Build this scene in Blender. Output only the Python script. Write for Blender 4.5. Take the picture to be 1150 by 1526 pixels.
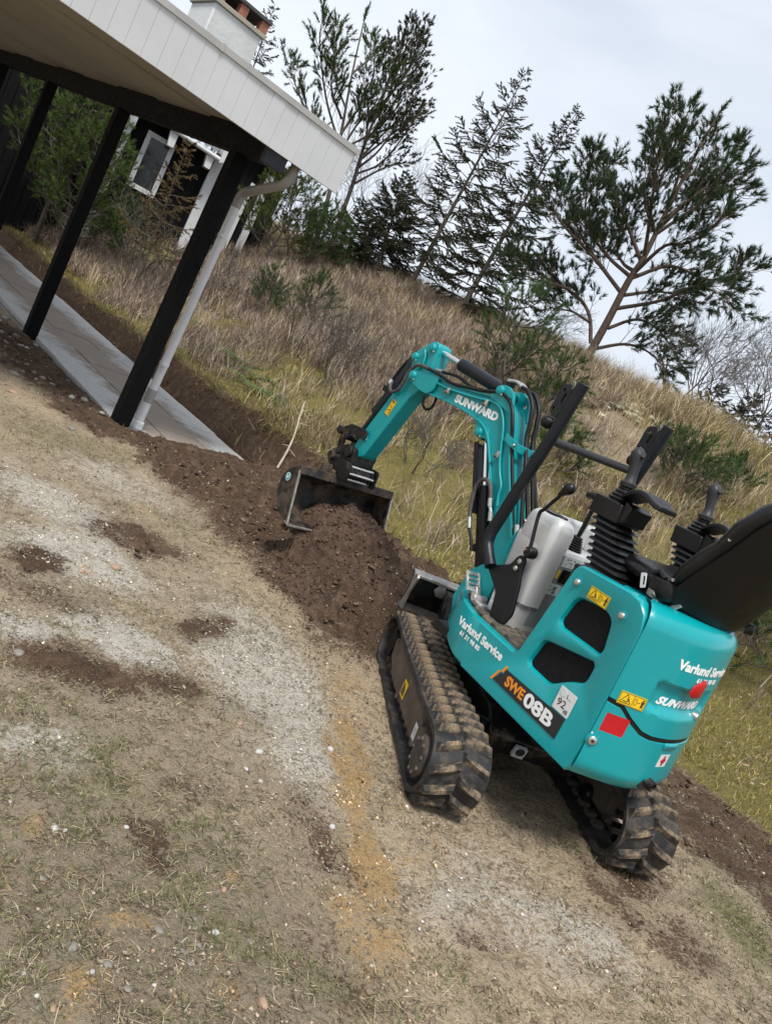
import bpy, math, random
import numpy as np
from mathutils import Matrix, Vector

# ------------------------------------------------------------------ clear
for o in list(bpy.data.objects):
    bpy.data.objects.remove(o)
scene = bpy.context.scene
COL = scene.collection
random.seed(7)
RNG = np.random.default_rng(7)
R = math.radians

# ------------------------------------------------------------------ camera (held low and rolled about 28 degrees)
EYE = 1.15
PITCH, ROLL = R(10.0), R(27.8)
cam_d = bpy.data.cameras.new('camera')
cam_d.sensor_fit = 'VERTICAL'
cam_d.sensor_height = 24.0
cam_d.lens = 24.0 * 1148.0 / 1526.0
cam_d.clip_start = 0.05
cam_d.clip_end = 2000.0
cam = bpy.data.objects.new('camera', cam_d)
COL.objects.link(cam)
_f = Vector((0, math.cos(PITCH), -math.sin(PITCH)))
_u = Vector((0, math.sin(PITCH), math.cos(PITCH)))
_r = Vector((1, 0, 0))
_x = _r * math.cos(ROLL) + _u * math.sin(ROLL)
_y = -_r * math.sin(ROLL) + _u * math.cos(ROLL)
cam.matrix_world = Matrix(((_x.x, _y.x, -_f.x, 0), (_x.y, _y.y, -_f.y, 0), (_x.z, _y.z, -_f.z, EYE), (0, 0, 0, 1)))
scene.camera = cam

# ------------------------------------------------------------------ world: overcast sky
SUN_EL, SUN_AZ = R(62), R(182)          # azimuth clockwise from +y: high, behind the camera
world = bpy.data.worlds.new('World')
scene.world = world
world.use_nodes = True
nt = world.node_tree
nt.nodes.clear()
wo = nt.nodes.new('ShaderNodeOutputWorld')
bg = nt.nodes.new('ShaderNodeBackground')
sky = nt.nodes.new('ShaderNodeTexSky')
sky.sky_type = 'NISHITA'
sky.sun_disc = False
sky.sun_elevation = SUN_EL
sky.sun_rotation = SUN_AZ
tc = nt.nodes.new('ShaderNodeTexCoord')
mp = nt.nodes.new('ShaderNodeMapping')
mp.inputs['Scale'].default_value = (1.0, 1.0, 2.2)
n1 = nt.nodes.new('ShaderNodeTexNoise')
n1.inputs['Scale'].default_value = 1.9
n1.inputs['Detail'].default_value = 5
n1.inputs['Roughness'].default_value = 0.5
n1.inputs['Distortion'].default_value = 0.3
rp = nt.nodes.new('ShaderNodeValToRGB')
rp.color_ramp.elements[0].position = 0.36
rp.color_ramp.elements[0].color = (4.7, 5.2, 6.0, 1)
rp.color_ramp.elements[1].position = 0.64
rp.color_ramp.elements[1].color = (6.6, 6.95, 7.45, 1)
mx = nt.nodes.new('ShaderNodeMix')
mx.data_type = 'RGBA'
mx.inputs[0].default_value = 0.9
nt.links.new(tc.outputs['Generated'], mp.inputs['Vector'])
nt.links.new(mp.outputs[0], n1.inputs['Vector'])
nt.links.new(n1.outputs['Fac'], rp.inputs[0])
nt.links.new(sky.outputs[0], mx.inputs[6])
nt.links.new(rp.outputs[0], mx.inputs[7])
nt.links.new(mx.outputs[2], bg.inputs['Color'])
bg.inputs['Strength'].default_value = 0.074
nt.links.new(bg.outputs[0], wo.inputs['Surface'])

# ------------------------------------------------------------------ sun behind the cloud
sun_d = bpy.data.lights.new('sun', 'SUN')
sun_d.energy = 2.0
sun_d.angle = R(16)
sun_d.color = (1.0, 0.955, 0.885)
sun = bpy.data.objects.new('sun', sun_d)
COL.objects.link(sun)
_sd = Vector((math.sin(SUN_AZ) * math.cos(SUN_EL), math.cos(SUN_AZ) * math.cos(SUN_EL), math.sin(SUN_EL)))
sun.rotation_euler = _sd.to_track_quat('Z', 'Y').to_euler()
sun.location = _sd * 30

scene.render.engine = 'CYCLES'
scene.view_settings.view_transform = 'Standard'
scene.view_settings.look = 'None'
scene.view_settings.exposure = 1.0
scene.view_settings.gamma = 1.0
scene.view_settings.use_curve_mapping = False

# ================================================================== TERRAIN (numpy)
E1 = np.array([math.cos(R(135.5)), math.sin(R(135.5))])      # along the covered path, away from the digger
E2 = np.array([-E1[1], E1[0]])                              # from the dune towards the lawn
P0 = np.array([-1.177, 6.514])                              # end of the path, dune side
SLOPE = 0.07                                                # the lawn rises gently to the right


def sstep(a, b, x):
    t = np.clip((x - a) / (b - a), 0, 1)
    return t * t * (3 - 2 * t)


def _hash(i, j, s):
    h = (i.astype(np.int64) * 374761393 + j.astype(np.int64) * 668265263 + s * 974634777) & 0x7fffffff
    h = ((h ^ (h >> 13)) * 1274126177) & 0x7fffffff
    h = h ^ (h >> 16)
    return (h & 0xffff) / 65535.0


def vnoise(x, y, s=0):
    xi, yi = np.floor(x), np.floor(y)
    fx, fy = x - xi, y - yi
    fx, fy = fx * fx * (3 - 2 * fx), fy * fy * (3 - 2 * fy)
    a, b = _hash(xi, yi, s), _hash(xi + 1, yi, s)
    c, d = _hash(xi, yi + 1, s), _hash(xi + 1, yi + 1, s)
    return (a + (b - a) * fx) * (1 - fy) + (c + (d - c) * fx) * fy


def fbm(x, y, s=0, o=4, r=0.5):
    t, a, n = 0.0, 1.0, 0.0
    for k in range(o):
        t = t + a * vnoise(x * 2 ** k + 17.3 * k, y * 2 ** k - 9.1 * k, s + k)
        n += a
        a *= r
    return t / n


def to_pq(x, y):
    dx, dy = x - P0[0], y - P0[1]
    return dx * E1[0] + dy * E1[1], -(dx * E2[0] + dy * E2[1])


def from_pq(p, q):
    return P0[0] + p * E1[0] - q * E2[0], P0[1] + p * E1[1] - q * E2[1]


# soft blobs on the ground: (x, y, radius along, radius across, angle of 'along', strength)
def blobs(x, y, lst):
    t = np.zeros_like(x)
    for (bx, by, ra, rb, an, st) in lst:
        c, s = math.cos(an), math.sin(an)
        u = ((x - bx) * c + (y - by) * s) / ra
        v = (-(x - bx) * s + (y - by) * c) / rb
        t = np.maximum(t, st * np.exp(-(u * u + v * v) ** 1.5))
    return t


def dig_mask(x, y):
    """the freshly dug strip from the end of the path to the digger's blade"""
    p, q = to_pq(x, y)
    edge = 0.18 * (fbm(x * 3.1, y * 3.1, 61, 3) - 0.5) * 2
    a = sstep(-1.72, -1.42, q + edge + 0.12 * sstep(-1.5, -0.3, p)) * (1 - sstep(0.0, 0.14, q + edge * 0.4))
    lo = -3.35
    b = sstep(lo - 0.35, lo + 0.2, p + edge) * (1 - sstep(-0.36, -0.14, p + edge * 0.35))
    return a * b


def height(x, y, fine=True):
    x = np.asarray(x, float)
    y = np.asarray(y, float)
    p, q = to_pq(x, y)
    k = 0.03
    base = -0.205 + k * np.logaddexp(0, (SLOPE * x + 0.205) / k)
    base = np.where(x > 6, SLOPE * 6 + 0.02 * (x - 6), base)
    # bed under the paving
    bed = sstep(-1.42, -1.3, q) * (1 - sstep(0.0, 0.06, q)) * sstep(-0.32, -0.12, p)
    base = base * (1 - bed) + -0.245 * bed
    # the dune: a ridge parallel to the path
    amp = np.interp(p, [-9, -5, -2, 0, 3, 8, 20], [1.6, 1.8, 2.12, 2.38, 2.52, 2.6, 2.7])
    qq = q + 0.5 * (fbm(p * 0.35 + 3, q * 0.35, 11, 3) - 0.5)
    up = np.clip((qq - 0.05) / 6.3, 0, 1)
    s = np.where(up < 1, 0.55 * up + 0.45 * up * up * (3 - 2 * up), 1)
    s = np.where(q > 0, s, 0)
    down = 1 - 0.75 * sstep(6.6, 15, q)
    z = base * (1 - s) + amp * s * down
    bank = sstep(0.0, 0.13, q) * sstep(-1.6, -0.4, p) * (1 - sstep(1.5, 5.0, q))
    z = z + 0.24 * bank * (0.75 + 0.5 * fbm(p * 1.7, q * 0.4, 5, 3))
    hm = sstep(0.1, 1.2, q)
    z = z + hm * (0.34 * (fbm(x * 0.55, y * 0.55, 21, 4) - 0.5) + 0.10 * (fbm(x * 2.3, y * 2.3, 31, 3) - 0.5))
    if fine:
        lawn = (1 - sstep(-0.1, 0.25, q)) * (1 - bed)
        z = z + lawn * (0.05 * (fbm(x * 1.1, y * 1.1, 41, 3) - 0.5) + 0.022 * (fbm(x * 6, y * 6, 43, 3) - 0.5))
    # the soil the digger has turned over
    d = dig_mask(x, y)
    if fine:
        clump = fbm(x * 8, y * 8, 71, 4, 0.62)
        z = z + d * (1 - 0.8 * sstep(-1.1, -0.3, p)) * (0.02 + 0.24 * (clump - 0.42) + 0.05 * (fbm(x * 1.6, y * 1.6, 73, 2) - 0.5))
    # heap below the bucket and the windrow in front of the blade
    hp = blobs(x, y, [(-0.02, 3.80, 0.34, 0.30, 2.35, 0.26), (0.25, 3.95, 0.42, 0.26, 2.5, 0.17), (-0.45, 4.6, 0.7, 0.3, 2.4, 0.10), (0.45, 3.70, 0.45, 0.16, 0.2, 0.10)])
    if fine:
        hp = hp * (0.75 + 0.6 * fbm(x * 9, y * 9, 75, 3))
    z = z + hp
    # damp rut left of the near dune strip
    rt = sstep(-0.95, -0.8, q) * (1 - sstep(-0.35, -0.2, q)) * (1 - sstep(-4.1, -3.8, p))
    if fine:
        z = z + rt * (0.05 * (fbm(x * 8, y * 8, 77, 3) - 0.45) - 0.02)
    return z

# ================================================================== MATERIALS
def _nodes(name):
    m = bpy.data.materials.new(name)
    m.use_nodes = True
    t = m.node_tree
    return m, t, t.nodes['Principled BSDF']


def _noise(t, scale, detail=4, rough=0.55, coord='Object', vec=None):
    n = t.nodes.new('ShaderNodeTexNoise')
    n.inputs['Scale'].default_value = scale
    n.inputs['Detail'].default_value = detail
    n.inputs['Roughness'].default_value = rough
    if vec is None:
        c = t.nodes.new('ShaderNodeTexCoord')
        vec = c.outputs[coord]
    t.links.new(vec, n.inputs['Vector'])
    return n.outputs['Fac']


def _ramp(t, src, stops):
    r = t.nodes.new('ShaderNodeValToRGB')
    el = r.color_ramp.elements
    while len(el) < len(stops):
        el.new(0.5)
    for e, (p, c) in zip(el, stops):
        e.position = p
        e.color = (c[0], c[1], c[2], 1) if hasattr(c, '__len__') else (c, c, c, 1)
    t.links.new(src, r.inputs[0])
    return r.outputs[0]


def _mix(t, fac, a, b, mode='MIX'):
    m = t.nodes.new('ShaderNodeMix')
    m.data_type = 'RGBA'
    m.blend_type = mode
    for s, v in ((m.inputs[0], fac), (m.inputs[6], a), (m.inputs[7], b)):
        if isinstance(v, bpy.types.NodeSocket):
            t.links.new(v, s)
        elif hasattr(v, '__len__'):
            s.default_value = (v[0], v[1], v[2], 1)
        else:
            s.default_value = v
    return m.outputs[2]


def _math(t, op, a, b=None, clamp=False):
    m = t.nodes.new('ShaderNodeMath')
    m.operation = op
    m.use_clamp = clamp
    for s, v in ((m.inputs[0], a), (m.inputs[1], b)):
        if v is None:
            continue
        if isinstance(v, bpy.types.NodeSocket):
            t.links.new(v, s)
        else:
            s.default_value = v
    return m.outputs[0]


def _bump(t, bsdf, h, strength, dist=0.01):
    b = t.nodes.new('ShaderNodeBump')
    b.inputs['Strength'].default_value = strength
    b.inputs['Distance'].default_value = dist
    t.links.new(h, b.inputs['Height'])
    t.links.new(b.outputs[0], bsdf.inputs['Normal'])


MATS = {}


def mat(name, col, rough=0.5, metal=0.0, var=0.12, scale=6.0, bump=0.0, bscale=80.0, bdist=0.002,
        dirt=None, dirt_lo=0.5, dirt_hi=0.7, dirt_scale=9.0, rvar=0.1, coat=0.0, spec=None):
    """plain procedural surface: base colour with soft variation, optional dried mud, optional fine relief"""
    m, t, b = _nodes(name)
    n = _noise(t, scale, 5)
    lo = [c * (1 - var) for c in col]
    hi = [min(1, c * (1 + var)) for c in col]
    c = _ramp(t, n, [(0.3, lo), (0.7, hi)])
    r = _ramp(t, _noise(t, scale * 2.3, 4), [(0.3, max(0.02, rough - rvar)), (0.7, min(1, rough + rvar))])
    if dirt is not None:
        k = _ramp(t, _noise(t, dirt_scale, 7, 0.68), [(dirt_lo, 0), (dirt_hi, 1)])
        dc = _ramp(t, _noise(t, 40, 3), [(0.3, [v * 0.7 for v in dirt]), (0.7, [v * 1.15 for v in dirt])])
        c = _mix(t, k, c, dc)
        r = _mix(t, k, r, (0.95, 0.95, 0.95))
    t.links.new(c, b.inputs['Base Color'])
    t.links.new(r, b.inputs['Roughness'])
    b.inputs['Metallic'].default_value = metal
    if spec is not None:
        b.inputs['Specular IOR Level'].default_value = spec
    if coat:
        b.inputs['Coat Weight'].default_value = coat
        b.inputs['Coat Roughness'].default_value = 0.12
    if bump:
        _bump(t, b, _noise(t, bscale, 4), bump, bdist)
    MATS[name] = m
    return m


def vmat(name, rough=0.85, trans=0.0):
    """colour comes from the mesh's own per-blade / per-leaf colours"""
    m, t, b = _nodes(name)
    a = t.nodes.new('ShaderNodeAttribute')
    a.attribute_name = 'tint'
    t.links.new(a.outputs['Color'], b.inputs['Base Color'])
    b.inputs['Roughness'].default_value = rough
    b.inputs['Specular IOR Level'].default_value = 0.25
    if trans:
        tr = t.nodes.new('ShaderNodeBsdfTranslucent')
        t.links.new(a.outputs['Color'], tr.inputs['Color'])
        ms = t.nodes.new('ShaderNodeMixShader')
        ms.inputs[0].default_value = trans
        t.links.new(b.outputs[0], ms.inputs[1])
        t.links.new(tr.outputs[0], ms.inputs[2])
        t.links.new(ms.outputs[0], t.nodes['Material Output'].inputs['Surface'])
    MATS[name] = m
    return m


MUD = (0.17, 0.125, 0.085)
teal = mat('teal_paint', (0.0, 0.295, 0.325), 0.28, var=0.05, scale=3, coat=0.35, rvar=0.05, dirt=(0.13, 0.17, 0.15), dirt_lo=0.66, dirt_hi=0.95, dirt_scale=14)
teal_boom = mat('teal_boom_paint', (0.0, 0.275, 0.30), 0.38, var=0.06, scale=5, rvar=0.08, dirt=(0.10, 0.15, 0.13), dirt_lo=0.64, dirt_hi=0.9, dirt_scale=20)
black_paint = mat('black_paint', (0.0075, 0.0095, 0.0135), 0.36, spec=0.35, var=0.2, scale=8, rvar=0.1)
black_metal = mat('black_dirty_metal', (0.008, 0.008, 0.0085), 0.45, spec=0.3, var=0.3, dirt=MUD, dirt_lo=0.54, dirt_hi=0.78, dirt_scale=13, bump=0.15, bscale=60)
bucket_mat = mat('bucket_steel', (0.010, 0.0105, 0.011), 0.42, spec=0.35, var=0.35, dirt=(0.14, 0.10, 0.07), dirt_lo=0.44, dirt_hi=0.68, dirt_scale=11, bump=0.3, bscale=45)
rubber = mat('track_rubber', (0.020, 0.020, 0.0215), 0.6, spec=0.3, var=0.25, dirt=(0.135, 0.11, 0.085), dirt_lo=0.46, dirt_hi=0.8, dirt_scale=17, bump=0.3, bscale=90)
lug_mat = mat('muddy_tread', (0.032, 0.030, 0.028), 0.75, spec=0.3, var=0.25, dirt=(0.25, 0.185, 0.12), dirt_lo=0.47, dirt_hi=0.66, dirt_scale=26, bump=0.5, bscale=120)
frame_mud = mat('mud_coated_frame', (0.105, 0.082, 0.062), 0.9, var=0.35, scale=12, dirt=(0.022, 0.02, 0.02), dirt_lo=0.60, dirt_hi=0.8, dirt_scale=9, bump=0.5, bscale=70)
plastic = mat('black_plastic', (0.0065, 0.0065, 0.007), 0.40, spec=0.35, var=0.2, bump=0.12, bscale=300, bdist=0.0006)
grip_mat = mat('grey_rubber_grip', (0.026, 0.026, 0.028), 0.5, spec=0.4, var=0.15)
vinyl = mat('black_vinyl', (0.007, 0.007, 0.0075), 0.34, spec=0.4, var=0.2, bump=0.25, bscale=220, bdist=0.0008)
shell_mat = mat('seat_shell', (0.006, 0.0057, 0.0053), 0.45, spec=0.3, var=0.25, bump=0.05, dirt=(0.06, 0.05, 0.04), dirt_lo=0.74, dirt_hi=1.0)
silver = mat('silver_plastic', (0.58, 0.59, 0.595), 0.28, metal=0.3, var=0.05, scale=2, coat=0.25)
silver_dark = mat('silver_panel', (0.30, 0.335, 0.34), 0.35, metal=0.3, var=0.05, scale=2)
chrome = mat('chrome_rod', (0.75, 0.76, 0.77), 0.12, metal=1.0, var=0.05)
steel = mat('zinc_steel', (0.55, 0.55, 0.53), 0.32, metal=0.9, var=0.12, scale=30)
edge_steel = mat('worn_steel', (0.42, 0.41, 0.39), 0.4, metal=0.7, var=0.25, scale=25, dirt=MUD, dirt_lo=0.5, dirt_hi=0.75, dirt_scale=20)
alloy = mat('cast_alloy', (0.58, 0.58, 0.57), 0.35, metal=0.6, var=0.12, scale=30)
hose_mat = mat('hose_rubber', (0.008, 0.008, 0.0085), 0.45, spec=0.3, var=0.3, scale=30)
hose_grey = mat('sleeved_hose', (0.065, 0.06, 0.056), 0.6, var=0.3, scale=60, bump=0.4, bscale=250)
mat_floor = mat('rubber_floor_mat', (0.03, 0.03, 0.03), 0.8, var=0.3, dirt=(0.20, 0.165, 0.12), dirt_lo=0.36, dirt_hi=0.66, dirt_scale=16, bump=0.5, bscale=70)
white_ink = mat('white_vinyl_letters', (0.82, 0.83, 0.83), 0.45, var=0.03)
orange_ink = mat('orange_vinyl', (0.80, 0.27, 0.02), 0.45, var=0.03)
dark_ink = mat('dark_vinyl', (0.018, 0.020, 0.024), 0.4, var=0.1)
yellow_ink = mat('yellow_sticker', (0.80, 0.52, 0.01), 0.4, var=0.04)
red_ink = mat('red_sticker', (0.48, 0.006, 0.012), 0.35, var=0.06)
white_sticker = mat('white_sticker', (0.66, 0.67, 0.67), 0.45, var=0.05, scale=15)
pale_sticker = mat('pale_label', (0.60, 0.66, 0.66), 0.4, var=0.05, scale=15)
grey_ink = mat('grey_print', (0.40, 0.41, 0.42), 0.5, var=0.1)
dark_void = mat('dark_mesh_grille', (0.007, 0.007, 0.0075), 0.8, spec=0.2, var=0.3, scale=60, dirt=(0.07, 0.055, 0.04), dirt_lo=0.62, dirt_hi=0.9, bump=0.5, bscale=500)
white_board = mat('white_painted_board', (0.58, 0.59, 0.605), 0.5, var=0.06, scale=2.5, dirt=(0.50, 0.50, 0.42), dirt_lo=0.62, dirt_hi=0.95, dirt_scale=3.5, bump=0.08, bscale=40)
flash_mat = mat('zinc_flashing', (0.42, 0.41, 0.39), 0.45, metal=0.3, var=0.1)
soffit_mat = mat('beige_soffit', (0.36, 0.325, 0.265), 0.7, var=0.08, scale=3)
black_timber = mat('black_stained_timber', (0.004, 0.0042, 0.005), 0.75, spec=0.15, var=0.3, scale=14, bump=0.3, bscale=40, dirt=(0.05, 0.05, 0.03), dirt_lo=0.78, dirt_hi=1.0)
pipe_mat = mat('white_pvc_pipe', (0.74, 0.75, 0.77), 0.35, var=0.05, scale=4, dirt=(0.45, 0.44, 0.38), dirt_lo=0.66, dirt_hi=1.0, dirt_scale=6)
pipe_grey = mat('grey_pvc_pipe', (0.33, 0.325, 0.32), 0.4, var=0.06)
chimney_mat = mat('white_rendered_brick', (0.58, 0.60, 0.60), 0.75, var=0.08, scale=4, bump=0.4, bscale=25, bdist=0.01)
brick_mat = mat('red_brick', (0.30, 0.13, 0.085), 0.85, var=0.25, scale=20, bump=0.3, bscale=60)
roof_mat = mat('roofing_felt', (0.06, 0.06, 0.062), 0.8, var=0.2)
corr_mat = mat('grey_corrugated_sheet', (0.12, 0.125, 0.135), 0.6, var=0.15)
glass_dark = mat('window_glass', (0.02, 0.022, 0.024), 0.08, var=0.1)


def slab_material():
    """grey concrete flags with builder's sand swept over the middle of the path"""
    m, t, b = _nodes('sanded_concrete_slab')
    pos = t.nodes.new('ShaderNodeNewGeometry').outputs['Position']
    dt = t.nodes.new('ShaderNodeVectorMath')
    dt.operation = 'DOT_PRODUCT'
    dt.inputs[1].default_value = (-E2[0], -E2[1], 0)
    t.links.new(pos, dt.inputs[0])
    q = _math(t, 'SUBTRACT', dt.outputs['Value'], float(-(P0 @ E2)) - 0.66)      # 0 in the middle of the path
    n1_, n2_, n3_ = _noise(t, 2.6, 6, 0.65, vec=pos), _noise(t, 22, 5, 0.7, vec=pos), _noise(t, 150, 4, 0.7, vec=pos)
    e = _math(t, 'ADD', _math(t, 'MULTIPLY', _math(t, 'SUBTRACT', n1_, 0.5), 1.0), _math(t, 'MULTIPLY', _math(t, 'SUBTRACT', n2_, 0.5), 0.55))
    k = _math(t, 'SUBTRACT', _math(t, 'ADD', 0.36, e), _math(t, 'ABSOLUTE', q))
    r = t.nodes.new('ShaderNodeMapRange')
    r.inputs[1].default_value = -0.06
    r.inputs[2].default_value = 0.10
    t.links.new(k, r.inputs[0])
    conc = _ramp(t, n2_, [(0.3, (0.45, 0.45, 0.445)), (0.7, (0.58, 0.58, 0.57))])
    sand = _ramp(t, n3_, [(0.3, (0.22, 0.175, 0.14)), (0.55, (0.34, 0.285, 0.235)), (0.75, (0.46, 0.41, 0.36))])
    t.links.new(_mix(t, r.outputs[0], conc, sand), b.inputs['Base Color'])
    b.inputs['Roughness'].default_value = 0.9
    h = _math(t, 'MULTIPLY', n3_, _math(t, 'ADD', r.outputs[0], 0.15))
    _bump(t, b, h, 0.8, 0.006)
    return m


slab_mat = slab_material()
sandy_mat = slab_mat
bark_pine = mat('pine_bark', (0.085, 0.060, 0.045), 0.9, var=0.4, scale=25, bump=0.8, bscale=40, bdist=0.01)
bark_grey = mat('grey_bark', (0.10, 0.086, 0.072), 0.9, var=0.4, scale=25, bump=0.6, bscale=50, bdist=0.01)
bark_pale = mat('pale_twig', (0.42, 0.37, 0.30), 0.85, var=0.2, scale=25)
stone_white = mat('white_pebble', (0.44, 0.425, 0.40), 0.8, var=0.12, scale=60, bump=0.3, bscale=120)
stone_grey = mat('grey_pebble', (0.20, 0.182, 0.155), 0.8, var=0.25, scale=60, bump=0.3, bscale=120)
stone_tan = mat('tan_pebble', (0.33, 0.22, 0.15), 0.8, var=0.25, scale=60, bump=0.3, bscale=120)
soil_mat = mat('dark_turned_soil', (0.070, 0.042, 0.027), 1.0, var=0.45, scale=35, bump=1.0, bscale=160, bdist=0.008, dirt=(0.145, 0.095, 0.06), dirt_lo=0.5, dirt_hi=0.75, dirt_scale=30)
needle_mat = vmat('needles', 0.7, 0.22)
blade_mat = vmat('grass_blades', 0.8, 0.25)
twig_mat = vmat('dry_twigs', 0.9)
leaf_mat = vmat('fern_leaves', 0.7, 0.25)


# ================================================================== MESH HELPERS
def obj(name, me, m=None, parent=None):
    o = bpy.data.objects.new(name, me)
    COL.objects.link(o)
    if parent is not None:
        o.parent = parent
    if m is not None and me is not None and len(me.materials) == 0:
        me.materials.append(m)
    return o


def empty(name, M=None, loc=None):
    o = bpy.data.objects.new(name, None)
    COL.objects.link(o)
    o.empty_display_size = 0.1
    if M is not None:
        o.matrix_world = M
    if loc is not None:
        o.location = loc
    return o


def tag(o, label=None, cat=None, group=None, kind=None):
    if label:
        o['label'] = label
    if cat:
        o['category'] = cat
    if group:
        o['group'] = group
    if kind:
        o['kind'] = kind
    return o


def soup(name, verts, tri=None, quad=None, m=None, parent=None, tint=None, smooth=False):
    """fast mesh from numpy arrays; tint is one colour per vertex"""
    me = bpy.data.meshes.new(name)
    verts = np.asarray(verts, np.float32)
    nt_ = 0 if tri is None else len(tri)
    nq = 0 if quad is None else len(quad)
    me.vertices.add(len(verts))
    me.vertices.foreach_set('co', verts.ravel())
    li = []
    if nt_:
        li.append(np.asarray(tri, np.int32).ravel())
    if nq:
        li.append(np.asarray(quad, np.int32).ravel())
    li = np.concatenate(li)
    me.loops.add(len(li))
    me.loops.foreach_set('vertex_index', li)
    tot = np.concatenate([np.full(nt_, 3, np.int32), np.full(nq, 4, np.int32)])
    st = np.concatenate([[0], np.cumsum(tot)[:-1]]).astype(np.int32)
    me.polygons.add(len(tot))
    me.polygons.foreach_set('loop_start', st)
    me.polygons.foreach_set('loop_total', tot)
    if smooth:
        me.polygons.foreach_set('use_smooth', np.ones(len(tot), bool))
    me.update(calc_edges=True)
    if tint is not None:
        a = me.attributes.new('tint', 'FLOAT_COLOR', 'POINT')
        c = np.ones((len(verts), 4), np.float32)
        c[:, :3] = tint
        a.data.foreach_set('color', c.ravel())
    return obj(name, me, m, parent)


def catmull(pts, n=8):
    pts = [np.asarray(p, float) for p in pts]
    P = [2 * pts[0] - pts[1]] + pts + [2 * pts[-1] - pts[-2]]
    out = []
    for i in range(1, len(P) - 2):
        a, b, c, d = P[i - 1], P[i], P[i + 1], P[i + 2]
        for k in range(n):
            t = k / n
            out.append(0.5 * (2 * b + (c - a) * t + (2 * a - 5 * b + 4 * c - d) * t * t + (3 * b - a - 3 * c + d) * t ** 3))
    out.append(pts[-1])
    return out


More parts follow.
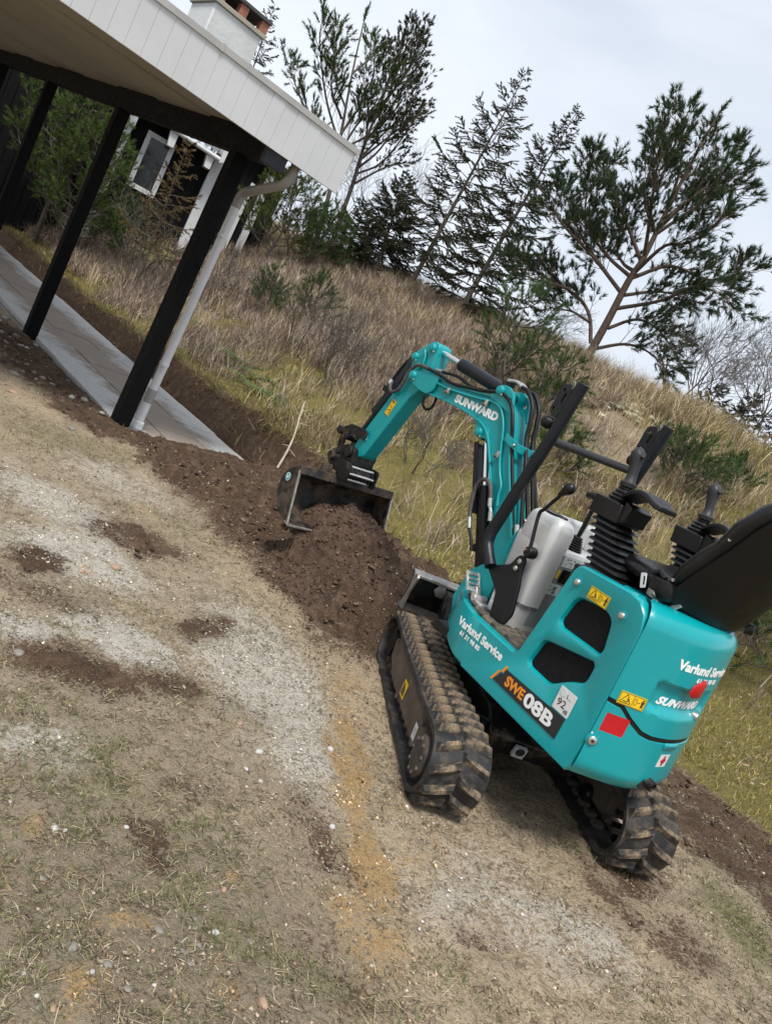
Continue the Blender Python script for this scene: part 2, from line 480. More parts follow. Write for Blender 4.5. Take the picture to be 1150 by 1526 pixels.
class G:
    """collects shapes for ONE mesh object"""

    def __init__(self, T=None):
        self.v, self.f, self.T = [], [], T

    def add(self, vs, fs):
        o = len(self.v)
        for p in vs:
            q = Vector((float(p[0]), float(p[1]), float(p[2])))
            self.v.append(tuple(self.T @ q) if self.T is not None else tuple(q))
        self.f += [tuple(i + o for i in f) for f in fs]
        return self

    def box(self, c, s, rot=None):
        hx, hy, hz = s[0] / 2, s[1] / 2, s[2] / 2
        vs = [Vector((x, y, z)) for x in (-hx, hx) for y in (-hy, hy) for z in (-hz, hz)]
        if rot is not None:
            vs = [rot @ v for v in vs]
        vs = [v + Vector(c) for v in vs]
        return self.add(vs, [(0, 1, 3, 2), (4, 6, 7, 5), (0, 4, 5, 1), (2, 3, 7, 6), (0, 2, 6, 4), (1, 5, 7, 3)])

    def prism(self, poly, y0, y1):
        """polygon in (x, z) extruded along y"""
        n = len(poly)
        vs = [(p[0], y0, p[1]) for p in poly] + [(p[0], y1, p[1]) for p in poly]
        fs = [tuple(range(n)), tuple(range(2 * n - 1, n - 1, -1))]
        fs += [(i, i + n, (i + 1) % n + n, (i + 1) % n) for i in range(n)]
        return self.add(vs, fs)

    def slab(self, poly, z0, z1):
        """polygon in (x, y) extruded along z"""
        n = len(poly)
        vs = [(p[0], p[1], z0) for p in poly] + [(p[0], p[1], z1) for p in poly]
        fs = [tuple(range(n - 1, -1, -1)), tuple(range(n, 2 * n))]
        fs += [(i, (i + 1) % n, (i + 1) % n + n, i + n) for i in range(n)]
        return self.add(vs, fs)

    def tube(self, pts, r, n=10, caps=True, flat=None):
        pts = [Vector([float(c) for c in p]) for p in pts]
        rs = r if hasattr(r, '__len__') else [r] * len(pts)
        vs, fs = [], []
        prev = None
        for i, p in enumerate(pts):
            d = (pts[min(i + 1, len(pts) - 1)] - pts[max(i - 1, 0)])
            if d.length < 1e-9:
                d = Vector((0, 0, 1))
            d.normalize()
            if prev is None:
                a = Vector((0, 0, 1)) if abs(d.z) < 0.9 else Vector((1, 0, 0))
                u = d.cross(a).normalized()
            else:
                u = (prev - d * prev.dot(d)).normalized()
            prev = u
            w = d.cross(u)
            for k in range(n):
                t = 2 * math.pi * k / n
                vs.append(p + (u * math.cos(t) + w * math.sin(t)) * rs[i])
        m = len(pts)
        for i in range(m - 1):
            for k in range(n):
                a, b = i * n + k, i * n + (k + 1) % n
                fs.append((a, b, b + n, a + n))
        if caps:
            fs.append(tuple(range(n - 1, -1, -1)))
            fs.append(tuple((m - 1) * n + k for k in range(n)))
        return self.add(vs, fs)

    def cyl(self, a, b, r, n=20, r2=None):
        return self.tube([a, b], [r, r if r2 is None else r2], n)

    def lathe(self, prof, o, axis, n=24):
        """profile [(radius, distance along axis)] turned about axis through o"""
        o = Vector(o)
        d = Vector(axis).normalized()
        a = Vector((0, 0, 1)) if abs(d.z) < 0.9 else Vector((1, 0, 0))
        u = d.cross(a).normalized()
        w = d.cross(u)
        vs, fs = [], []
        for (r, h) in prof:
            for k in range(n):
                t = 2 * math.pi * k / n
                vs.append(o + d * h + (u * math.cos(t) + w * math.sin(t)) * r)
        for i in range(len(prof) - 1):
            for k in range(n):
                p, q = i * n + k, i * n + (k + 1) % n
                fs.append((p, q, q + n, p + n))
        fs.append(tuple(range(n - 1, -1, -1)))
        fs.append(tuple((len(prof) - 1) * n + k for k in range(n)))
        return self.add(vs, fs)

    def loft(self, rings, cap0=True, cap1=True, closed=True):
        n = len(rings[0])
        vs = [p for r in rings for p in r]
        fs = []
        for i in range(len(rings) - 1):
            for k in range(n if closed else n - 1):
                a, b = i * n + k, i * n + (k + 1) % n
                fs.append((a, b, b + n, a + n))
        if cap0:
            fs.append(tuple(range(n - 1, -1, -1)))
        if cap1:
            fs.append(tuple((len(rings) - 1) * n + k for k in range(n)))
        return self.add(vs, fs)

    def plate(self, outer, holes, y0, y1):
        """(x, z) plate with holes, between y0 (back) and y1 (front)"""
        import bmesh
        bm = bmesh.new()
        loops = []
        for lp in [outer] + list(holes):
            vv = [bm.verts.new((p[0], 0, p[1])) for p in lp]
            for i in range(len(vv)):
                bm.edges.new((vv[i], vv[(i + 1) % len(vv)]))
            loops.append(vv)
        bmesh.ops.triangle_fill(bm, edges=bm.edges[:], use_beauty=True, normal=(0, 1, 0))
        bm.verts.index_update()
        base = [v.co.copy() for v in bm.verts]
        tris = [[v.index for v in f.verts] for f in bm.faces]
        li = [[v.index for v in vv] for vv in loops]
        bm.free()
        n = len(base)
        vs = [(p.x, y1, p.z) for p in base] + [(p.x, y0, p.z) for p in base]
        fs = [tuple(f) for f in tris] + [tuple(i + n for i in reversed(f)) for f in tris]
        for lp in li:
            for i in range(len(lp)):
                a, b = lp[i], lp[(i + 1) % len(lp)]
                fs.append((a, b, b + n, a + n))
        return self.add(vs, fs)

    def mesh(self, name, smooth=40, fix=True):
        me = bpy.data.meshes.new(name)
        me.from_pydata(self.v, [], self.f)
        if fix:
            import bmesh
            bm = bmesh.new()
            bm.from_mesh(me)
            bmesh.ops.remove_doubles(bm, verts=bm.verts, dist=1e-5)
            bmesh.ops.recalc_face_normals(bm, faces=bm.faces)
            bm.to_mesh(me)
            bm.free()
        if smooth:
            me.polygons.foreach_set('use_smooth', [True] * len(me.polygons))
            me.set_sharp_from_angle(angle=R(smooth))
        me.update()
        return me

    def build(self, name, m, parent=None, smooth=40, bevel=0.0, seg=2):
        o = obj(name, self.mesh(name, smooth), m, parent)
        if bevel:
            b = o.modifiers.new('bevel', 'BEVEL')
            b.width = bevel
            b.segments = seg
            b.limit_method = 'ANGLE'
            b.angle_limit = R(38)
            b.harden_normals = False
        return o


def rounded(pts, r, n=4):
    """round the corners of a closed polygon"""
    out = []
    m = len(pts)
    for i in range(m):
        p0, p, p1 = (np.array(pts[(i + k) % m], float) for k in (-1, 0, 1))
        a, b = p0 - p, p1 - p
        la, lb = np.linalg.norm(a), np.linalg.norm(b)
        rr = min(r if not hasattr(r, '__len__') else r[i], la * 0.48, lb * 0.48)
        A, B_ = p + a / la * rr, p + b / lb * rr
        for k in range(n + 1):
            t = k / n
            out.append(tuple((1 - t) ** 2 * A + 2 * t * (1 - t) * p + t * t * B_))
    return out


def shrink(poly, d):
    """move every corner towards the centre by about d"""
    P = np.array(poly, float)
    m = len(P)
    out = []
    area = 0.5 * sum(P[i][0] * P[(i + 1) % m][1] - P[(i + 1) % m][0] * P[i][1] for i in range(m))
    sg = 1 if area > 0 else -1
    for i in range(m):
        t = P[(i + 1) % m] - P[i - 1]
        t = t / (np.linalg.norm(t) + 1e-9)
        nrm = np.array([-t[1], t[0]]) * sg
        out.append(tuple(P[i] + nrm * d))
    return out


def text_mesh(s, size, bold=0.0, shear=0.0, extrude=0.0006, space=1.0):
    """lettering as a mesh in its own x-y plane, left end at x=0, base line y=0"""
    cu = bpy.data.curves.new('t', 'FONT')
    cu.body = s
    cu.size = size
    cu.offset = bold
    cu.shear = shear
    cu.extrude = extrude
    cu.resolution_u = 3
    cu.space_character = space
    o = bpy.data.objects.new('t', cu)
    COL.objects.link(o)
    dg = bpy.context.evaluated_depsgraph_get()
    me = bpy.data.meshes.new_from_object(o.evaluated_get(dg))
    bpy.data.objects.remove(o)
    bpy.data.curves.remove(cu)
    return me


def place_text(s, width, hgt, fn, m, parent, name='lettering', bold=0.0, shear=0.0):
    """lettering scaled to width x hgt, each vertex (u, v, w) sent through fn to its place"""
    me = text_mesh(s, 1.0, bold, shear)
    co = np.empty(len(me.vertices) * 3, np.float32)
    me.vertices.foreach_get('co', co)
    co = co.reshape(-1, 3)
    lo, hi = co[:, :2].min(0), co[:, :2].max(0)
    u = (co[:, 0] - lo[0]) / (hi[0] - lo[0]) * width
    v = (co[:, 1] - lo[1]) / (hi[1] - lo[1]) * hgt
    new = np.array([fn(a, b, c) for a, b, c in zip(u, v, np.where(co[:, 2] > 0, 1.0, 0.0))], np.float32)
    me.vertices.foreach_set('co', new.ravel())
    me.materials.clear()
    me.update()
    me.name = name
    return obj(name, me, m, parent)

# ================================================================== GROUND
PALE = [(-0.98, 2.80, 0.30, 0.26, -0.09, 1.00), (-1.42, 3.32, 0.37, 0.22, -0.31, 0.70), (-0.53, 2.33, 0.19, 0.15, -0.01, 1.00), (-0.80, 2.15, 0.14, 0.09, 0.20, 0.80), (-0.13, 2.56, 0.52, 0.27, 2.17, 0.75), (0.07, 2.25, 0.38, 0.15, 2.06, 0.70), (-0.50, 1.67, 0.13, 0.11, -0.18, 0.55), (-1.34, 4.01, 0.42, 0.30, -0.42, 0.45), (-1.15, 3.18, 0.32, 0.18, -0.34, 0.80), (0.65, 1.83, 0.38, 0.27, -0.06, 0.5), (0.96, 1.87, 0.18, 0.15, -0.24, 0.55)]
SOIL = [(-1.02, 2.62, 0.12, 0.15, 0.30, 1.00), (-0.96, 3.26, 0.25, 0.23, 0.19, 0.90), (-0.58, 2.03, 0.19, 0.14, 0.02, 1.00), (-0.34, 2.18, 0.14, 0.10, -0.08, 0.85), (-0.40, 2.68, 0.11, 0.15, -0.13, 0.90), (-0.88, 2.38, 0.24, 0.09, 0.07, 0.60), (-2.84, 6.10, 1.27, 0.56, -0.74, 1.2), (-3.37, 6.36, 1.07, 0.40, -0.75, 1.2), (-2.14, 5.24, 0.45, 0.34, -0.63, 1.0), (-0.09, 1.49, 0.15, 0.04, -1.13, 0.75), (-0.15, 1.53, 0.11, 0.05, -0.77, 0.70), (0.22, 1.80, 0.20, 0.09, -0.94, 0.50), (1.09, 2.12, 0.13, 0.17, -0.64, 0.50), (1.24, 2.31, 0.15, 0.16, -0.63, 0.70), (0.13, 1.18, 0.05, 0.04, -0.06, 0.30), (-0.43, 1.48, 0.14, 0.06, -0.17, 0.35), (-0.10, 1.76, 0.09, 0.07, 0.22, 0.50), (-0.13, 2.20, 0.17, 0.11, -0.21, 0.30), (0.32, 1.39, 0.13, 0.08, -0.97, 0.40), (0.70, 1.64, 0.12, 0.08, -0.18, 0.40), (1.28, 2.03, 0.16, 0.12, -0.07, 0.60)]
SAND = [(0.15, 2.72, 0.45, 0.08, 1.79, 0.55), (0.23, 2.30, 0.49, 0.07, 1.77, 0.95), (0.30, 1.99, 0.32, 0.07, 1.81, 1.00), (0.36, 1.75, 0.27, 0.07, 1.85, 1.00), (0.38, 1.54, 0.21, 0.07, 1.68, 0.80), (-0.05, 1.24, 0.05, 0.03, -0.10, 1.00), (-0.08, 1.10, 0.05, 0.04, 0.18, 0.90), (0.11, 1.19, 0.04, 0.02, 0.04, 0.80), (-0.33, 1.42, 0.03, 0.03, 0.19, 0.80), (-1.04, 3.63, 0.22, 0.15, -0.44, 0.30), (0.08, 1.51, 0.03, 0.03, -0.03, 0.60), (-0.50, 2.59, 0.14, 0.08, -0.46, 0.35), (-0.92, 2.69, 0.15, 0.14, 0.26, 0.30), (0.50, 1.94, 0.22, 0.22, -0.29, 0.45), (-0.07, 1.05, 0.04, 0.02, 0.44, 0.80)]
GREEN = [(-1.77, 4.37, 0.61, 0.41, 0.76, 0.50), (-1.77, 5.04, 0.18, 0.36, 0.28, 0.70), (-0.97, 3.60, 0.49, 0.21, -0.49, 0.35), (1.58, 2.26, 0.27, 0.16, -1.60, 0.65), (1.68, 2.64, 0.17, 0.17, -0.26, 0.40), (-0.36, 1.69, 0.30, 0.19, 0.05, 0.35), (-0.11, 1.59, 0.15, 0.09, -0.19, 0.40), (0.15, 1.33, 0.17, 0.09, -0.27, 0.45), (0.33, 1.32, 0.12, 0.08, -0.12, 0.50), (0.64, 1.49, 0.16, 0.10, -0.01, 0.40), (-0.13, 2.69, 0.11, 0.20, -0.13, 0.30), (1.12, 2.27, 0.19, 0.10, 0.13, 0.40), (-0.83, 4.41, 0.64, 0.24, -0.78, 0.30)]


def weights(x, y):
    """how much of each kind of ground lies at a point"""
    p, q = to_pq(x, y)
    wob = 0.5 * (fbm(x * 5, y * 5, 81, 4) - 0.5)
    wx = x + 0.16 * (fbm(x * 4, y * 4, 83, 3) - 0.5)
    wy = y + 0.16 * (fbm(x * 4, y * 4, 85, 3) - 0.5)
    soil = blobs(wx, wy, SOIL) * (0.55 + 0.9 * fbm(x * 11, y * 11, 87, 3, 0.6))
    soil = np.maximum(soil, dig_mask(x, y) * 1.0)
    soil = np.maximum(soil, blobs(wx, wy, [(-0.02, 3.80, 0.46, 0.42, 2.35, 1.1), (0.25, 3.95, 0.55, 0.36, 2.5, 1.1), (-0.40, 4.4, 0.8, 0.42, 2.4, 1.0), (0.42, 3.66, 0.5, 0.22, 0.2, 0.9)]))
    bank = sstep(-0.06, 0.02, q) * (1 - sstep(0.13, 0.3, q + 0.12 * wob)) * sstep(-1.7, -1.0, p)
    soil = np.maximum(soil, bank)
    rut = sstep(-0.95, -0.72, q + 0.5 * wob) * (1 - sstep(-0.20, -0.05, q + 0.4 * wob)) * (1 - sstep(-4.2, -3.9, p + wob * 0.4))
    soil = np.maximum(soil, 0.85 * rut * (0.5 + 0.9 * fbm(x * 9, y * 9, 89, 3, 0.6)))
    lft = sstep(1.9, 2.6, -q) * 0.0
    pale = blobs(wx, wy, PALE) + lft
    sand = blobs(wx + 0.05 * (fbm(x * 9, y * 9, 82, 3) - 0.5), wy, SAND) * (0.15 + 1.25 * fbm(x * 10, y * 10, 84, 3, 0.6))
    green = blobs(wx, wy, GREEN)
    hill = sstep(-0.30, 0.05, q + 0.3 * wob) * (1 - dig_mask(x, y)) * (1 - bank)
    hill = hill * np.where(p > -1.5, sstep(0.0, 0.12, q), 1)
    moss = hill * sstep(0.36, 0.56, fbm(x * 1.1, y * 1.1, 91, 4) + 0.15 * sstep(2.4, 0.3, q) + 0.08 * sstep(0.5, -1.5, p) - 0.06 * sstep(3.0, 5.0, q))
    bare = hill * sstep(2.8, 3.6, q) * (1 - sstep(4.2, 5.2, q)) * sstep(-2.2, -1.4, p) * (1 - sstep(-0.2, 0.6, p)) * 0.9
    return soil, pale, sand, green, hill, moss, bare


BEIGE = [(0.80, 1.75, 0.75, 0.55, 0.5, 1.0), (0.45, 2.7, 0.7, 0.45, 1.75, 0.9), (0.95, 2.5, 0.8, 0.5, 0.5, 0.8), (-0.25, 3.4, 0.9, 0.35, -0.8, 0.75), (0.15, 3.1, 0.6, 0.4, 2.0, 0.7), (-1.5, 4.7, 0.9, 0.35, -0.75, 0.5), (-2.6, 5.2, 0.9, 0.3, -0.75, 0.8)]
DAMP = [(0.0, 1.30, 0.55, 0.40, 0.3, 0.7), (-0.35, 1.65, 0.45, 0.35, 0.3, 0.5), (0.25, 1.65, 0.35, 0.25, 1.2, 0.4), (-0.9, 4.0, 0.6, 0.25, -0.8, 0.4)]


def ground_mesh():
    # one sheet: fine rings close by, coarse rings out to the horizon
    rr = [0.35]
    while rr[-1] < 30:
        rr.append(rr[-1] * 1.0078 + 0.0006)
    while rr[-1] < 900:
        rr.append(rr[-1] * 1.12)
    rr = np.array(rr)
    th = np.concatenate([np.arange(-180, -60, 6.0), np.arange(-60, -42, 1.5), np.arange(-42, 42, 0.24), np.arange(42, 60, 1.5), np.arange(60, 180, 6.0)])
    thr = np.radians(th)
    A, Rr = np.meshgrid(thr, rr)
    X = (Rr * np.sin(A))
    Y = (Rr * np.cos(A))
    x, y = X.ravel(), Y.ravel()
    z = height(x, y)
    soil, pale, sand, green, hill, moss, bare = weights(x, y)
    z = z + np.clip(soil, 0, 1) * (1 - hill) * 0.05 * (fbm(x * 16, y * 16, 95, 3, 0.65) - 0.42)
    p_, q_ = to_pq(x, y)
    near = (1 - sstep(4.5, 7.0, np.hypot(x, y))) * (1 - sstep(-0.2, 0.1, q_))
    z = z + near * (0.018 * (fbm(x * 21, y * 21, 97, 3, 0.6) - 0.5) + 0.006 * (fbm(x * 60, y * 60, 99, 2) - 0.5))
    nr, na = X.shape
    idx = np.arange(nr * na).reshape(nr, na)
    a = idx[:-1, :]
    b = idx[1:, :]
    a2 = np.roll(a, -1, axis=1)
    b2 = np.roll(b, -1, axis=1)
    quad = np.stack([a, a2, b2, b], -1).reshape(-1, 4)[:, ::-1]
    # close the middle
    vs = np.stack([x, y, z], 1)
    vs = np.vstack([vs, [[0, 0, float(height(np.array([0.0]), np.array([0.0]))[0])]]])
    c = len(vs) - 1
    tri = np.stack([idx[0], np.roll(idx[0], -1), np.full(na, c)], 1)[:, ::-1]
    o = soup('ground', vs, tri=tri, quad=quad, smooth=True)
    me = o.data
    for nm, arr in (('w_a', (soil, pale, sand)), ('w_b', (green, hill, moss)), ('w_c', (bare, blobs(x, y, BEIGE), blobs(x, y, DAMP)))):
        at = me.attributes.new(nm, 'FLOAT_COLOR', 'POINT')
        cc = np.zeros((len(vs), 4), np.float32)
        for k in range(3):
            cc[:-1, k] = arr[k]
        at.data.foreach_set('color', cc.ravel())
    tag(o, kind='structure')
    return o


def ground_material():
    m, t, b = _nodes('lawn_sand_and_soil')
    co = t.nodes.new('ShaderNodeTexCoord').outputs['Object']

    def attr(n):
        a = t.nodes.new('ShaderNodeAttribute')
        a.attribute_name = n
        s = t.nodes.new('ShaderNodeSeparateColor')
        t.links.new(a.outputs['Color'], s.inputs[0])
        return s.outputs
    A, B_, C_ = attr('w_a'), attr('w_b'), attr('w_c')
    nbig = _noise(t, 2.2, 6, 0.6, vec=co)
    nmid = _noise(t, 14, 6, 0.65, vec=co)
    nfin = _noise(t, 90, 5, 0.7, vec=co)
    ngr = _noise(t, 320, 3, 0.6, vec=co)

    def mask(w, lo, hi, k=0.55):
        e = _math(t, 'MULTIPLY', _math(t, 'SUBTRACT', nmid, 0.5), k * 2.2)
        e2 = _math(t, 'MULTIPLY', _math(t, 'SUBTRACT', nfin, 0.5), k * 3.0)
        v = _math(t, 'ADD', _math(t, 'ADD', w, e), e2)
        r = t.nodes.new('ShaderNodeMapRange')
        r.inputs[1].default_value = lo
        r.inputs[2].default_value = hi
        r.interpolation_type = 'SMOOTHSTEP'
        t.links.new(v, r.inputs[0])
        return r.outputs[0]
    mudc = _ramp(t, nmid, [(0.28, (0.19, 0.15, 0.10)), (0.5, (0.41, 0.335, 0.235)), (0.70, (0.62, 0.52, 0.38))])
    mudc = _mix(t, _ramp(t, nbig, [(0.38, 0.0), (0.62, 0.7)]), mudc, _ramp(t, nfin, [(0.3, (0.34, 0.26, 0.17)), (0.7, (0.66, 0.54, 0.38))]))
    mudc = _mix(t, _ramp(t, nfin, [(0.30, 0.6), (0.46, 0.0)]), mudc, (0.15, 0.115, 0.078))
    beige = _ramp(t, nfin, [(0.27, (0.30, 0.215, 0.13)), (0.5, (0.58, 0.455, 0.31)), (0.72, (0.78, 0.66, 0.49))])
    beige = _mix(t, _ramp(t, nmid, [(0.34, 0.65), (0.52, 0.0)]), beige, (0.27, 0.20, 0.13))
    col = _mix(t, mask(C_[1], 0.15, 0.85, 0.9), mudc, beige)
    damp = _ramp(t, nfin, [(0.28, (0.13, 0.102, 0.07)), (0.5, (0.27, 0.218, 0.152)), (0.72, (0.42, 0.345, 0.25))])
    col = _mix(t, mask(C_[2], 0.10, 0.95, 0.9), col, damp)
    col = _mix(t, mask(B_[0], 0.30, 0.75), col, _ramp(t, nfin, [(0.3, (0.13, 0.125, 0.055)), (0.7, (0.30, 0.27, 0.12))]))
    palec = _ramp(t, nfin, [(0.28, (0.38, 0.335, 0.27)), (0.5, (0.64, 0.59, 0.51)), (0.72, (0.80, 0.76, 0.69))])
    col = _mix(t, mask(A[1], 0.15, 0.75, 0.9), col, palec)
    sandc = _ramp(t, nfin, [(0.3, (0.40, 0.245, 0.10)), (0.7, (0.62, 0.43, 0.22))])
    col = _mix(t, mask(A[2], 0.20, 0.80, 1.0), col, sandc)
    hillc = _ramp(t, nmid, [(0.30, (0.05, 0.038, 0.022)), (0.5, (0.14, 0.108, 0.06)), (0.72, (0.30, 0.235, 0.14))])
    col = _mix(t, mask(B_[1], 0.35, 0.65, 0.5), col, hillc)
    mossc = _ramp(t, nfin, [(0.25, (0.085, 0.078, 0.024)), (0.55, (0.235, 0.20, 0.062)), (0.8, (0.38, 0.31, 0.13))])
    col = _mix(t, mask(B_[2], 0.30, 0.62, 0.6), col, mossc)
    col = _mix(t, mask(C_[0], 0.35, 0.7, 0.7), col, _ramp(t, nfin, [(0.3, (0.30, 0.235, 0.16)), (0.7, (0.42, 0.34, 0.245))]))
    soilc = _ramp(t, nmid, [(0.25, (0.034, 0.019, 0.012)), (0.5, (0.098, 0.058, 0.036)), (0.74, (0.21, 0.137, 0.088))])
    soilc = _mix(t, _ramp(t, nfin, [(0.55, 0.0), (0.75, 0.6)]), soilc, (0.20, 0.145, 0.10))
    col = _mix(t, mask(A[0], 0.20, 0.70, 0.9), col, soilc)
    # specks: crumbs, bits of straw, grit; dark ones also paint in crevice shade
    sp = _ramp(t, ngr, [(0.58, 0.0), (0.68, 0.5)])
    col = _mix(t, sp, col, (0.48, 0.43, 0.35))
    sd = _ramp(t, _noise(t, 130, 4, 0.65, vec=co), [(0.31, 0.75), (0.42, 0.0)])
    col = _mix(t, sd, col, (0.055, 0.042, 0.030))
    t.links.new(col, b.inputs['Base Color'])
    b.inputs['Roughness'].default_value = 0.95
    b.inputs['Specular IOR Level'].default_value = 0.2
    h = _math(t, 'ADD', _math(t, 'MULTIPLY', nmid, 0.6), _math(t, 'ADD', _math(t, 'MULTIPLY', nfin, 0.5), _math(t, 'MULTIPLY', ngr, 0.22)))
    _bump(t, b, h, 1.0, 0.04)
    return m


ground = ground_mesh()
ground.data.materials.append(ground_material())

# ================================================================== COVERED PATH OF THE HOUSE
HM = Matrix(((E1[0], E2[0], 0, P0[0]), (E1[1], E2[1], 0, P0[1]), (0, 0, 1, 0), (0, 0, 0, 1)))   # x along the path, y towards the lawn
SZ = -0.19


def build_house():
    h = empty('house', HM)
    tag(h, 'white fascia house roof on black timber posts with a white chimney', 'house')
    rise = 0.044
    bz = lambda p: 1.905 + rise * (p + 0.12)
    for p in (-0.12, 2.36, 4.84, 7.32):
        G().box((p, 1.33, (bz(p) + 0.02 + SZ - 0.06) / 2), (0.112, 0.112, bz(p) + 0.02 - SZ + 0.06)).build('post', black_timber, h, bevel=0.006)
    g = G()
    pa, pb = -0.60, 9.5
    g.prism([(pa, bz(pa)), (pb, bz(pb)), (pb, bz(pb) + 0.19), (pa, bz(pa) + 0.19)], 1.275, 1.385)
    g.build('beam', black_timber, h, bevel=0.005)
    G().box((-0.60, 1.335, 1.945), (0.05, 0.16, 0.14)).build('beam_end_block', black_paint, h, bevel=0.004)
    # soffit boards running parallel to the fascia
    n, w = 9, 1.05
    for i in range(n):
        a = -0.60 + i * w
        st = 0.012 if i % 2 else 0.0
        z0, z1 = bz(a) + 0.175 - st, bz(a + w) + 0.175 - st
        G().prism([(a + 0.001, z0), (a + w - 0.001, z1), (a + w - 0.001, z1 + 0.03), (a + 0.001, z0 + 0.03)], 0.87, 6.2).build('soffit_board', soffit_mat, h, smooth=0)
    G().prism([(-0.60, 2.115), (9.4, 2.115 + 10 * rise), (9.4, 2.26 + 10 * rise), (-0.60, 2.26)], 0.875, 6.2).build('roof', roof_mat, h, smooth=0)
    # fascia of upright boards, 10 cm each
    bw = 0.0985
    for k in range(54):
        y = 0.841 + bw * (k + 0.5)
        dx = RNG.uniform(-0.0015, 0.0015)
        G().box((-0.63 + dx, y, (1.970 + 2.262) / 2), (0.022, bw - 0.0012, 0.292)).build('fascia_board', white_board, h, smooth=0, bevel=0.0008, seg=1)
    for k in range(60):
        p = -0.62 + bw * (k + 0.5)
        G().box((p, 0.841 - 0.011, 2.19 + rise * (p + 0.6)), (bw - 0.0012, 0.022, 0.14)).build('fascia_board', white_board, h, smooth=0)
    for a, b in ((0.815, 1.17), (1.172, 1.93), (1.932, 3.2), (3.202, 6.2)):
        g = G()
        g.prism([(-0.652, 2.256), (-0.652, 2.292), (-0.60, 2.298), (-0.54, 2.298), (-0.54, 2.288), (-0.646, 2.286), (-0.646, 2.256)], a, b)
        g.build('roof_flashing', flash_mat, h, smooth=0)
    G().box((-0.648, 1.931, 2.276), (0.014, 0.03, 0.05)).build('flashing_joint', flash_mat, h, bevel=0.003)
    # batten behind the lower fascia edge
    G().box((-0.595, 3.5, 1.992), (0.03, 5.3, 0.03)).build('fascia_batten', soffit_mat, h, smooth=0)
    # down pipe
    d = G()
    d.tube(catmull([(-0.50, 1.12, 2.02), (-0.50, 1.12, 1.95), (-0.485, 1.12, 1.89), (-0.44, 1.12, 1.850), (-0.38, 1.12, 1.832)], 5), 0.034, 16)
    d.tube([(-0.385, 1.12, 1.834), (-0.06, 1.12, 1.742)], 0.0335, 16)
    d.tube(catmull([(-0.065, 1.12, 1.744), (0.0, 1.12, 1.722), (0.033, 1.12, 1.69), (0.04, 1.12, 1.64), (0.04, 1.12, 1.60)], 5), 0.034, 16)
    dp = d.build('pipe_offset', pipe_grey, h)
    for p in ((-0.385, 1.834, -0.36, 1.827), (-0.09, 1.751, -0.065, 1.744)):
        G().tube([(p[0], 1.12, p[1]), (p[2], 1.12, p[3])], 0.0355, 16).build('pipe_collar', pipe_grey, dp)
    v = G().tube([(0.04, 1.12, 1.61), (0.04, 1.12, 0.11)], 0.033, 18).build('downpipe', pipe_mat, h)
    G().tube([(0.04, 1.12, 0.14), (0.04, 1.12, 0.03)], 0.0355, 18).build('grey_sleeve', pipe_grey, v)
    G().tube([(0.04, 1.12, 0.03), (0.04, 1.12, -0.13)], 0.034, 18).build('lower_pipe', pipe_mat, v)
    G().lathe([(0.036, 0), (0.046, 0.008), (0.048, 0.03), (0.043, 0.034), (0.048, 0.04), (0.047, 0.06), (0.036, 0.066), (0.036, 0.11)], (0.04, 1.12, -0.125), (0, 0, -1), 20).build('pipe_socket', pipe_mat, v)
    for z in (0.35, 1.38):
        b = G()
        b.tube([(0.04, 1.12, z - 0.012), (0.04, 1.12, z + 0.012)], 0.037, 18)
        b.box((-0.005, 1.15, z), (0.03, 0.03, 0.02))
        b.build('pipe_bracket', pipe_mat, v)
    # chimney
    c = empty('chimney')
    bpy.data.objects.remove(c)
    g = G()
    g.box((1.715, 1.05, 2.60), (0.49, 0.46, 0.86))
    ch = g.build('chimney', chimney_mat, h, bevel=0.012)
    G().box((1.715, 1.05, 3.045), (0.53, 0.50, 0.035)).build('chimney_ledge', soffit_mat, ch, bevel=0.004)
    for (x, y) in ((1.50, 0.84), (1.50, 1.05), (1.50, 1.26), (1.93, 0.84), (1.93, 1.05), (1.93, 1.26)):
        G().box((x, y, 3.105), (0.08, 0.075, 0.088)).build('brick', brick_mat, ch, bevel=0.004)
    G().box((1.715, 1.05, 3.165), (0.54, 0.51, 0.03)).build('chimney_cap', roof_mat, ch, bevel=0.004)
    return h


house = build_house()


# ================================================================== PAVING
def build_paving():
    g = G(HM)
    g.box((6.0, 0.655, SZ - 0.062), (12.2, 1.33, 0.02))
    pv = g.build('path', sandy_mat, smooth=0)
    tag(pv, kind='structure')
    cols = ((-1.285, -0.865), (-0.86, -0.45), (-0.445, -0.02))
    L = 0.42
    meshes = {}
    for ci, (qa, qb) in enumerate(cols):
        w = qb - qa - 0.006
        for var in range(2):
            me = G().box((0, 0, 0), (L - 0.006, w, 0.05)).mesh('slab', 0)
            meshes[(ci, var)] = me
            me.materials.append(slab_mat if ci != 1 else sandy_mat)
        off = (0.0, 0.0, 0.0)[ci]
        for k in range(28):
            p = -0.10 + off + L * (k + 0.5)
            m = meshes[(ci, k % 2)]
            o = obj('paving_slab', m, None, pv)
            o.matrix_basis = HM @ Matrix.Translation((p, -(qa + qb) / 2, SZ - 0.027 + RNG.uniform(-0.004, 0.004))) @ Matrix.Rotation(RNG.uniform(-0.006, 0.006), 4, 'Z') @ Matrix.Rotation(RNG.uniform(-0.006, 0.006), 4, 'X')
            if ci != 1 or k < 1:
                b = o.modifiers.new('bevel', 'BEVEL')
                b.width = 0.004
                b.segments = 1
    return pv


paving = build_paving()


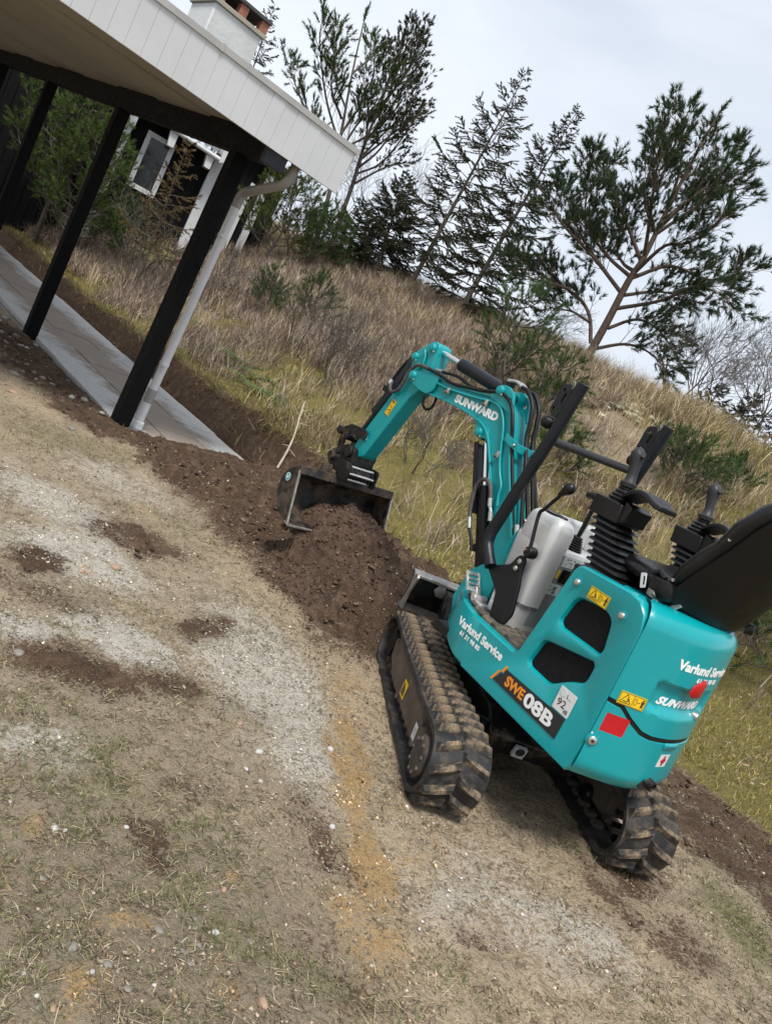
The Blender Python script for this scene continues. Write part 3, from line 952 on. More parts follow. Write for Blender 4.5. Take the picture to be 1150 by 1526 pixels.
# ================================================================== NEIGHBOUR'S HOUSE BEHIND THE SHRUBS
def build_neighbour():
    a = R(26.6)
    N = Matrix.Translation((-7.3, 14.25, 0)) @ Matrix.Rotation(a, 4, 'Z')
    h = empty('neighbour_house', N)
    tag(h, 'black boarded house with white window frame and corrugated roof behind the shrubs', 'house')
    bm = {}
    for (xa, xb, z0, z1, nm) in ((-6.4, 1.55, 0.1, 3.02, 'a'), (1.75, 2.95, 0.6, 3.35, 'b')):
        n = int((xb - xa) / 0.16)
        me = G().box((0, 0, 0), (0.150, 0.03, z1 - z0)).mesh('wall_board', 0)
        me.materials.append(black_timber)
        for k in range(n):
            o = obj('wall_board', me, None, h)
            o.location = (xa + 0.16 * (k + 0.5), 0.02 + 0.006 * (k % 2), (z0 + z1) / 2)
        G().box(((xa + xb) / 2, 0.12, (z0 + z1) / 2), (xb - xa, 0.15, z1 - z0 - 0.01)).build('wall', black_timber, h, smooth=0)
    # white timber
    G().box((0.02, -0.25, 1.75), (0.13, 0.13, 2.45)).build('veranda_post', white_board, h, bevel=0.006)
    G().prism([(-0.05, 2.62), (0.09, 2.62), (0.09, 2.98), (-0.22, 2.98)], -0.29, -0.21).build('post_bracket', white_board, h, smooth=0)
    G().box((1.66, -0.03, 1.75), (0.22, 0.14, 2.6)).build('corner_board', white_board, h, bevel=0.006)
    G().box((2.60, -0.05, 2.1), (0.13, 0.10, 2.2)).build('corner_board', white_board, h, bevel=0.006)
    G().box((2.36, -0.03, 1.9), (0.07, 0.06, 2.0)).build('corner_board', white_board, h, bevel=0.004)
    # window
    w = G()
    x0, x1, z0, z1, t = 0.34, 0.86, 1.75, 2.78, 0.085
    w.box(((x0 + x1) / 2, -0.02, z1 - t / 2), (x1 - x0, 0.06, t))
    w.box(((x0 + x1) / 2, -0.02, z0 + t / 2), (x1 - x0, 0.06, t))
    w.box((x0 + t / 2, -0.02, (z0 + z1) / 2), (t, 0.06, z1 - z0 - 2 * t - 0.004))
    w.box((x1 - t / 2, -0.02, (z0 + z1) / 2), (t, 0.06, z1 - z0 - 2 * t - 0.004))
    wf = w.build('window_frame', white_board, h, smooth=0)
    G().box(((x0 + x1) / 2, -0.005, (z0 + z1) / 2), (x1 - x0 - 2 * t + 0.004, 0.01, z1 - z0 - 2 * t + 0.004)).build('pane', glass_dark, wf, smooth=0)
    # gutter, brackets, corrugated sheet roof with its white verge
    G().tube([(-0.25, -0.42, 3.02), (1.60, -0.42, 2.92)], 0.045, 12).build('gutter', white_board, h)
    for x in (0.05, 0.75, 1.45):
        G().prism([(x - 0.05, 2.68), (x + 0.06, 2.68), (x + 0.06, 2.93), (x - 0.09, 2.93)], -0.40, -0.10).build('rafter_tail', white_board, h, smooth=0)
    vs, fs = [], []
    n = 90
    for i in range(n + 1):
        x = -0.4 + 2.0 * i / n
        z = 0.022 * math.sin(i * 2 * math.pi / 6.5)
        vs += [(x, -0.46, 3.01 + z), (x, 1.9, 3.70 + z)]
    for i in range(n):
        fs.append((2 * i, 2 * i + 2, 2 * i + 3, 2 * i + 1))
    G().add(vs, fs).build('corrugated_roof', corr_mat, h, smooth=80)
    G().prism([(1.60, 2.86), (1.78, 2.95), (1.78, 3.25), (1.60, 3.16)], -0.50, -0.44).build('verge_board', white_board, h, smooth=0)
    g = G()
    g.add([(1.60, -0.48, 2.90), (1.60, 1.9, 3.62), (1.60, 1.9, 3.80), (1.60, -0.48, 3.08), (1.66, -0.48, 2.90), (1.66, 1.9, 3.62), (1.66, 1.9, 3.80), (1.66, -0.48, 3.08)],
          [(0, 1, 2, 3), (7, 6, 5, 4), (0, 4, 5, 1), (3, 2, 6, 7), (0, 3, 7, 4), (1, 5, 6, 2)])
    g.build('verge_board', white_board, h, smooth=0)
    g = G()
    g.prism([(-6.6, 3.05), (-0.42, 3.05), (-0.42, 3.30), (-6.6, 3.30)], -0.2, 2.4)
    g.build('main_roof', roof_mat, h, smooth=0)
    G().prism([(1.70, 3.36), (3.05, 3.36), (3.05, 3.44), (1.70, 3.44)], -0.2, 2.4).build('flat_roof', roof_mat, h, smooth=0)
    return h


neighbour = build_neighbour()

# ================================================================== MINI EXCAVATOR
# machine frame: x forward, y left, z up, resting on the sloping lawn
_n = Vector((-SLOPE, 0, 1)).normalized()
_c = Vector((math.cos(R(124)), math.sin(R(124)), 0))
_c = (_c - _n * _c.dot(_n)).normalized()
_l = _n.cross(_c)
XM = Matrix(((_c.x, _l.x, _n.x, 0.752), (_c.y, _l.y, _n.y, 2.746), (_c.z, _l.z, _n.z, 0.752 * SLOPE), (0, 0, 0, 1)))
TU = Matrix.Rotation(R(-22.3), 4, 'Z')                                        # the tracks stand turned 22 degrees
TM = Matrix.Translation((0.25, 0.07, 0)) @ Matrix.Rotation(R(7.0), 4, 'Z')     # boom swung 7 degrees to the left
YC = 0.085                                                                     # centre line of the cab floor


hub_mat = mat('muddy_hub', (0.030, 0.028, 0.026), 0.7, var=0.3, dirt=(0.11, 0.085, 0.062), dirt_lo=0.45, dirt_hi=0.72, dirt_scale=18, bump=0.4, bscale=80)


def build_excavator():
    X = empty('mini_excavator', XM)
    tag(X, 'turquoise mini excavator with black seat and rubber tracks standing on the bare lawn', 'excavator')

    # ---------------------------------------------------------------- tracks
    zc, xf, xr = 0.124, 0.402, -0.492
    rf, rr_ = 0.106, 0.103

    def loop(off):
        """closed belt line, offset outwards by off: list of (x, z, nx, nz)"""
        out = []
        n = 14
        for k in range(n + 1):
            a = R(-90 + 180 * k / n)
            out.append((xf + (rf + off) * math.cos(a), zc + (rf + off) * math.sin(a), math.cos(a), math.sin(a)))
        for k in range(1, 20):
            t = k / 20
            sag = -0.006 * math.sin(math.pi * t)
            out.append((xf + (xr - xf) * t, zc + (rf + off) * (1 - t) + (rr_ + off) * t + sag, 0, 1))
        for k in range(n + 1):
            a = R(90 + 180 * k / n)
            out.append((xr + (rr_ + off) * math.cos(a), zc + (rr_ + off) * math.sin(a), math.cos(a), math.sin(a)))
        for k in range(1, 20):
            t = k / 20
            out.append((xr + (xf - xr) * t, zc - (rr_ + off) * (1 - t) - (rf + off) * t, 0, -1))
        return out

    base = loop(0.0)
    seglen = [0.0]
    for i in range(len(base)):
        a, b = base[i], base[(i + 1) % len(base)]
        seglen.append(seglen[-1] + math.hypot(b[0] - a[0], b[1] - a[1]))
    total = seglen[-1]

    def on_loop(s):
        s = s % total
        for i in range(len(base)):
            if seglen[i + 1] >= s:
                a, b = base[i], base[(i + 1) % len(base)]
                t = (s - seglen[i]) / (seglen[i + 1] - seglen[i])
                nx, nz = a[2] + (b[2] - a[2]) * t, a[3] + (b[3] - a[3]) * t
                m = math.hypot(nx, nz)
                return a[0] + (b[0] - a[0]) * t, a[1] + (b[1] - a[1]) * t, nx / m, nz / m

    NP = 40
    lug_l = G()
    # one chevron half: slanted, tapered block; x along the belt, y across, z out
    pts_b = [(-0.026, -0.001), (0.006, -0.001), (0.026, 0.050), (0.036, 0.088), (0.008, 0.088), (-0.006, 0.050)]
    pts_t = [(-0.017, 0.005), (-0.003, 0.005), (0.016, 0.050), (0.026, 0.082), (0.014, 0.082), (0.002, 0.050)]
    vs = [(p[0], p[1], -0.002) for p in pts_b] + [(p[0], p[1], 0.019) for p in pts_t]
    lf_ = [tuple(range(5, -1, -1)), tuple(range(6, 12))] + [(i, (i + 1) % 6, (i + 1) % 6 + 6, i + 6) for i in range(6)]
    lug_l.add(vs, lf_)
    me_l = lug_l.mesh('tread_lug', 0)
    me_l.materials.append(lug_mat)
    lug_r = G().add([(v[0] + 0.003, -v[1], v[2]) for v in vs], [tuple(reversed(f)) for f in lf_])
    me_r = lug_r.mesh('tread_lug', 0)
    me_r.materials.append(lug_mat)
    me_g = G().box((0, 0, 0.008), (0.030, 0.036, 0.018)).mesh('guide_lug', 0)
    me_g.materials.append(frame_mud)

    for side in (1, -1):
        yo = side * 0.4225
        yi = side * (0.4225 - 0.19)
        ym = (yo + yi) / 2
        g = G(TU)
        rings = []
        inner, outer = loop(-0.011), loop(0.009)
        N = len(base)
        cross = []
        for i in range(N):
            o_, n_ = outer[i], inner[i]
            cross.append([(n_[0], yi, n_[1]), (n_[0], yo, n_[1]), (o_[0] - o_[2] * 0.004, yo + side * 0.0, o_[1] - o_[3] * 0.004), (o_[0], yo - side * 0.012, o_[1]), (o_[0], yi + side * 0.012, o_[1]), (o_[0] - o_[2] * 0.004, yi, o_[1] - o_[3] * 0.004)])
        vv = [p for c in cross for p in c]
        ff = []
        for i in range(N):
            for k in range(6):
                a, b = i * 6 + k, i * 6 + (k + 1) % 6
                a2, b2 = ((i + 1) % N) * 6 + k, ((i + 1) % N) * 6 + (k + 1) % 6
                ff.append((a, b, b2, a2))
        g.add(vv, ff)
        belt = g.build('track_belt', rubber, X, smooth=50)
        for k in range(NP):
            for half, me, off in ((1, me_l, 0.0), (-1, me_r, 0.5)):
                x, z, nx, nz = on_loop(total * (k + off) / NP)
                tx, tz = -nz, nx                                        # along the belt
                # frame: lug x -> (tx,tz), lug y -> +y, lug z -> outwards
                L = Matrix(((tx, 0, nx, x + nx * 0.008), (0, 1, 0, ym), (tz, 0, nz, z + nz * 0.008), (0, 0, 0, 1)))
                o = obj('tread_lug', me, None, belt)
                o.matrix_basis = TU @ L
        for k in range(NP):
            x, z, nx, nz = on_loop(total * (k + 0.25) / NP)
            if x < -0.40:
                continue
            tx, tz = -nz, nx
            for dy in (0.036, -0.036):
                L = Matrix(((tx, 0, -nx, x - nx * 0.010), (0, 1, 0, ym + dy), (tz, 0, -nz, z - nz * 0.010), (0, 0, 0, 1)))
                o = obj('guide_lug', me_g, None, belt)
                o.matrix_basis = TU @ L
        # track frame: the muddy side beam
        g = G(TU)
        fr = [(-0.335, 0.062), (0.20, 0.050), (0.33, 0.085), (0.355, 0.150), (0.315, 0.185), (-0.30, 0.176), (-0.375, 0.150), (-0.385, 0.085)]
        a, b = side * 0.30, side * 0.400
        g.prism(fr, min(a, b), max(a, b))
        tf = g.build('track_frame', frame_mud, X, bevel=0.012)
        if side == 1:
            yy = 0.4015
            G(TU).prism([(-0.055, 0.088), (0.005, 0.086), (0.005, 0.146), (-0.055, 0.148)], yy, yy + 0.002).build('yellow_tag', yellow_ink, tf)
            G(TU).prism([(-0.045, 0.096), (-0.005, 0.095), (-0.012, 0.136), (-0.04, 0.118)], yy + 0.002, yy + 0.004).build('tag_print', dark_ink, tf)
            G(TU).prism([(-0.335, 0.086), (-0.30, 0.084), (-0.292, 0.134), (-0.327, 0.134)], yy, yy + 0.002).build('white_tag', white_sticker, tf)
            G(TU).prism([(-0.326, 0.096), (-0.308, 0.095), (-0.304, 0.124), (-0.322, 0.125)], yy + 0.002, yy + 0.0035).build('tag_print', grey_ink, tf)
            for (bx, bz_) in ((-0.34, 0.078), (0.02, 0.062), (-0.345, 0.160), (0.30, 0.170)):
                G(TU).lathe([(0.010, 0), (0.010, 0.007), (0.006, 0.010)], (bx, yy - 0.002, bz_), (0, 1, 0), 8).build('bolt', frame_mud, tf)
        # rollers, idler, sprocket
        for rx in (-0.24, 0.0, 0.22):
            G(TU).lathe([(0.028, 0), (0.034, 0.008), (0.034, 0.03), (0.028, 0.036), (0.028, 0.06), (0.034, 0.066), (0.034, 0.09), (0.028, 0.098)], (rx, ym - 0.049, zc - rf + 0.05), (0, 1, 0), 20).build('roller', black_metal, X)
        G(TU).lathe([(0.03, 0), (0.05, 0.004), (0.055, 0.03), (0.082, 0.04), (0.088, 0.05), (0.088, 0.10), (0.082, 0.11), (0.055, 0.12), (0.05, 0.146), (0.03, 0.15)], (xf, ym - 0.075, zc), (0, 1, 0), 28).build('idler', black_metal, X)
        sp = G(TU)
        sp.lathe([(0.05, 0), (0.074, 0.002), (0.074, 0.05), (0.062, 0.058)], (xr, ym - 0.02, zc), (0, side, 0), 30)
        for k in range(11):
            a = 2 * math.pi * k / 11
            sp.box((xr + 0.078 * math.cos(a), ym, zc + 0.078 * math.sin(a)), (0.018, 0.04, 0.018), Matrix.Rotation(-a, 3, 'Y'))
        spo = sp.build('sprocket', black_metal, X)
        G(TU).lathe([(0.066, 0), (0.066, 0.026), (0.060, 0.032), (0.045, 0.034), (0.02, 0.036)], (xr, ym + side * 0.070, zc), (0, side, 0), 28).build('hub', hub_mat, spo)
        for k in range(9):
            a = 2 * math.pi * k / 9
            G(TU).lathe([(0.0065, 0), (0.0065, 0.006), (0.004, 0.008)], (xr + 0.052 * math.cos(a), ym + side * 0.101, zc + 0.052 * math.sin(a)), (0, side, 0), 6).build('bolt', frame_mud, spo)

    # ---------------------------------------------------------------- lower frame, hoses, blade
    g = G(TU)
    g.prism([(-0.30, 0.13), (0.30, 0.13), (0.33, 0.19), (0.24, 0.255), (-0.24, 0.255), (-0.33, 0.20)], -0.175, 0.175)
    for x in (-0.22, 0.22):
        g.box((x, 0, 0.165), (0.07, 0.60, 0.07))
    lf = g.build('lower_frame', black_metal, X, bevel=0.008)
    G(TU).lathe([(0.20, 0), (0.20, 0.05), (0.18, 0.085)], (0, 0, 0.25), (0, 0, 1), 36).build('slew_ring', black_metal, X)
    g = G(TU)
    g.box((-0.345, 0.06, 0.175), (0.014, 0.042, 0.042), Matrix.Rotation(R(-18), 3, 'Y'))
    g.build('frame_label', grey_ink, lf)
    G(TU).lathe([(0.016, 0), (0.016, 0.0012)], (-0.3535, 0.06, 0.178), (-1, 0, -0.32), 14).build('label_print', dark_ink, lf)
    for k in range(3):
        G(TU).tube(catmull([(-0.10, 0.22, 0.23 - 0.016 * k), (-0.16, 0.29, 0.222 - 0.016 * k), (-0.22, 0.27, 0.218 - 0.017 * k), (-0.30, 0.18, 0.225 - 0.016 * k)], 5), 0.0075, 8).build('track_hose', hose_mat, X)
    # belly plates below the turntable
    G().prism([(-0.56, 0.335), (0.26, 0.335), (0.22, 0.375), (-0.56, 0.375)], -0.16, 0.30).build('belly_plate', black_metal, X, bevel=0.006)
    # dozer blade, lifted
    def blade_ring(y, t):
        prof = [(0.735, 0.195), (0.700, 0.235), (0.683, 0.285), (0.684, 0.335), (0.700, 0.362)]
        return [(x, y, z) for x, z in prof] + [(x + t, y, z) for x, z in reversed(prof)]
    bl = G(TU).loft([blade_ring(-0.40, 0.016), blade_ring(0.36, 0.016)]).build('dozer_blade', black_metal, X, smooth=50, bevel=0.002, seg=1)
    for y in (0.352, -0.392):
        g = G(TU)
        g.prism([(0.66, 0.19), (0.735, 0.185), (0.71, 0.36), (0.62, 0.375), (0.61, 0.36), (0.655, 0.28)], y - 0.006, y + 0.006)
        g.build('blade_end_plate', edge_steel, bl, bevel=0.002, seg=1)
    G(TU).prism([(0.655, 0.352), (0.71, 0.366), (0.71, 0.376), (0.655, 0.366)], -0.40, 0.36).build('blade_top_edge', edge_steel, bl, bevel=0.002, seg=1)
    G(TU).prism([(0.728, 0.175), (0.748, 0.175), (0.740, 0.215), (0.722, 0.215)], -0.40, 0.36).build('cutting_edge', edge_steel, bl)
    for y in (0.16, -0.16):
        g = G(TU)
        g.prism([(0.28, 0.14), (0.40, 0.12), (0.66, 0.235), (0.69, 0.30), (0.64, 0.33), (0.40, 0.22), (0.28, 0.215)], y - 0.03, y + 0.03)
        g.build('blade_arm', black_metal, bl, bevel=0.006)
    G(TU).prism([(0.45, 0.20), (0.66, 0.245), (0.655, 0.345), (0.60, 0.345)], -0.02, 0.20).build('blade_gusset', black_metal, bl, bevel=0.004)
    G(TU).lathe([(0.012, 0), (0.030, 0.002), (0.030, 0.012), (0.014, 0.014)], (0.672, 0.22, 0.325), (-1, 0, 0), 6).build('blade_nut', edge_steel, bl)

    # ---------------------------------------------------------------- left side panel with its skirt
    Y = 0.355
    win_u = [(-0.381, 0.753), (-0.478, 0.766), (-0.518, 0.752), (-0.537, 0.668), (-0.530, 0.652), (-0.366, 0.650), (-0.350, 0.664), (-0.366, 0.732)]
    win_l = [(-0.330, 0.580), (-0.350, 0.588), (-0.528, 0.622), (-0.536, 0.612), (-0.534, 0.560), (-0.480, 0.533), (-0.418, 0.486), (-0.322, 0.490), (-0.311, 0.502)]
    win_u = rounded(win_u, 0.022, 3)
    win_l = rounded(win_l, 0.018, 3)
    outer = [(-0.05, 0.330), (-0.05, 0.492), (-0.235, 0.487), (-0.252, 0.494), (-0.262, 0.515), (-0.318, 0.815), (-0.330, 0.831), (-0.345, 0.836), (-0.535, 0.845), (-0.575, 0.838), (-0.605, 0.812), (-0.621, 0.770), (-0.622, 0.45), (-0.612, 0.340), (-0.600, 0.326)]
    hu, hl = shrink(win_u, -0.009), shrink(win_l, -0.009)
    g = G()
    import bmesh
    bm = bmesh.new()
    loops = []
    for lp in (outer, hu, hl):
        vv = [bm.verts.new((p[0], Y, p[1])) for p in lp]
        for i in range(len(vv)):
            bm.edges.new((vv[i], vv[(i + 1) % len(vv)]))
        loops.append(vv)
    bmesh.ops.triangle_fill(bm, edges=bm.edges[:], use_beauty=True, normal=(0, 1, 0))
    bm.verts.index_update()
    g.add([v.co for v in bm.verts], [tuple(v.index for v in f.verts) for f in bm.faces])
    bm.free()
    # reveals of the two grille openings
    for lp, inn in ((hu, win_u), (hl, win_l)):
        n = len(lp)
        r2 = shrink(lp, 0.005)
        vs = [(p[0], Y, p[1]) for p in lp] + [(p[0], Y - 0.003, p[1]) for p in r2] + [(p[0], Y - 0.016, p[1]) for p in inn]
        fs = []
        for i in range(n):
            j = (i + 1) % n
            fs += [(i, j, j + n, i + n), (i + n, j + n, j + 2 * n, i + 2 * n)]
        g.add(vs, fs)
    # rolled edge all round (not at the front joint)
    ed = outer[1:] + [outer[0]]
    for off, dy in ((0.0, 0.0),):
        o1 = shrink(outer, -0.004)
        o2 = shrink(outer, -0.006)
        n = len(outer)
        vs = [(p[0], Y, p[1]) for p in outer] + [(p[0], Y - 0.004, p[1]) for p in o1] + [(p[0], Y - 0.014, p[1]) for p in o2] + [(p[0], Y - 0.03, p[1]) for p in o2]
        fs = []
        for i in range(n):
            j = (i + 1) % n
            if i == 0:
                continue
            for k in range(3):
                fs.append((i + k * n, j + k * n, j + (k + 1) * n, i + (k + 1) * n))
        g.add(vs, fs)
    # the skirt carries on round the front corner of the floor
    plan = catmull([(-0.05, 0.355), (0.02, 0.345), (0.10, 0.318), (0.19, 0.272), (0.27, 0.215), (0.335, 0.15), (0.36, 0.085), (0.345, 0.01), (0.29, -0.08), (0.19, -0.145), (0.05, -0.18), (-0.15, -0.19), (-0.30, -0.19)], 6)
    prof = [(0.028, 0.330 - 0.006), (0.010, 0.330 - 0.003), (0.0, 0.338), (0.0, 0.486), (0.004, 0.494), (0.014, 0.498), (0.03, 0.496)]
    rings = []
    for i, p in enumerate(plan):
        t = plan[min(i + 1, len(plan) - 1)] - plan[max(i - 1, 0)]
        t = t / np.linalg.norm(t)
        nin = np.array([t[1], -t[0]]) * 1.0
        if i == 0:
            nin = np.array([0, -1.0])
        # inward = towards the machine's centre
        c_in = np.array([-0.05, YC]) - p
        if nin @ c_in < 0:
            nin = -nin
        lift = 0.03 * sstep(0.0, 0.3, p[0])
        rings.append([(p[0] + nin[0] * d, p[1] + nin[1] * d, z + (lift if z < 0.4 else 0)) for d, z in prof])
    g.loft(rings, False, False, closed=False)
    side = g.build('side_panel', teal, X, smooth=35)
    for wn in (win_u, win_l):
        G().prism(wn, Y - 0.020, Y - 0.016).build('grille', dark_void, side)
    for (bx, bz_) in ((-0.351, 0.790), (-0.546, 0.780)):
        G().lathe([(0.0165, -0.004), (0.0165, 0.0012), (0.012, 0.0016)], (bx, Y, bz_), (0, 1, 0), 20).build('bolt_recess', teal_boom, side)
        G().lathe([(0.011, 0.001), (0.011, 0.005), (0.0085, 0.009), (0.004, 0.0102)], (bx, Y, bz_), (0, 1, 0), 16).build('bolt', steel, side)

    def flat(x0, z0, y):
        return lambda u, v, w: (x0 - u, y + 0.0006 * w, z0 + v)

    def quad(pts, y, m, name, parent, th=0.0012):
        return G().prism(pts, y, y + th).build(name, m, parent, smooth=0)
    # model decal
    dec = quad([(-0.214, 0.376), (-0.235, 0.412), (-0.246, 0.412), (-0.250, 0.432), (-0.533, 0.438), (-0.531, 0.371)], Y + 0.0008, dark_ink, 'model_decal', side)
    quad([(-0.200, 0.372), (-0.209, 0.372), (-0.230, 0.413), (-0.221, 0.413)], Y + 0.0008, orange_ink, 'orange_flash', side)
    quad([(-0.231, 0.415), (-0.242, 0.415), (-0.254, 0.440), (-0.243, 0.440)], Y + 0.0008, orange_ink, 'orange_flash', side)
    place_text('SWE', 0.092, 0.035, flat(-0.268, 0.387, Y + 0.0022), orange_ink, dec, bold=0.035)
    place_text('08B', 0.132, 0.045, flat(-0.366, 0.382, Y + 0.0022), white_ink, dec, bold=0.035)
    st = quad(rounded([(-0.472, 0.443), (-0.540, 0.443), (-0.540, 0.514), (-0.472, 0.514)], 0.003, 2), Y + 0.0022, white_sticker, 'noise_label', side)
    place_text('92', 0.034, 0.022, flat(-0.482, 0.459, Y + 0.0036), dark_ink, st, bold=0.0)
    place_text('dB', 0.017, 0.012, flat(-0.516, 0.450, Y + 0.0036), dark_ink, st)
    place_text('L', 0.007, 0.012, flat(-0.507, 0.491, Y + 0.0036), dark_ink, st)
    place_text('WA', 0.011, 0.006, flat(-0.516, 0.489, Y + 0.0036), grey_ink, st)
    G().lathe([(0.012, 0), (0.012, 0.0008)], (-0.489, Y + 0.0036, 0.499), (0, 1, 0), 20).build('label_emblem', pale_sticker, st)
    # contractor's name on the skirt
    place_text('Varlund Service', 0.262, 0.031, flat(0.052, 0.436, Y + 0.0007), white_ink, side, bold=0.036)
    place_text('61 31 98 85', 0.120, 0.0165, flat(0.020, 0.410, Y + 0.0007), white_ink, side, bold=0.03)

    def warning(pts_fn, parent, flip=1):
        """two-part yellow warning label, 0.08 x 0.038; pts_fn maps (u, v, lift)"""
        def poly(pl, lift, m, nm, par):
            n = len(pl)
            vs = [pts_fn(a, b, lift) for a, b in pl] + [pts_fn(a, b, lift + 0.0010) for a, b in pl]
            fs = [tuple(range(n)), tuple(range(2 * n - 1, n - 1, -1))] + [(i, i + n, (i + 1) % n + n, (i + 1) % n) for i in range(n)]
            return G().add(vs, fs).build(nm, m, par, smooth=0)

        def strip(pl, lift, m, nm, par, w=0.0011, close=True):
            g_ = G()
            k = len(pl)
            for i in range(k if close else k - 1):
                a, b = np.array(pl[i], float), np.array(pl[(i + 1) % k], float)
                t = (b - a) / (np.linalg.norm(b - a) + 1e-9)
                nn = np.array([-t[1], t[0]]) * w / 2
                q = [a - nn, b - nn, b + nn, a + nn]
                vs = [pts_fn(c[0], c[1], lift) for c in q] + [pts_fn(c[0], c[1], lift + 0.0006) for c in q]
                g_.add(vs, [(0, 1, 2, 3), (7, 6, 5, 4), (0, 4, 5, 1), (1, 5, 6, 2), (2, 6, 7, 3), (3, 7, 4, 0)])
            return g_.build(nm, m, par, smooth=0)
        s = poly([(0, 0), (0.027, 0), (0.054, 0), (0.081, 0), (0.081, 0.038), (0.054, 0.038), (0.027, 0.038), (0, 0.038)], 0.0008, yellow_ink, 'warning_label', parent)
        strip([(0.002, 0.002), (0.079, 0.002), (0.079, 0.036), (0.002, 0.036)], 0.0019, dark_ink, 'label_border', s, 0.0009)
        strip([(0.043, 0.002), (0.043, 0.036)], 0.0019, dark_ink, 'label_border', s, 0.0009, False)
        strip([(0.006, 0.007), (0.038, 0.007), (0.022, 0.033)], 0.0019, dark_ink, 'warning_triangle', s, 0.0016)
        strip([(0.015, 0.012), (0.028, 0.012), (0.030, 0.017), (0.024, 0.021)], 0.0019, dark_ink, 'label_symbol', s, 0.0022, False)
        strip([(0.047, 0.010), (0.054, 0.010), (0.054, 0.028), (0.047, 0.028)], 0.0019, dark_ink, 'label_symbol', s, 0.0009)
        strip([(0.056, 0.020), (0.065, 0.020)], 0.0019, dark_ink, 'label_symbol', s, 0.0012, False)
        poly([(0.069, 0.008), (0.071, 0.008), (0.0715, 0.016), (0.073, 0.008), (0.075, 0.008), (0.0745, 0.018), (0.077, 0.026), (0.067, 0.026), (0.0695, 0.018)], 0.0019, dark_ink, 'label_figure', s)
        poly([(0.0705, 0.0275), (0.0735, 0.0275), (0.0745, 0.030), (0.0735, 0.0325), (0.0705, 0.0325), (0.0695, 0.030)], 0.0019, dark_ink, 'label_figure', s)
        return s
    warning(lambda u, v, w: (-0.404 - u, Y + w, 0.767 + v), side)

    # ---------------------------------------------------------------- rear bonnet and counterweight
    RP = catmull([(-0.627, 0.3555), (-0.638, 0.340), (-0.655, 0.300), (-0.676, 0.250), (-0.691, 0.205), (-0.697, 0.140), (-0.688, 0.070), (-0.667, 0.0), (-0.635, -0.06), (-0.590, -0.115), (-0.53, -0.158), (-0.45, -0.185), (-0.32, -0.19)], 10)
    RP = np.array(RP)
    RS = np.concatenate([[0], np.cumsum(np.linalg.norm(np.diff(RP, axis=0), axis=1))])

    def rear(s):
        x = np.interp(s, RS, RP[:, 0])
        y = np.interp(s, RS, RP[:, 1])
        e = 0.012
        tx = np.interp(s + e, RS, RP[:, 0]) - np.interp(s - e, RS, RP[:, 0])
        ty = np.interp(s + e, RS, RP[:, 1]) - np.interp(s - e, RS, RP[:, 1])
        if s < 0.012:
            tx, ty = np.interp(0.02, RS, RP[:, 0]) - RP[0, 0], np.interp(0.02, RS, RP[:, 1]) - RP[0, 1]
        m = math.hypot(tx, ty)
        return float(x), float(y), float(ty / m), float(-tx / m)      # outward normal

    def s_of_left(y):
        return float(np.interp(-y, -RP[:, 1], RS))

    def seam_z(s):
        y = float(np.interp(s, RS, RP[:, 1]))
        return float(np.interp(-y, [-0.36, -0.315, -0.275, -0.235, -0.20, 0.10, 0.2], [0.572, 0.566, 0.535, 0.512, 0.506, 0.506, 0.506]))

    def dent(s, z):
        """pressed recess that carries the maker's name"""
        y = float(np.interp(s, RS, RP[:, 1]))
        u = sstep(0.262, 0.238, y) * sstep(-0.085, -0.055, y)
        v = sstep(0.572, 0.592, z) * (1 - sstep(0.655, 0.672, z))
        return 0.021 * float(u * v)

    ZT = 0.852

    def surf(s, z, lift=0.0):
        x, y, nx, ny = rear(s)
        ins = 0.0
        rt = 0.062
        if z > ZT - rt:
            t = min(1.0, (z - (ZT - rt)) / rt)
            ins = rt * (1 - math.sqrt(max(0, 1 - t * t)))
        if z < 0.375:
            t = (0.375 - z) / 0.05
            ins = max(ins, 0.028 * t * t)
        ins += dent(s, z) - lift
        return (x - nx * ins, y - ny * ins, z)
    smax = RS[-1]
    ss = np.concatenate([np.linspace(0, 0.55, 90), np.linspace(0.56, smax, 30)])
    hood, cw = [], []
    for s in ss:
        z0 = seam_z(s)
        zz = np.concatenate([np.linspace(z0 + 0.004, ZT - 0.062, 34), ZT - 0.062 * (1 - np.sin(np.linspace(0.1, math.pi / 2, 12)))])
        # the bonnet's lower edge rolls in a little
        ring = [tuple(np.array(surf(s, z0 + 0.003, -0.010))), tuple(np.array(surf(s, z0 + 0.0035, -0.003)))] + [surf(s, z) for z in zz]
        hood.append(ring)
        zz = np.linspace(0.326, z0 - 0.012, 26)
        cw.append([surf(s, 0.3255, -0.03)] + [surf(s, z, 0.001) for z in zz] + [surf(s, z0 - 0.010, -0.003), surf(s, z0 - 0.009, -0.014)])
    gh = G().loft(hood, False, False, closed=False)
    # flat top of the bonnet
    top = [r[-1] for r in hood]
    gh.add([(p[0], p[1], p[2]) for p in top] + [(-0.62, 0.300, ZT), (-0.30, 0.300, ZT), (-0.30, -0.12, ZT)][:0], [tuple(range(len(top)))])
    bonnet = gh.build('rear_bonnet', teal, X, smooth=35)
    gc = G().loft(cw, False, False, closed=False)
    weight = gc.build('counterweight', teal, X, smooth=35)
    g = G()
    rr2 = []
    for s in ss[:100]:
        z0 = seam_z(s)
        rr2.append([surf(s, z0 - 0.016, -0.010), surf(s, z0 - 0.012, -0.002), surf(s, z0 + 0.002, -0.002), surf(s, z0 + 0.008, -0.010)])
    g.loft(rr2, False, False, closed=False).build('rubber_seal', plastic, X, smooth=50)
    # dark gap behind the side panel's joint
    G().prism([(-0.618, 0.370), (-0.630, 0.370), (-0.630, 0.800), (-0.618, 0.800)], 0.325, 0.3445).build('panel_joint', dark_ink, X, smooth=0)
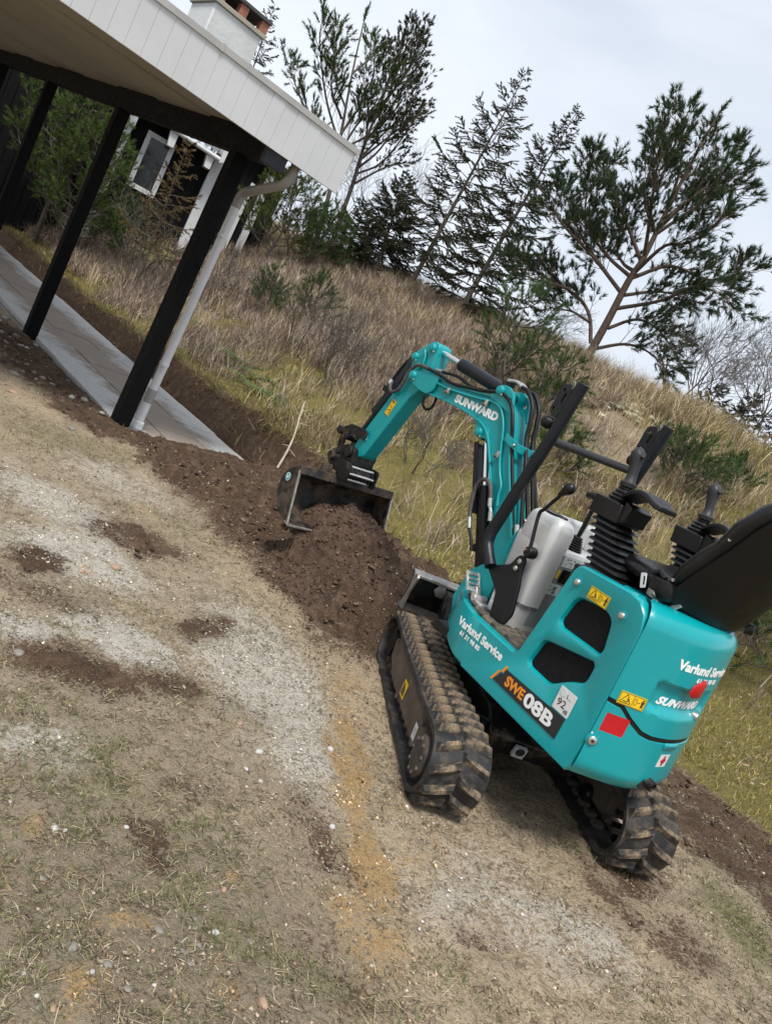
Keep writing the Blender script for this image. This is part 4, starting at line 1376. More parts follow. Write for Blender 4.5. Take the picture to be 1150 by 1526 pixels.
    # deck in front of the bonnet, below the seat
    G().box((-0.415, YC - 0.01, 0.70), (0.235, 0.44, 0.288)).build('seat_deck', teal, X, bevel=0.02, seg=3)
    G().box((-0.285, YC, 0.67), (0.03, 0.46, 0.32)).build('deck_front', black_paint, X, bevel=0.006)

    def on_rear(sl, z):
        s0 = s_of_left(sl)
        return lambda u, v, w: surf(s0 + u, z + v, 0.0006 + (w if w < 0.5 else 0.0006))
    warning(lambda u, v, w: surf(s_of_left(0.336) + u, 0.568 + v, w), bonnet)
    place_text('Varlund Service', 0.262, 0.030, on_rear(0.232, 0.716), white_ink, bonnet, bold=0.036)
    place_text('61 31 98 85', 0.115, 0.015, on_rear(0.142, 0.692), white_ink, bonnet, bold=0.03)
    place_text('SUNWARD', 0.232, 0.025, on_rear(0.226, 0.598), white_ink, bonnet, bold=0.045, shear=0.35)

    def rear_patch(sl, wd, z0, z1, m, nm, parent, lift=0.0012, skew=0.0, n=5):
        s0 = s_of_left(sl)
        vs, fs = [], []
        for k in range(n + 1):
            s = s0 + wd * k / n
            vs += [surf(s, z0 - skew * k / n, lift), surf(s, z1 - skew * k / n, lift)]
        for k in range(n):
            fs.append((2 * k, 2 * k + 2, 2 * k + 3, 2 * k + 1))
        return G().add(vs, fs).build(nm, m, parent, smooth=60)
    # red emblem, a tilted five-sided badge
    s0, z0 = s_of_left(0.112), 0.674
    bd = [(-0.040, -0.016), (-0.036, 0.010), (0.010, 0.034), (0.032, 0.016), (0.022, -0.026), (-0.016, -0.030)]
    vs = [surf(s0 + a, z0 + b, 0.002 + dent(s0 + a, z0 + b)) for a, b in bd]
    cvs = [surf(s0 + a * 0.8, z0 + b * 0.8, 0.006 + dent(s0 + a * 0.8, z0 + b * 0.8)) for a, b in bd]
    G().loft([vs, cvs]).build('red_badge', red_ink, bonnet, bevel=0.002)
    rear_patch(0.343, 0.072, 0.478, 0.533, red_ink, 'red_patch', weight)
    rw = rear_patch(0.123, 0.052, 0.420, 0.461, white_sticker, 'lift_label', weight)
    s0 = s_of_left(0.123)
    for a, b, c, d in ((0.022, 0.030, 0.425, 0.456), (0.012, 0.040, 0.438, 0.443)):
        G().add([surf(s0 + a, c, 0.0022), surf(s0 + b, c, 0.0022), surf(s0 + b, d, 0.0022), surf(s0 + a, d, 0.0022)], [(0, 1, 2, 3)]).build('label_symbol', red_ink, rw)
    G().add([surf(s0 + 0.026, 0.424, 0.0026), surf(s0 + 0.037, 0.4405, 0.0026), surf(s0 + 0.026, 0.457, 0.0026), surf(s0 + 0.015, 0.4405, 0.0026)], [(0, 1, 2, 3)]).build('label_symbol', red_ink, rw)

    def rear_disc(sl, z, r, l0, l1, m, nm, parent, n=20):
        s0_ = s_of_left(sl)
        x, y, nx, ny = rear(s0_)
        c = surf(s0_, z, l0)
        return G().lathe([(r, 0), (r, (l1 - l0) * 0.8), (r * 0.8, l1 - l0)], c, (nx, ny, 0), n).build(nm, m, parent)
    rear_disc(0.345, 0.443, 0.019, -0.004, 0.0012, teal_boom, 'lock_recess', weight)
    rear_disc(0.345, 0.443, 0.0125, -0.002, 0.008, steel, 'lock', weight)
    rear_disc(0.345, 0.443, 0.005, 0.004, 0.0095, dark_ink, 'keyhole', weight)
    rear_disc(0.125, 0.366, 0.026, -0.01, 0.0016, dark_ink, 'exhaust_opening', weight)
    s0 = s_of_left(0.118)
    x, y, nx, ny = rear(s0)
    c = Vector(surf(s0, 0.368, 0))
    G().lathe([(0.016, -0.02), (0.016, 0.022), (0.013, 0.024), (0.013, -0.02)], c, (nx, ny, -0.1), 18).build('exhaust_pipe', black_metal, weight)
    rear_disc(0.02, 0.582, 0.011, -0.004, 0.014, steel, 'bonnet_lock', bonnet)
    # lip below the latch
    s0 = s_of_left(0.10)
    G().loft([[surf(s0 + a, 0.499, 0.0), surf(s0 + a, 0.494, 0.007), surf(s0 + a, 0.484, 0.007), surf(s0 + a, 0.474, 0.0)] for a in np.linspace(-0.035, 0.035, 6)], True, True).build('latch_lip', teal, weight, bevel=0.002)
    for a in (0.352, 0.357 - 0.012):
        rear_disc(a, 0.462 if a > 0.35 else 0.446, 0.0032, 0.0, 0.0012, white_ink, 'rivet', weight, 8)

    # ---------------------------------------------------------------- floor, pedal, console
    pl = [(p[0], p[1]) for p in plan if p[0] > -0.06]
    fl = []
    cc = np.array([-0.05, YC])
    for p in pl:
        d = np.array(p) - cc
        fl.append(tuple(cc + d * (1 - 0.026 / np.linalg.norm(d))))
    fl = [(-0.27, 0.333)] + fl + [(-0.27, -0.17)]
    G().slab(fl, 0.470, 0.488).build('floor_plate', black_paint, X)
    mt_poly = [(a * 0.985, YC + (b - YC) * 0.975) for a, b in fl]
    fm = G().slab(mt_poly, 0.488, 0.508).build('floor_mat', mat_floor, X, bevel=0.006)
    me_b = G().lathe([(0.011, 0), (0.009, 0.0035), (0.004, 0.0048)], (0, 0, 0), (0, 0, 1), 10).mesh('mat_stud', 40)
    me_b.materials.append(mat_floor)
    for i in range(11):
        for j in range(4):
            x = -0.235 + 0.040 * i
            y = 0.318 - 0.034 * j - (0.017 if i % 2 else 0) - max(0, x - 0.02) * 0.42
            if x > 0.12 and j > 2:
                continue
            o = obj('mat_stud', me_b, None, fm)
            o.location = (x, y, 0.5078)
            o.scale = (1.25, 0.85, 1)
    # console: silver cover, rounded towards the operator
    def con_ring(z, ins=0.0):
        w0 = 0.165 - ins
        xb = -0.075 - 0.018 * (z - 0.51) / 0.4 + ins
        xf_ = 0.075 + 0.03 * (z - 0.51) / 0.4 - ins
        return [(a, YC + 0.012 + b, z) for a, b in rounded([(xb, w0), (xf_, w0 - 0.01), (xf_, -w0 + 0.01), (xb, -w0)], [0.055, 0.02, 0.02, 0.055], 5)]
    zs = [0.508, 0.55, 0.62, 0.70, 0.76, 0.80]
    g = G()
    rings = [con_ring(z) for z in zs] + [con_ring(0.815, 0.003), con_ring(0.822, 0.012)]
    g.loft(rings)
    console = g.build('console', silver, X, smooth=50)
    # tall left shoulder with the cup ring, and the back wall round the lever well
    def sh_ring(z, ins=0.0):
        return [(a, b, z) for a, b in rounded([(-0.090 + ins, 0.262 - ins), (0.085 - ins, 0.252 - ins), (0.085 - ins, 0.168 + ins), (-0.090 + ins, 0.168 + ins)], [0.05, 0.02, 0.012, 0.02], 5)]
    zz = [0.60, 0.70, 0.80, 0.87, 0.895, 0.908, 0.914]
    ii = [0.001, 0.001, 0.0, 0.0, 0.005, 0.014, 0.028]
    sh = G().loft([sh_ring(z, i) for z, i in zip(zz, ii)]).build('console_shoulder', silver, console, smooth=60)
    ring = []
    for k in range(29):
        a = 2 * math.pi * k / 28
        ring.append((-0.005 + 0.052 * math.cos(a), 0.213 + 0.024 * math.sin(a), 0.9145 - 0.02 * (0.052 * math.cos(a)) / 0.052 * 0.1))
    G().tube(ring, 0.0042, 8).build('cup_ring', plastic, sh)
    G().slab([(-0.005 + 0.048 * math.cos(2 * math.pi * k / 24), 0.213 + 0.021 * math.sin(2 * math.pi * k / 24)) for k in range(24)], 0.9135, 0.9155).build('cup_well', silver, sh)
    G().box((0.062, 0.04, 0.862), (0.035, 0.28, 0.10)).build('console_back_wall', silver, console, bevel=0.015, seg=3)
    G().box((-0.005, -0.055, 0.86), (0.12, 0.05, 0.085)).build('console_right_rim', silver, console, bevel=0.015, seg=3)
    xr_ = -0.0905
    def cpan(pts, m, nm, lift=0.0):
        # on the face towards the seat: (y, z)
        f = lambda y, z: -0.075 - 0.018 * (z - 0.51) / 0.4 - lift
        vs = [(f(y, z), y, z) for y, z in pts] + [(f(y, z) + 0.003, y, z) for y, z in pts]
        n = len(pts)
        fs = [tuple(range(n)), tuple(range(2 * n - 1, n - 1, -1))] + [(i, i + n, (i + 1) % n + n, (i + 1) % n) for i in range(n)]
        return G().add(vs, fs).build(nm, m, console, smooth=0)
    cpan(rounded([(0.200, 0.530), (-0.03, 0.530), (-0.03, 0.805), (0.188, 0.805)], 0.012, 3), silver_dark, 'console_panel', 0.0016)
    a = cpan([(0.170, 0.765), (0.078, 0.770), (0.082, 0.808), (0.172, 0.806)], pale_sticker, 'control_label', 0.003)
    for k in range(22):
        y, z = RNG.uniform(0.090, 0.160), RNG.uniform(0.772, 0.800)
        w_, h_ = RNG.uniform(0.002, 0.006), RNG.uniform(0.001, 0.003)
        cpan([(y, z), (y + w_, z), (y + w_, z + h_), (y, z + h_)], dark_ink, 'label_print', 0.0042)
    cpan([(0.183, 0.658), (0.122, 0.658), (0.122, 0.699), (0.183, 0.699)], pale_sticker, 'travel_label', 0.003)
    for (y, z, w_, h_) in ((0.166, 0.690, 0.012, 0.001), (0.140, 0.690, 0.016, 0.001), (0.150, 0.676, 0.02, 0.001), (0.144, 0.668, 0.003, 0.02), (0.140, 0.666, 0.014, 0.003), (0.170, 0.674, 0.008, 0.001), (0.152, 0.680, 0.003, 0.008)):
        cpan([(y, z), (y + w_, z), (y + w_, z + h_), (y, z + h_)], dark_ink, 'label_print', 0.0042)
    cpan(rounded([(0.153, 0.708), (0.090, 0.708), (0.090, 0.758), (0.153, 0.758)], 0.006, 2), plastic, 'switch_plate', 0.004)
    cpan(rounded([(0.140, 0.716), (0.112, 0.716), (0.112, 0.750), (0.140, 0.750)], 0.006, 2), vinyl, 'rocker_switch', 0.010)
    cpan([(0.170, 0.720), (0.161, 0.720), (0.161, 0.752), (0.170, 0.752)], yellow_ink, 'switch_label', 0.003)
    # teal bulkhead in front of the console
    G().prism([(0.105, 0.50), (0.18, 0.50), (0.165, 0.69), (0.075, 0.880), (0.045, 0.885), (0.080, 0.82)], -0.06, 0.236).build('front_bulkhead', teal_boom, X, bevel=0.006)
    # silver alloy foot pedal
    g = G()
    pr = Matrix.Rotation(R(-52), 3, 'Y')
    pc = Vector((0.165, 0.272, 0.562))
    for dz in (-0.026, -0.009, 0.009, 0.026):
        g.box(pc + pr @ Vector((dz, 0, 0)), (0.007, 0.05, 0.008), pr)
    for dy in (-0.027, 0.027):
        g.box(pc + pr @ Vector((0, dy, 0)), (0.064, 0.008, 0.010), pr)
    for dz in (-0.033, 0.033):
        g.box(pc + pr @ Vector((dz, 0, 0)), (0.008, 0.062, 0.010), pr)
    for i in range(4):
        for j in range(4):
            g.lathe([(0.0045, 0), (0.0045, 0.005), (0.002, 0.007)], pc + pr @ Vector((-0.026 + 0.0174 * i, -0.02 + 0.0133 * j, 0.002)), pr @ Vector((0, 0, 1)), 6)
    ped = g.build('foot_pedal', alloy, X, bevel=0.0015, seg=1)
    g = G()
    g.prism([(0.10, 0.510), (0.135, 0.510), (0.150, 0.548), (0.128, 0.560), (0.112, 0.535)], 0.258, 0.278)
    g.lathe([(0.013, 0), (0.013, 0.06)], (0.105, 0.235, 0.524), (0, 1, 0), 14)
    g.box((0.09, 0.262, 0.512), (0.06, 0.05, 0.012))
    g.build('pedal_arm', alloy, ped, bevel=0.002)

    # ---------------------------------------------------------------- roll bar stubs
    lug_out = rounded([(0.092, 1.335), (0.142, 1.325), (0.150, 1.225), (0.108, 1.205), (0.086, 1.26)], 0.016, 4)
    circ = lambda cx, cz, r, n=12: [(cx + r * math.cos(2 * math.pi * k / n), cz + r * math.sin(2 * math.pi * k / n)) for k in range(n)]
    slot = rounded([(0.098, 1.295), (0.110, 1.300), (0.118, 1.262), (0.106, 1.257)], 0.004, 3)
    post = {}
    for nm, y, dx in (('l', 0.300, 0.0), ('r', -0.150, -0.012)):
        g = G()
        pts = [(0.052 + dx, y, 1.345), (0.075 + dx, y, 1.20), (0.118 + dx, y, 0.965), (0.150 + dx, y, 0.795)] + \
              [tuple(p) for p in catmull([(0.158 + dx, y, 0.755), (0.152 + dx, y, 0.722), (0.128 + dx, y, 0.692), (0.085 + dx, y, 0.655)], 4)]
        rb = g.tube(pts, 0.0215, 18).build('roll_bar', black_paint, X)
        post[nm] = rb
        G().plate([(a + dx, b) for a, b in lug_out], [[(a + dx, b) for a, b in circ(0.121, 1.306, 0.007)], [(a + dx, b) for a, b in circ(0.131, 1.238, 0.008)], [(a + dx, b) for a, b in slot]], y - 0.005, y + 0.005).build('hinge_plate', black_paint, rb, bevel=0.0015, seg=1)
        G().plate([(a + dx, b) for a, b in lug_out], [[(a + dx, b) for a, b in circ(0.121, 1.306, 0.007)], [(a + dx, b) for a, b in slot]], y - 0.033, y - 0.025).build('hinge_plate', black_paint, rb, bevel=0.0015, seg=1)
        G().lathe([(0.020, 0), (0.024, 0.006), (0.021, 0.030), (0.012, 0.036)], (0.128 + dx, y - 0.012, 1.185), (0.35, 0.9, 0.1), 16).build('clamp_knob', plastic, rb)
        G().tube([(0.092 + dx, y + 0.010, 1.330), (0.080 + dx, y + 0.016, 1.342), (0.072 + dx, y + 0.012, 1.330), (0.082 + dx, y + 0.012, 1.318)], 0.0018, 6).build('lock_clip', steel, rb)
        # foot plate
        fp = [(0.000, 0.512), (-0.080, 0.512), (-0.098, 0.560), (-0.072, 0.650), (-0.050, 0.700), (-0.046, 0.742), (-0.024, 0.752), (-0.004, 0.738), (0.012, 0.700), (0.075, 0.668), (0.105, 0.640), (0.060, 0.615), (0.020, 0.590), (0.008, 0.550)]
        fp = rounded([(a + dx, b) for a, b in fp], 0.012, 3)
        f_ = G().prism(fp, y - 0.022, y - 0.010).build('roll_bar_foot', black_paint, rb, bevel=0.002, seg=1)
        for (bx, bz_) in ((-0.028, 0.727), (-0.024, 0.700)):
            G().lathe([(0.0095, 0), (0.0095, 0.005), (0.006, 0.009)], (bx + dx, y - 0.010, bz_), (0, 1, 0), 12).build('bolt', steel, f_)
    G().tube([(0.092, 0.30, 1.135), (0.080, -0.15, 1.150)], 0.0145, 16).build('cross_bar', grip_mat, post['l'])

    # ---------------------------------------------------------------- levers
    lv = G().tube(catmull([(-0.045, 0.298, 0.745), (-0.050, 0.298, 0.785), (-0.020, 0.298, 0.895), (-0.035, 0.299, 0.925), (-0.090, 0.302, 1.010)], 6), 0.0065, 10).build('blade_lever', black_paint, X)
    kd = Vector((-0.075, 0.003, 0.085)).normalized()
    G().lathe([(0.008, -0.03), (0.012, -0.012), (0.0185, 0.006), (0.020, 0.016), (0.016, 0.028), (0.006, 0.035)], (-0.090, 0.302, 1.008), kd, 18).build('lever_knob', plastic, lv)
    G().lathe([(0.019, 0), (0.021, 0.006), (0.021, 0.026), (0.017, 0.034)], (-0.056, 0.276, 0.772), (0, 1, 0), 18).build('lever_hub', plastic, lv)
    G().lathe([(0.006, 0), (0.006, 0.006)], (-0.046, 0.310, 0.776), (0, 1, 0), 6).build('lever_bolt', steel, lv)
    b = G()
    prof = []
    for k in range(7):
        prof += [(0.040 - 0.0032 * k, 0.008 * k), (0.033 - 0.0030 * k, 0.008 * k + 0.004)]
    bt = b.lathe(prof, (-0.035, 0.105, 0.822), (-0.05, 0, 1), 16).build('lever_boot', plastic, X, smooth=0)
    l2 = G().tube([(-0.037, 0.105, 0.870), (-0.042, 0.105, 0.985)], 0.0075, 10).build('travel_lever', plastic, X)
    G().tube([(-0.020, 0.08, 0.875), (-0.030, 0.08, 0.95)], 0.0055, 10).build('lever_rod', steel, l2)
    G().tube(catmull([(0.004, 0.105, 1.016), (-0.02, 0.105, 1.020), (-0.060, 0.105, 1.015)], 4), 0.0125, 12).build('lever_grip', plastic, l2)
    G().tube([(-0.041, 0.105, 0.975), (-0.040, 0.105, 1.014)], [0.013, 0.011], 12).build('lever_neck', plastic, l2)

    # ---------------------------------------------------------------- joystick stands
    def stand(dy, tw):
        def rect(z, f0, f1, y0, y1, r):
            return [(a, b, z) for a, b in rounded([(f0, y1), (f1, y1), (f1, y0), (f0, y0)], r, 2)]
        yl, yr = 0.318 + dy, 0.182 + dy
        rings = []
        n = 8
        z0, z1 = 0.838, 0.992
        for k in range(n):
            t0 = k / n
            zA = z0 + (z1 - z0) * t0
            dz = (z1 - z0) / n
            for dt, ins in ((0.02, 0.0), (0.42, 0.004), (0.55, 0.011), (0.92, 0.013)):
                z = zA + dz * dt
                t = (z - z0) / (z1 - z0)
                f0 = -0.452 + 0.118 * t
                f1 = -0.300 + 0.078 * t
                rings.append(rect(z, f0 + ins, f1 - ins, yr + 0.012 * t + ins, yl - 0.012 * t - ins, 0.02))
        s_ = G().loft(rings).build('joystick_bellows', plastic, X, smooth=25)
        bx = G().loft([rect(0.990, -0.336, -0.218, yr + 0.010, yl - 0.010, 0.010), rect(1.048, -0.330, -0.212, yr + 0.010, yl - 0.010, 0.010)]).build('joystick_box', plastic, s_, bevel=0.003)
        for a, c in ((-0.337, 1.028), (-0.336, 1.012)):
            G().lathe([(0.005, 0), (0.005, 0.003), (0.003, 0.005)], (a, yl - 0.045 - (0.02 if c > 1.02 else 0), c), (-1, 0, 0), 10).build('screw', steel, bx)
        # small boot, then the grip
        cx, cy = -0.272, (yl + yr) / 2 + 0.008
        prof = []
        for k in range(5):
            prof += [(0.046 - 0.0055 * k, 0.012 * k), (0.037 - 0.005 * k, 0.012 * k + 0.007)]
        bo = G().lathe(prof, (cx, cy, 1.046), (0.02, 0, 1), 18).build('stick_boot', plastic, s_, smooth=0)
        gr = G()
        path = [(cx, cy, 1.100), (cx + 0.001, cy, 1.112), (cx + 0.002, cy, 1.118), (cx + 0.004, cy, 1.140), (cx + 0.010, cy, 1.165), (cx + 0.016, cy, 1.185), (cx + 0.018, cy, 1.203), (cx + 0.014, cy, 1.214), (cx + 0.010, cy, 1.219)]
        gr.tube(path, [0.024, 0.026, 0.018, 0.0155, 0.0165, 0.021, 0.023, 0.019, 0.010], 18)
        stick = gr.build('joystick', grip_mat, s_, smooth=60)
        G().lathe([(0.007, 0), (0.007, 0.004), (0.004, 0.006)], (cx - 0.006, cy + 0.004, 1.200), (-0.8, 0.2, 0.5), 12).build('stick_button', plastic, stick)
        # wrist rest: a curved tongue running back
        rg = []
        for k in range(9):
            t = k / 8
            x = -0.300 - 0.150 * t
            z = 1.056 + 0.046 * math.sin(math.pi * min(1, t * 1.15 + 0.05) * 0.75) - 0.012 * t
            w_ = 0.040 + 0.016 * math.sin(math.pi * t)
            th = 0.016
            rg.append([(x, cy - w_, z), (x, cy + w_, z), (x + 0.001, cy + w_ * 0.95, z + th), (x + 0.001, cy - w_ * 0.95, z + th)])
        G().loft(rg).build('wrist_rest', plastic, s_, smooth=60, bevel=0.004)
        g_ = G()
        g_.prism([(-0.33, 0.995), (-0.352, 1.000), (-0.360, 1.050), (-0.33, 1.062)], yr + 0.02, yl - 0.02)
        g_.build('rest_bracket', plastic, s_, bevel=0.002)
    stand(0.0, 0)
    stand(-0.405, 0)

    # ---------------------------------------------------------------- seat
    def seat_ring(x, z, nx, nz, w, th, crown):
        """closed ring across the seat; (nx,nz) is the surface normal"""
        out = []
        for k in range(15):
            t = -1 + 2 * k / 14
            e = (1 - abs(t) ** 4) ** 0.5
            rise_ = crown * (abs(t) ** 2.5) * (1 if abs(t) < 0.93 else 0.75)
            out.append((x + nx * (th * e * 0.5 + rise_), YC + 0.005 + t * w, z + nz * (th * e * 0.5 + rise_)))
        for k in range(14, -1, -1):
            t = -1 + 2 * k / 14
            e = (1 - abs(t) ** 4) ** 0.5
            out.append((x - nx * th * e * 0.5, YC + 0.005 + t * w, z - nz * th * e * 0.5))
        return out
    cush = []
    for x, z, nx, nz, w, th, cr in ((-0.305, 0.868, 0.7, 0.7, 0.130, 0.02, 0.0), (-0.318, 0.890, 0.5, 0.85, 0.165, 0.05, 0.004), (-0.36, 0.896, 0.1, 1, 0.178, 0.062, 0.014), (-0.44, 0.892, 0, 1, 0.182, 0.06, 0.022), (-0.52, 0.888, 0.05, 1, 0.180, 0.055, 0.026), (-0.57, 0.892, 0.25, 0.95, 0.172, 0.05, 0.02)):
        cush.append(seat_ring(x, z, nx, nz, w, th, cr))
    G().loft(cush).build('seat_cushion', vinyl, X, smooth=60)
    back = []
    bd_ = Vector((-0.50, 0, 0.866)).normalized()          # up the back rest
    bn = Vector((0.866, 0, 0.50)).normalized()
    for t, w, th, cr in ((0.0, 0.150, 0.03, 0.0), (0.02, 0.172, 0.055, 0.010), (0.07, 0.180, 0.065, 0.026), (0.14, 0.176, 0.066, 0.030), (0.19, 0.172, 0.068, 0.022), (0.26, 0.184, 0.07, 0.030), (0.34, 0.180, 0.065, 0.026), (0.40, 0.160, 0.05, 0.012), (0.42, 0.125, 0.02, 0.0)):
        p = Vector((-0.555, 0, 0.888)) + bd_ * t
        back.append(seat_ring(p.x, p.z, bn.x, bn.z, w, th, cr))
    G().loft(back).build('seat_back', vinyl, X, smooth=60)
    # moulded shell behind the back rest
    sh_ = []
    for t, w, d0, d1 in ((-0.055, 0.13, 0.030, 0.060), (-0.03, 0.160, 0.022, 0.085), (0.02, 0.178, 0.018, 0.105), (0.10, 0.182, 0.020, 0.100), (0.20, 0.178, 0.022, 0.085), (0.30, 0.182, 0.022, 0.070), (0.38, 0.165, 0.020, 0.055), (0.41, 0.13, 0.02, 0.035)):
        p = Vector((-0.560, 0, 0.888)) + bd_ * t
        ring = []
        for k in range(13):
            a = -1 + 2 * k / 12
            dpt = d0 + (d1 - d0) * (1 - abs(a) ** 3)
            ring.append((p.x - bn.x * dpt, YC + 0.005 + a * w, p.z - bn.z * dpt))
        ring += [(p.x - bn.x * d0 * 0.8, YC + 0.005 + a * w * 0.98, p.z - bn.z * d0 * 0.8) for a in (1, 0.5, 0, -0.5, -1)]
        sh_.append(ring)
    shell = G().loft(sh_).build('seat_shell', shell_mat, X, smooth=60)
    for (t, y) in ((0.035, 0.245), (0.225, 0.243)):
        p = Vector((-0.556, y + 0.022, 0.894)) + bd_ * t
        G().lathe([(0.005, 0), (0.005, 0.004)], p, (0, 1, 0), 8).build('shell_screw', steel, shell)
    G().box((-0.50, YC, 0.858), (0.24, 0.26, 0.018)).build('seat_base', black_metal, X, bevel=0.004)
    for y in (0.235, -0.07):
        br = G()
        br.prism([(-0.49, 0.850), (-0.60, 0.850), (-0.615, 0.868), (-0.56, 0.885), (-0.49, 0.872)], y - 0.004, y + 0.004)
        br.build('seat_bracket', steel, X, bevel=0.001, seg=1)
    G().lathe([(0.017, 0), (0.017, 0.022), (0.012, 0.026)], (-0.635, -0.045, 0.868), (-0.6, -0.4, 0.1), 14).build('bracket_bolt', black_metal, X)
    # belt reel and buckle on the left
    rl = G().lathe([(0.026, 0), (0.030, 0.004), (0.030, 0.034), (0.024, 0.038)], (-0.565, 0.240, 0.885), (0, 1, 0), 20).build('belt_reel', plastic, X)
    G().box((-0.535, 0.262, 0.892), (0.045, 0.03, 0.040)).build('reel_housing', plastic, rl, bevel=0.005)
    G().tube([(-0.488, 0.262, 0.905), (-0.520, 0.262, 0.928), (-0.545, 0.262, 0.915)], 0.009, 10).build('belt_webbing', vinyl, rl)
    tg = G()
    tg.plate(rounded([(-0.478, 0.900), (-0.495, 0.907), (-0.512, 0.868), (-0.497, 0.860)], 0.004, 2), [rounded([(-0.490, 0.894), (-0.497, 0.897), (-0.506, 0.874), (-0.499, 0.871)], 0.002, 2)], 0.279, 0.282)
    tg.build('belt_tongue', white_sticker, rl)
    G().prism([(-0.515, 0.852), (-0.56, 0.849), (-0.57, 0.872), (-0.53, 0.878)], 0.262, 0.268).build('belt_anchor', steel, rl, bevel=0.001, seg=1)
    G().lathe([(0.010, 0), (0.010, 0.006), (0.006, 0.009)], (-0.545, 0.268, 0.864), (0, 1, 0), 12).build('anchor_bolt', steel, rl)

    # ---------------------------------------------------------------- swing post and boom (boom frame)
    g = G(TM)
    g.prism([(-0.13, 0.37), (0.10, 0.37), (0.13, 0.43), (0.10, 0.56), (0.02, 0.64), (-0.10, 0.66), (-0.15, 0.55)], -0.075, -0.052)
    g.prism([(-0.13, 0.37), (0.10, 0.37), (0.13, 0.43), (0.10, 0.56), (0.02, 0.64), (-0.10, 0.66), (-0.15, 0.55)], 0.052, 0.075)
    g.box((-0.02, 0, 0.40), (0.20, 0.14, 0.05))
    g.lathe([(0.045, 0), (0.045, 0.22)], (-0.06, 0, 0.33), (0, 0, 1), 20)
    g.build('swing_post', teal_boom, X, bevel=0.006)
    bp = [(0.795, 1.186), (0.605, 1.183), (0.46, 1.194), (0.39, 1.203), (0.335, 1.198), (0.290, 1.172), (0.247, 1.109), (0.161, 0.965), (-0.075, 0.625), (-0.070, 0.580), (-0.030, 0.560), (0.015, 0.580), (0.235, 0.905), (0.300, 0.990), (0.345, 1.045), (0.395, 1.078), (0.458, 1.093), (0.60, 1.107), (0.800, 1.105), (0.815, 1.12)]
    boom = G(TM).prism(bp, -0.042, 0.042).build('boom', teal_boom, X, bevel=0.006)
    # flanges along both edges stand proud of the web
    for pl_ in ([(0.80, 1.186), (0.605, 1.184), (0.46, 1.195), (0.39, 1.204), (0.335, 1.199), (0.290, 1.173), (0.247, 1.110), (0.161, 0.966), (-0.05, 0.662)],
                [(0.80, 1.104), (0.60, 1.106), (0.458, 1.092), (0.395, 1.077), (0.345, 1.044), (0.300, 0.989), (0.235, 0.904), (0.05, 0.628)]):
        pp = catmull(pl_, 3)
        rg = []
        for i, p in enumerate(pp):
            t = pp[min(i + 1, len(pp) - 1)] - pp[max(i - 1, 0)]
            t = t / np.linalg.norm(t)
            nn = np.array([-t[1], t[0]])
            rg.append([(p[0] + nn[0] * 0.004, -0.052, p[1] + nn[1] * 0.004), (p[0] + nn[0] * 0.004, 0.052, p[1] + nn[1] * 0.004), (p[0] - nn[0] * 0.005, 0.052, p[1] - nn[1] * 0.005), (p[0] - nn[0] * 0.005, -0.052, p[1] - nn[1] * 0.005)])
        G(TM).loft(rg).build('boom_flange', teal_boom, boom, smooth=30, bevel=0.0015, seg=1)

    def pin(x, z, y0, y1, r, parent, m=teal_boom):
        g_ = G(TM)
        g_.lathe([(r, 0), (r, y1 - y0 - 0.004), (r * 0.86, y1 - y0)], (x, y0, z), (0, 1, 0), 20)
        p_ = g_.build('pivot_pin', m, parent)
        G(TM).lathe([(r * 0.62, 0), (r * 0.62, 0.002), (r * 0.3, 0.0035)], (x, y1 - 0.0005, z), (0, 1, 0), 16).build('pin_cap', m, p_)
        G(TM).lathe([(0.0055, 0), (0.0055, 0.006), (0.003, 0.008)], (x - r * 0.9, y1 - 0.012, z - r * 0.75), (0, 1, 0), 8).build('pin_bolt', steel, p_)
        return p_
    # fork at the tip of the boom
    fk = rounded([(0.76, 1.195), (0.80, 1.192), (0.90, 1.182), (0.965, 1.172), (0.972, 1.140), (0.945, 1.122), (0.86, 1.100), (0.80, 1.098), (0.77, 1.12)], 0.014, 3)
    for y0, y1 in ((0.046, 0.058), (-0.058, -0.046)):
        G(TM).prism(fk, y0, y1).build('boom_fork', teal_boom, boom, bevel=0.002, seg=1)
    pin(0.937, 1.150, -0.07, 0.072, 0.021, boom)
    # lugs for the arm cylinder
    lg = rounded([(0.425, 1.195), (0.405, 1.235), (0.388, 1.258), (0.345, 1.262), (0.300, 1.235), (0.262, 1.150), (0.290, 1.165)], 0.014, 3)
    for y0, y1 in ((0.030, 0.042), (-0.042, -0.030)):
        G(TM).plate(lg, [circ(0.312, 1.212, 0.009)], y0 + (0.012 if y0 > 0 else -0.012), y1 + (0.012 if y0 > 0 else -0.012)).build('cylinder_lug', teal_boom, boom, bevel=0.002, seg=1)
    pin(0.377, 1.234, -0.062, 0.068, 0.019, boom)
    # lug for the lift cylinder
    for y0, y1 in ((0.034, 0.046), (-0.046, -0.034)):
        G(TM).prism(rounded([(0.46, 1.09), (0.42, 1.035), (0.395, 1.020), (0.365, 1.035), (0.33, 1.02), (0.36, 1.075)], 0.012, 3), y0, y1).build('lift_lug', teal_boom, boom, bevel=0.002, seg=1)
    pin(0.398, 1.047, -0.058, 0.062, 0.019, boom)
    place_text('SUNWARD', 0.283, 0.037, lambda u, v, w: tuple(TM @ Vector((0.624 - u, 0.0425 + 0.0006 * w, 1.116 - 0.004 * (u / 0.28) + v))), white_ink, boom, bold=0.055)
    # arm cylinder
    c0, c1 = Vector((0.377, 0, 1.234)), Vector((0.902, 0, 1.298))
    dd = (c1 - c0).normalized()
    ac = G(TM)
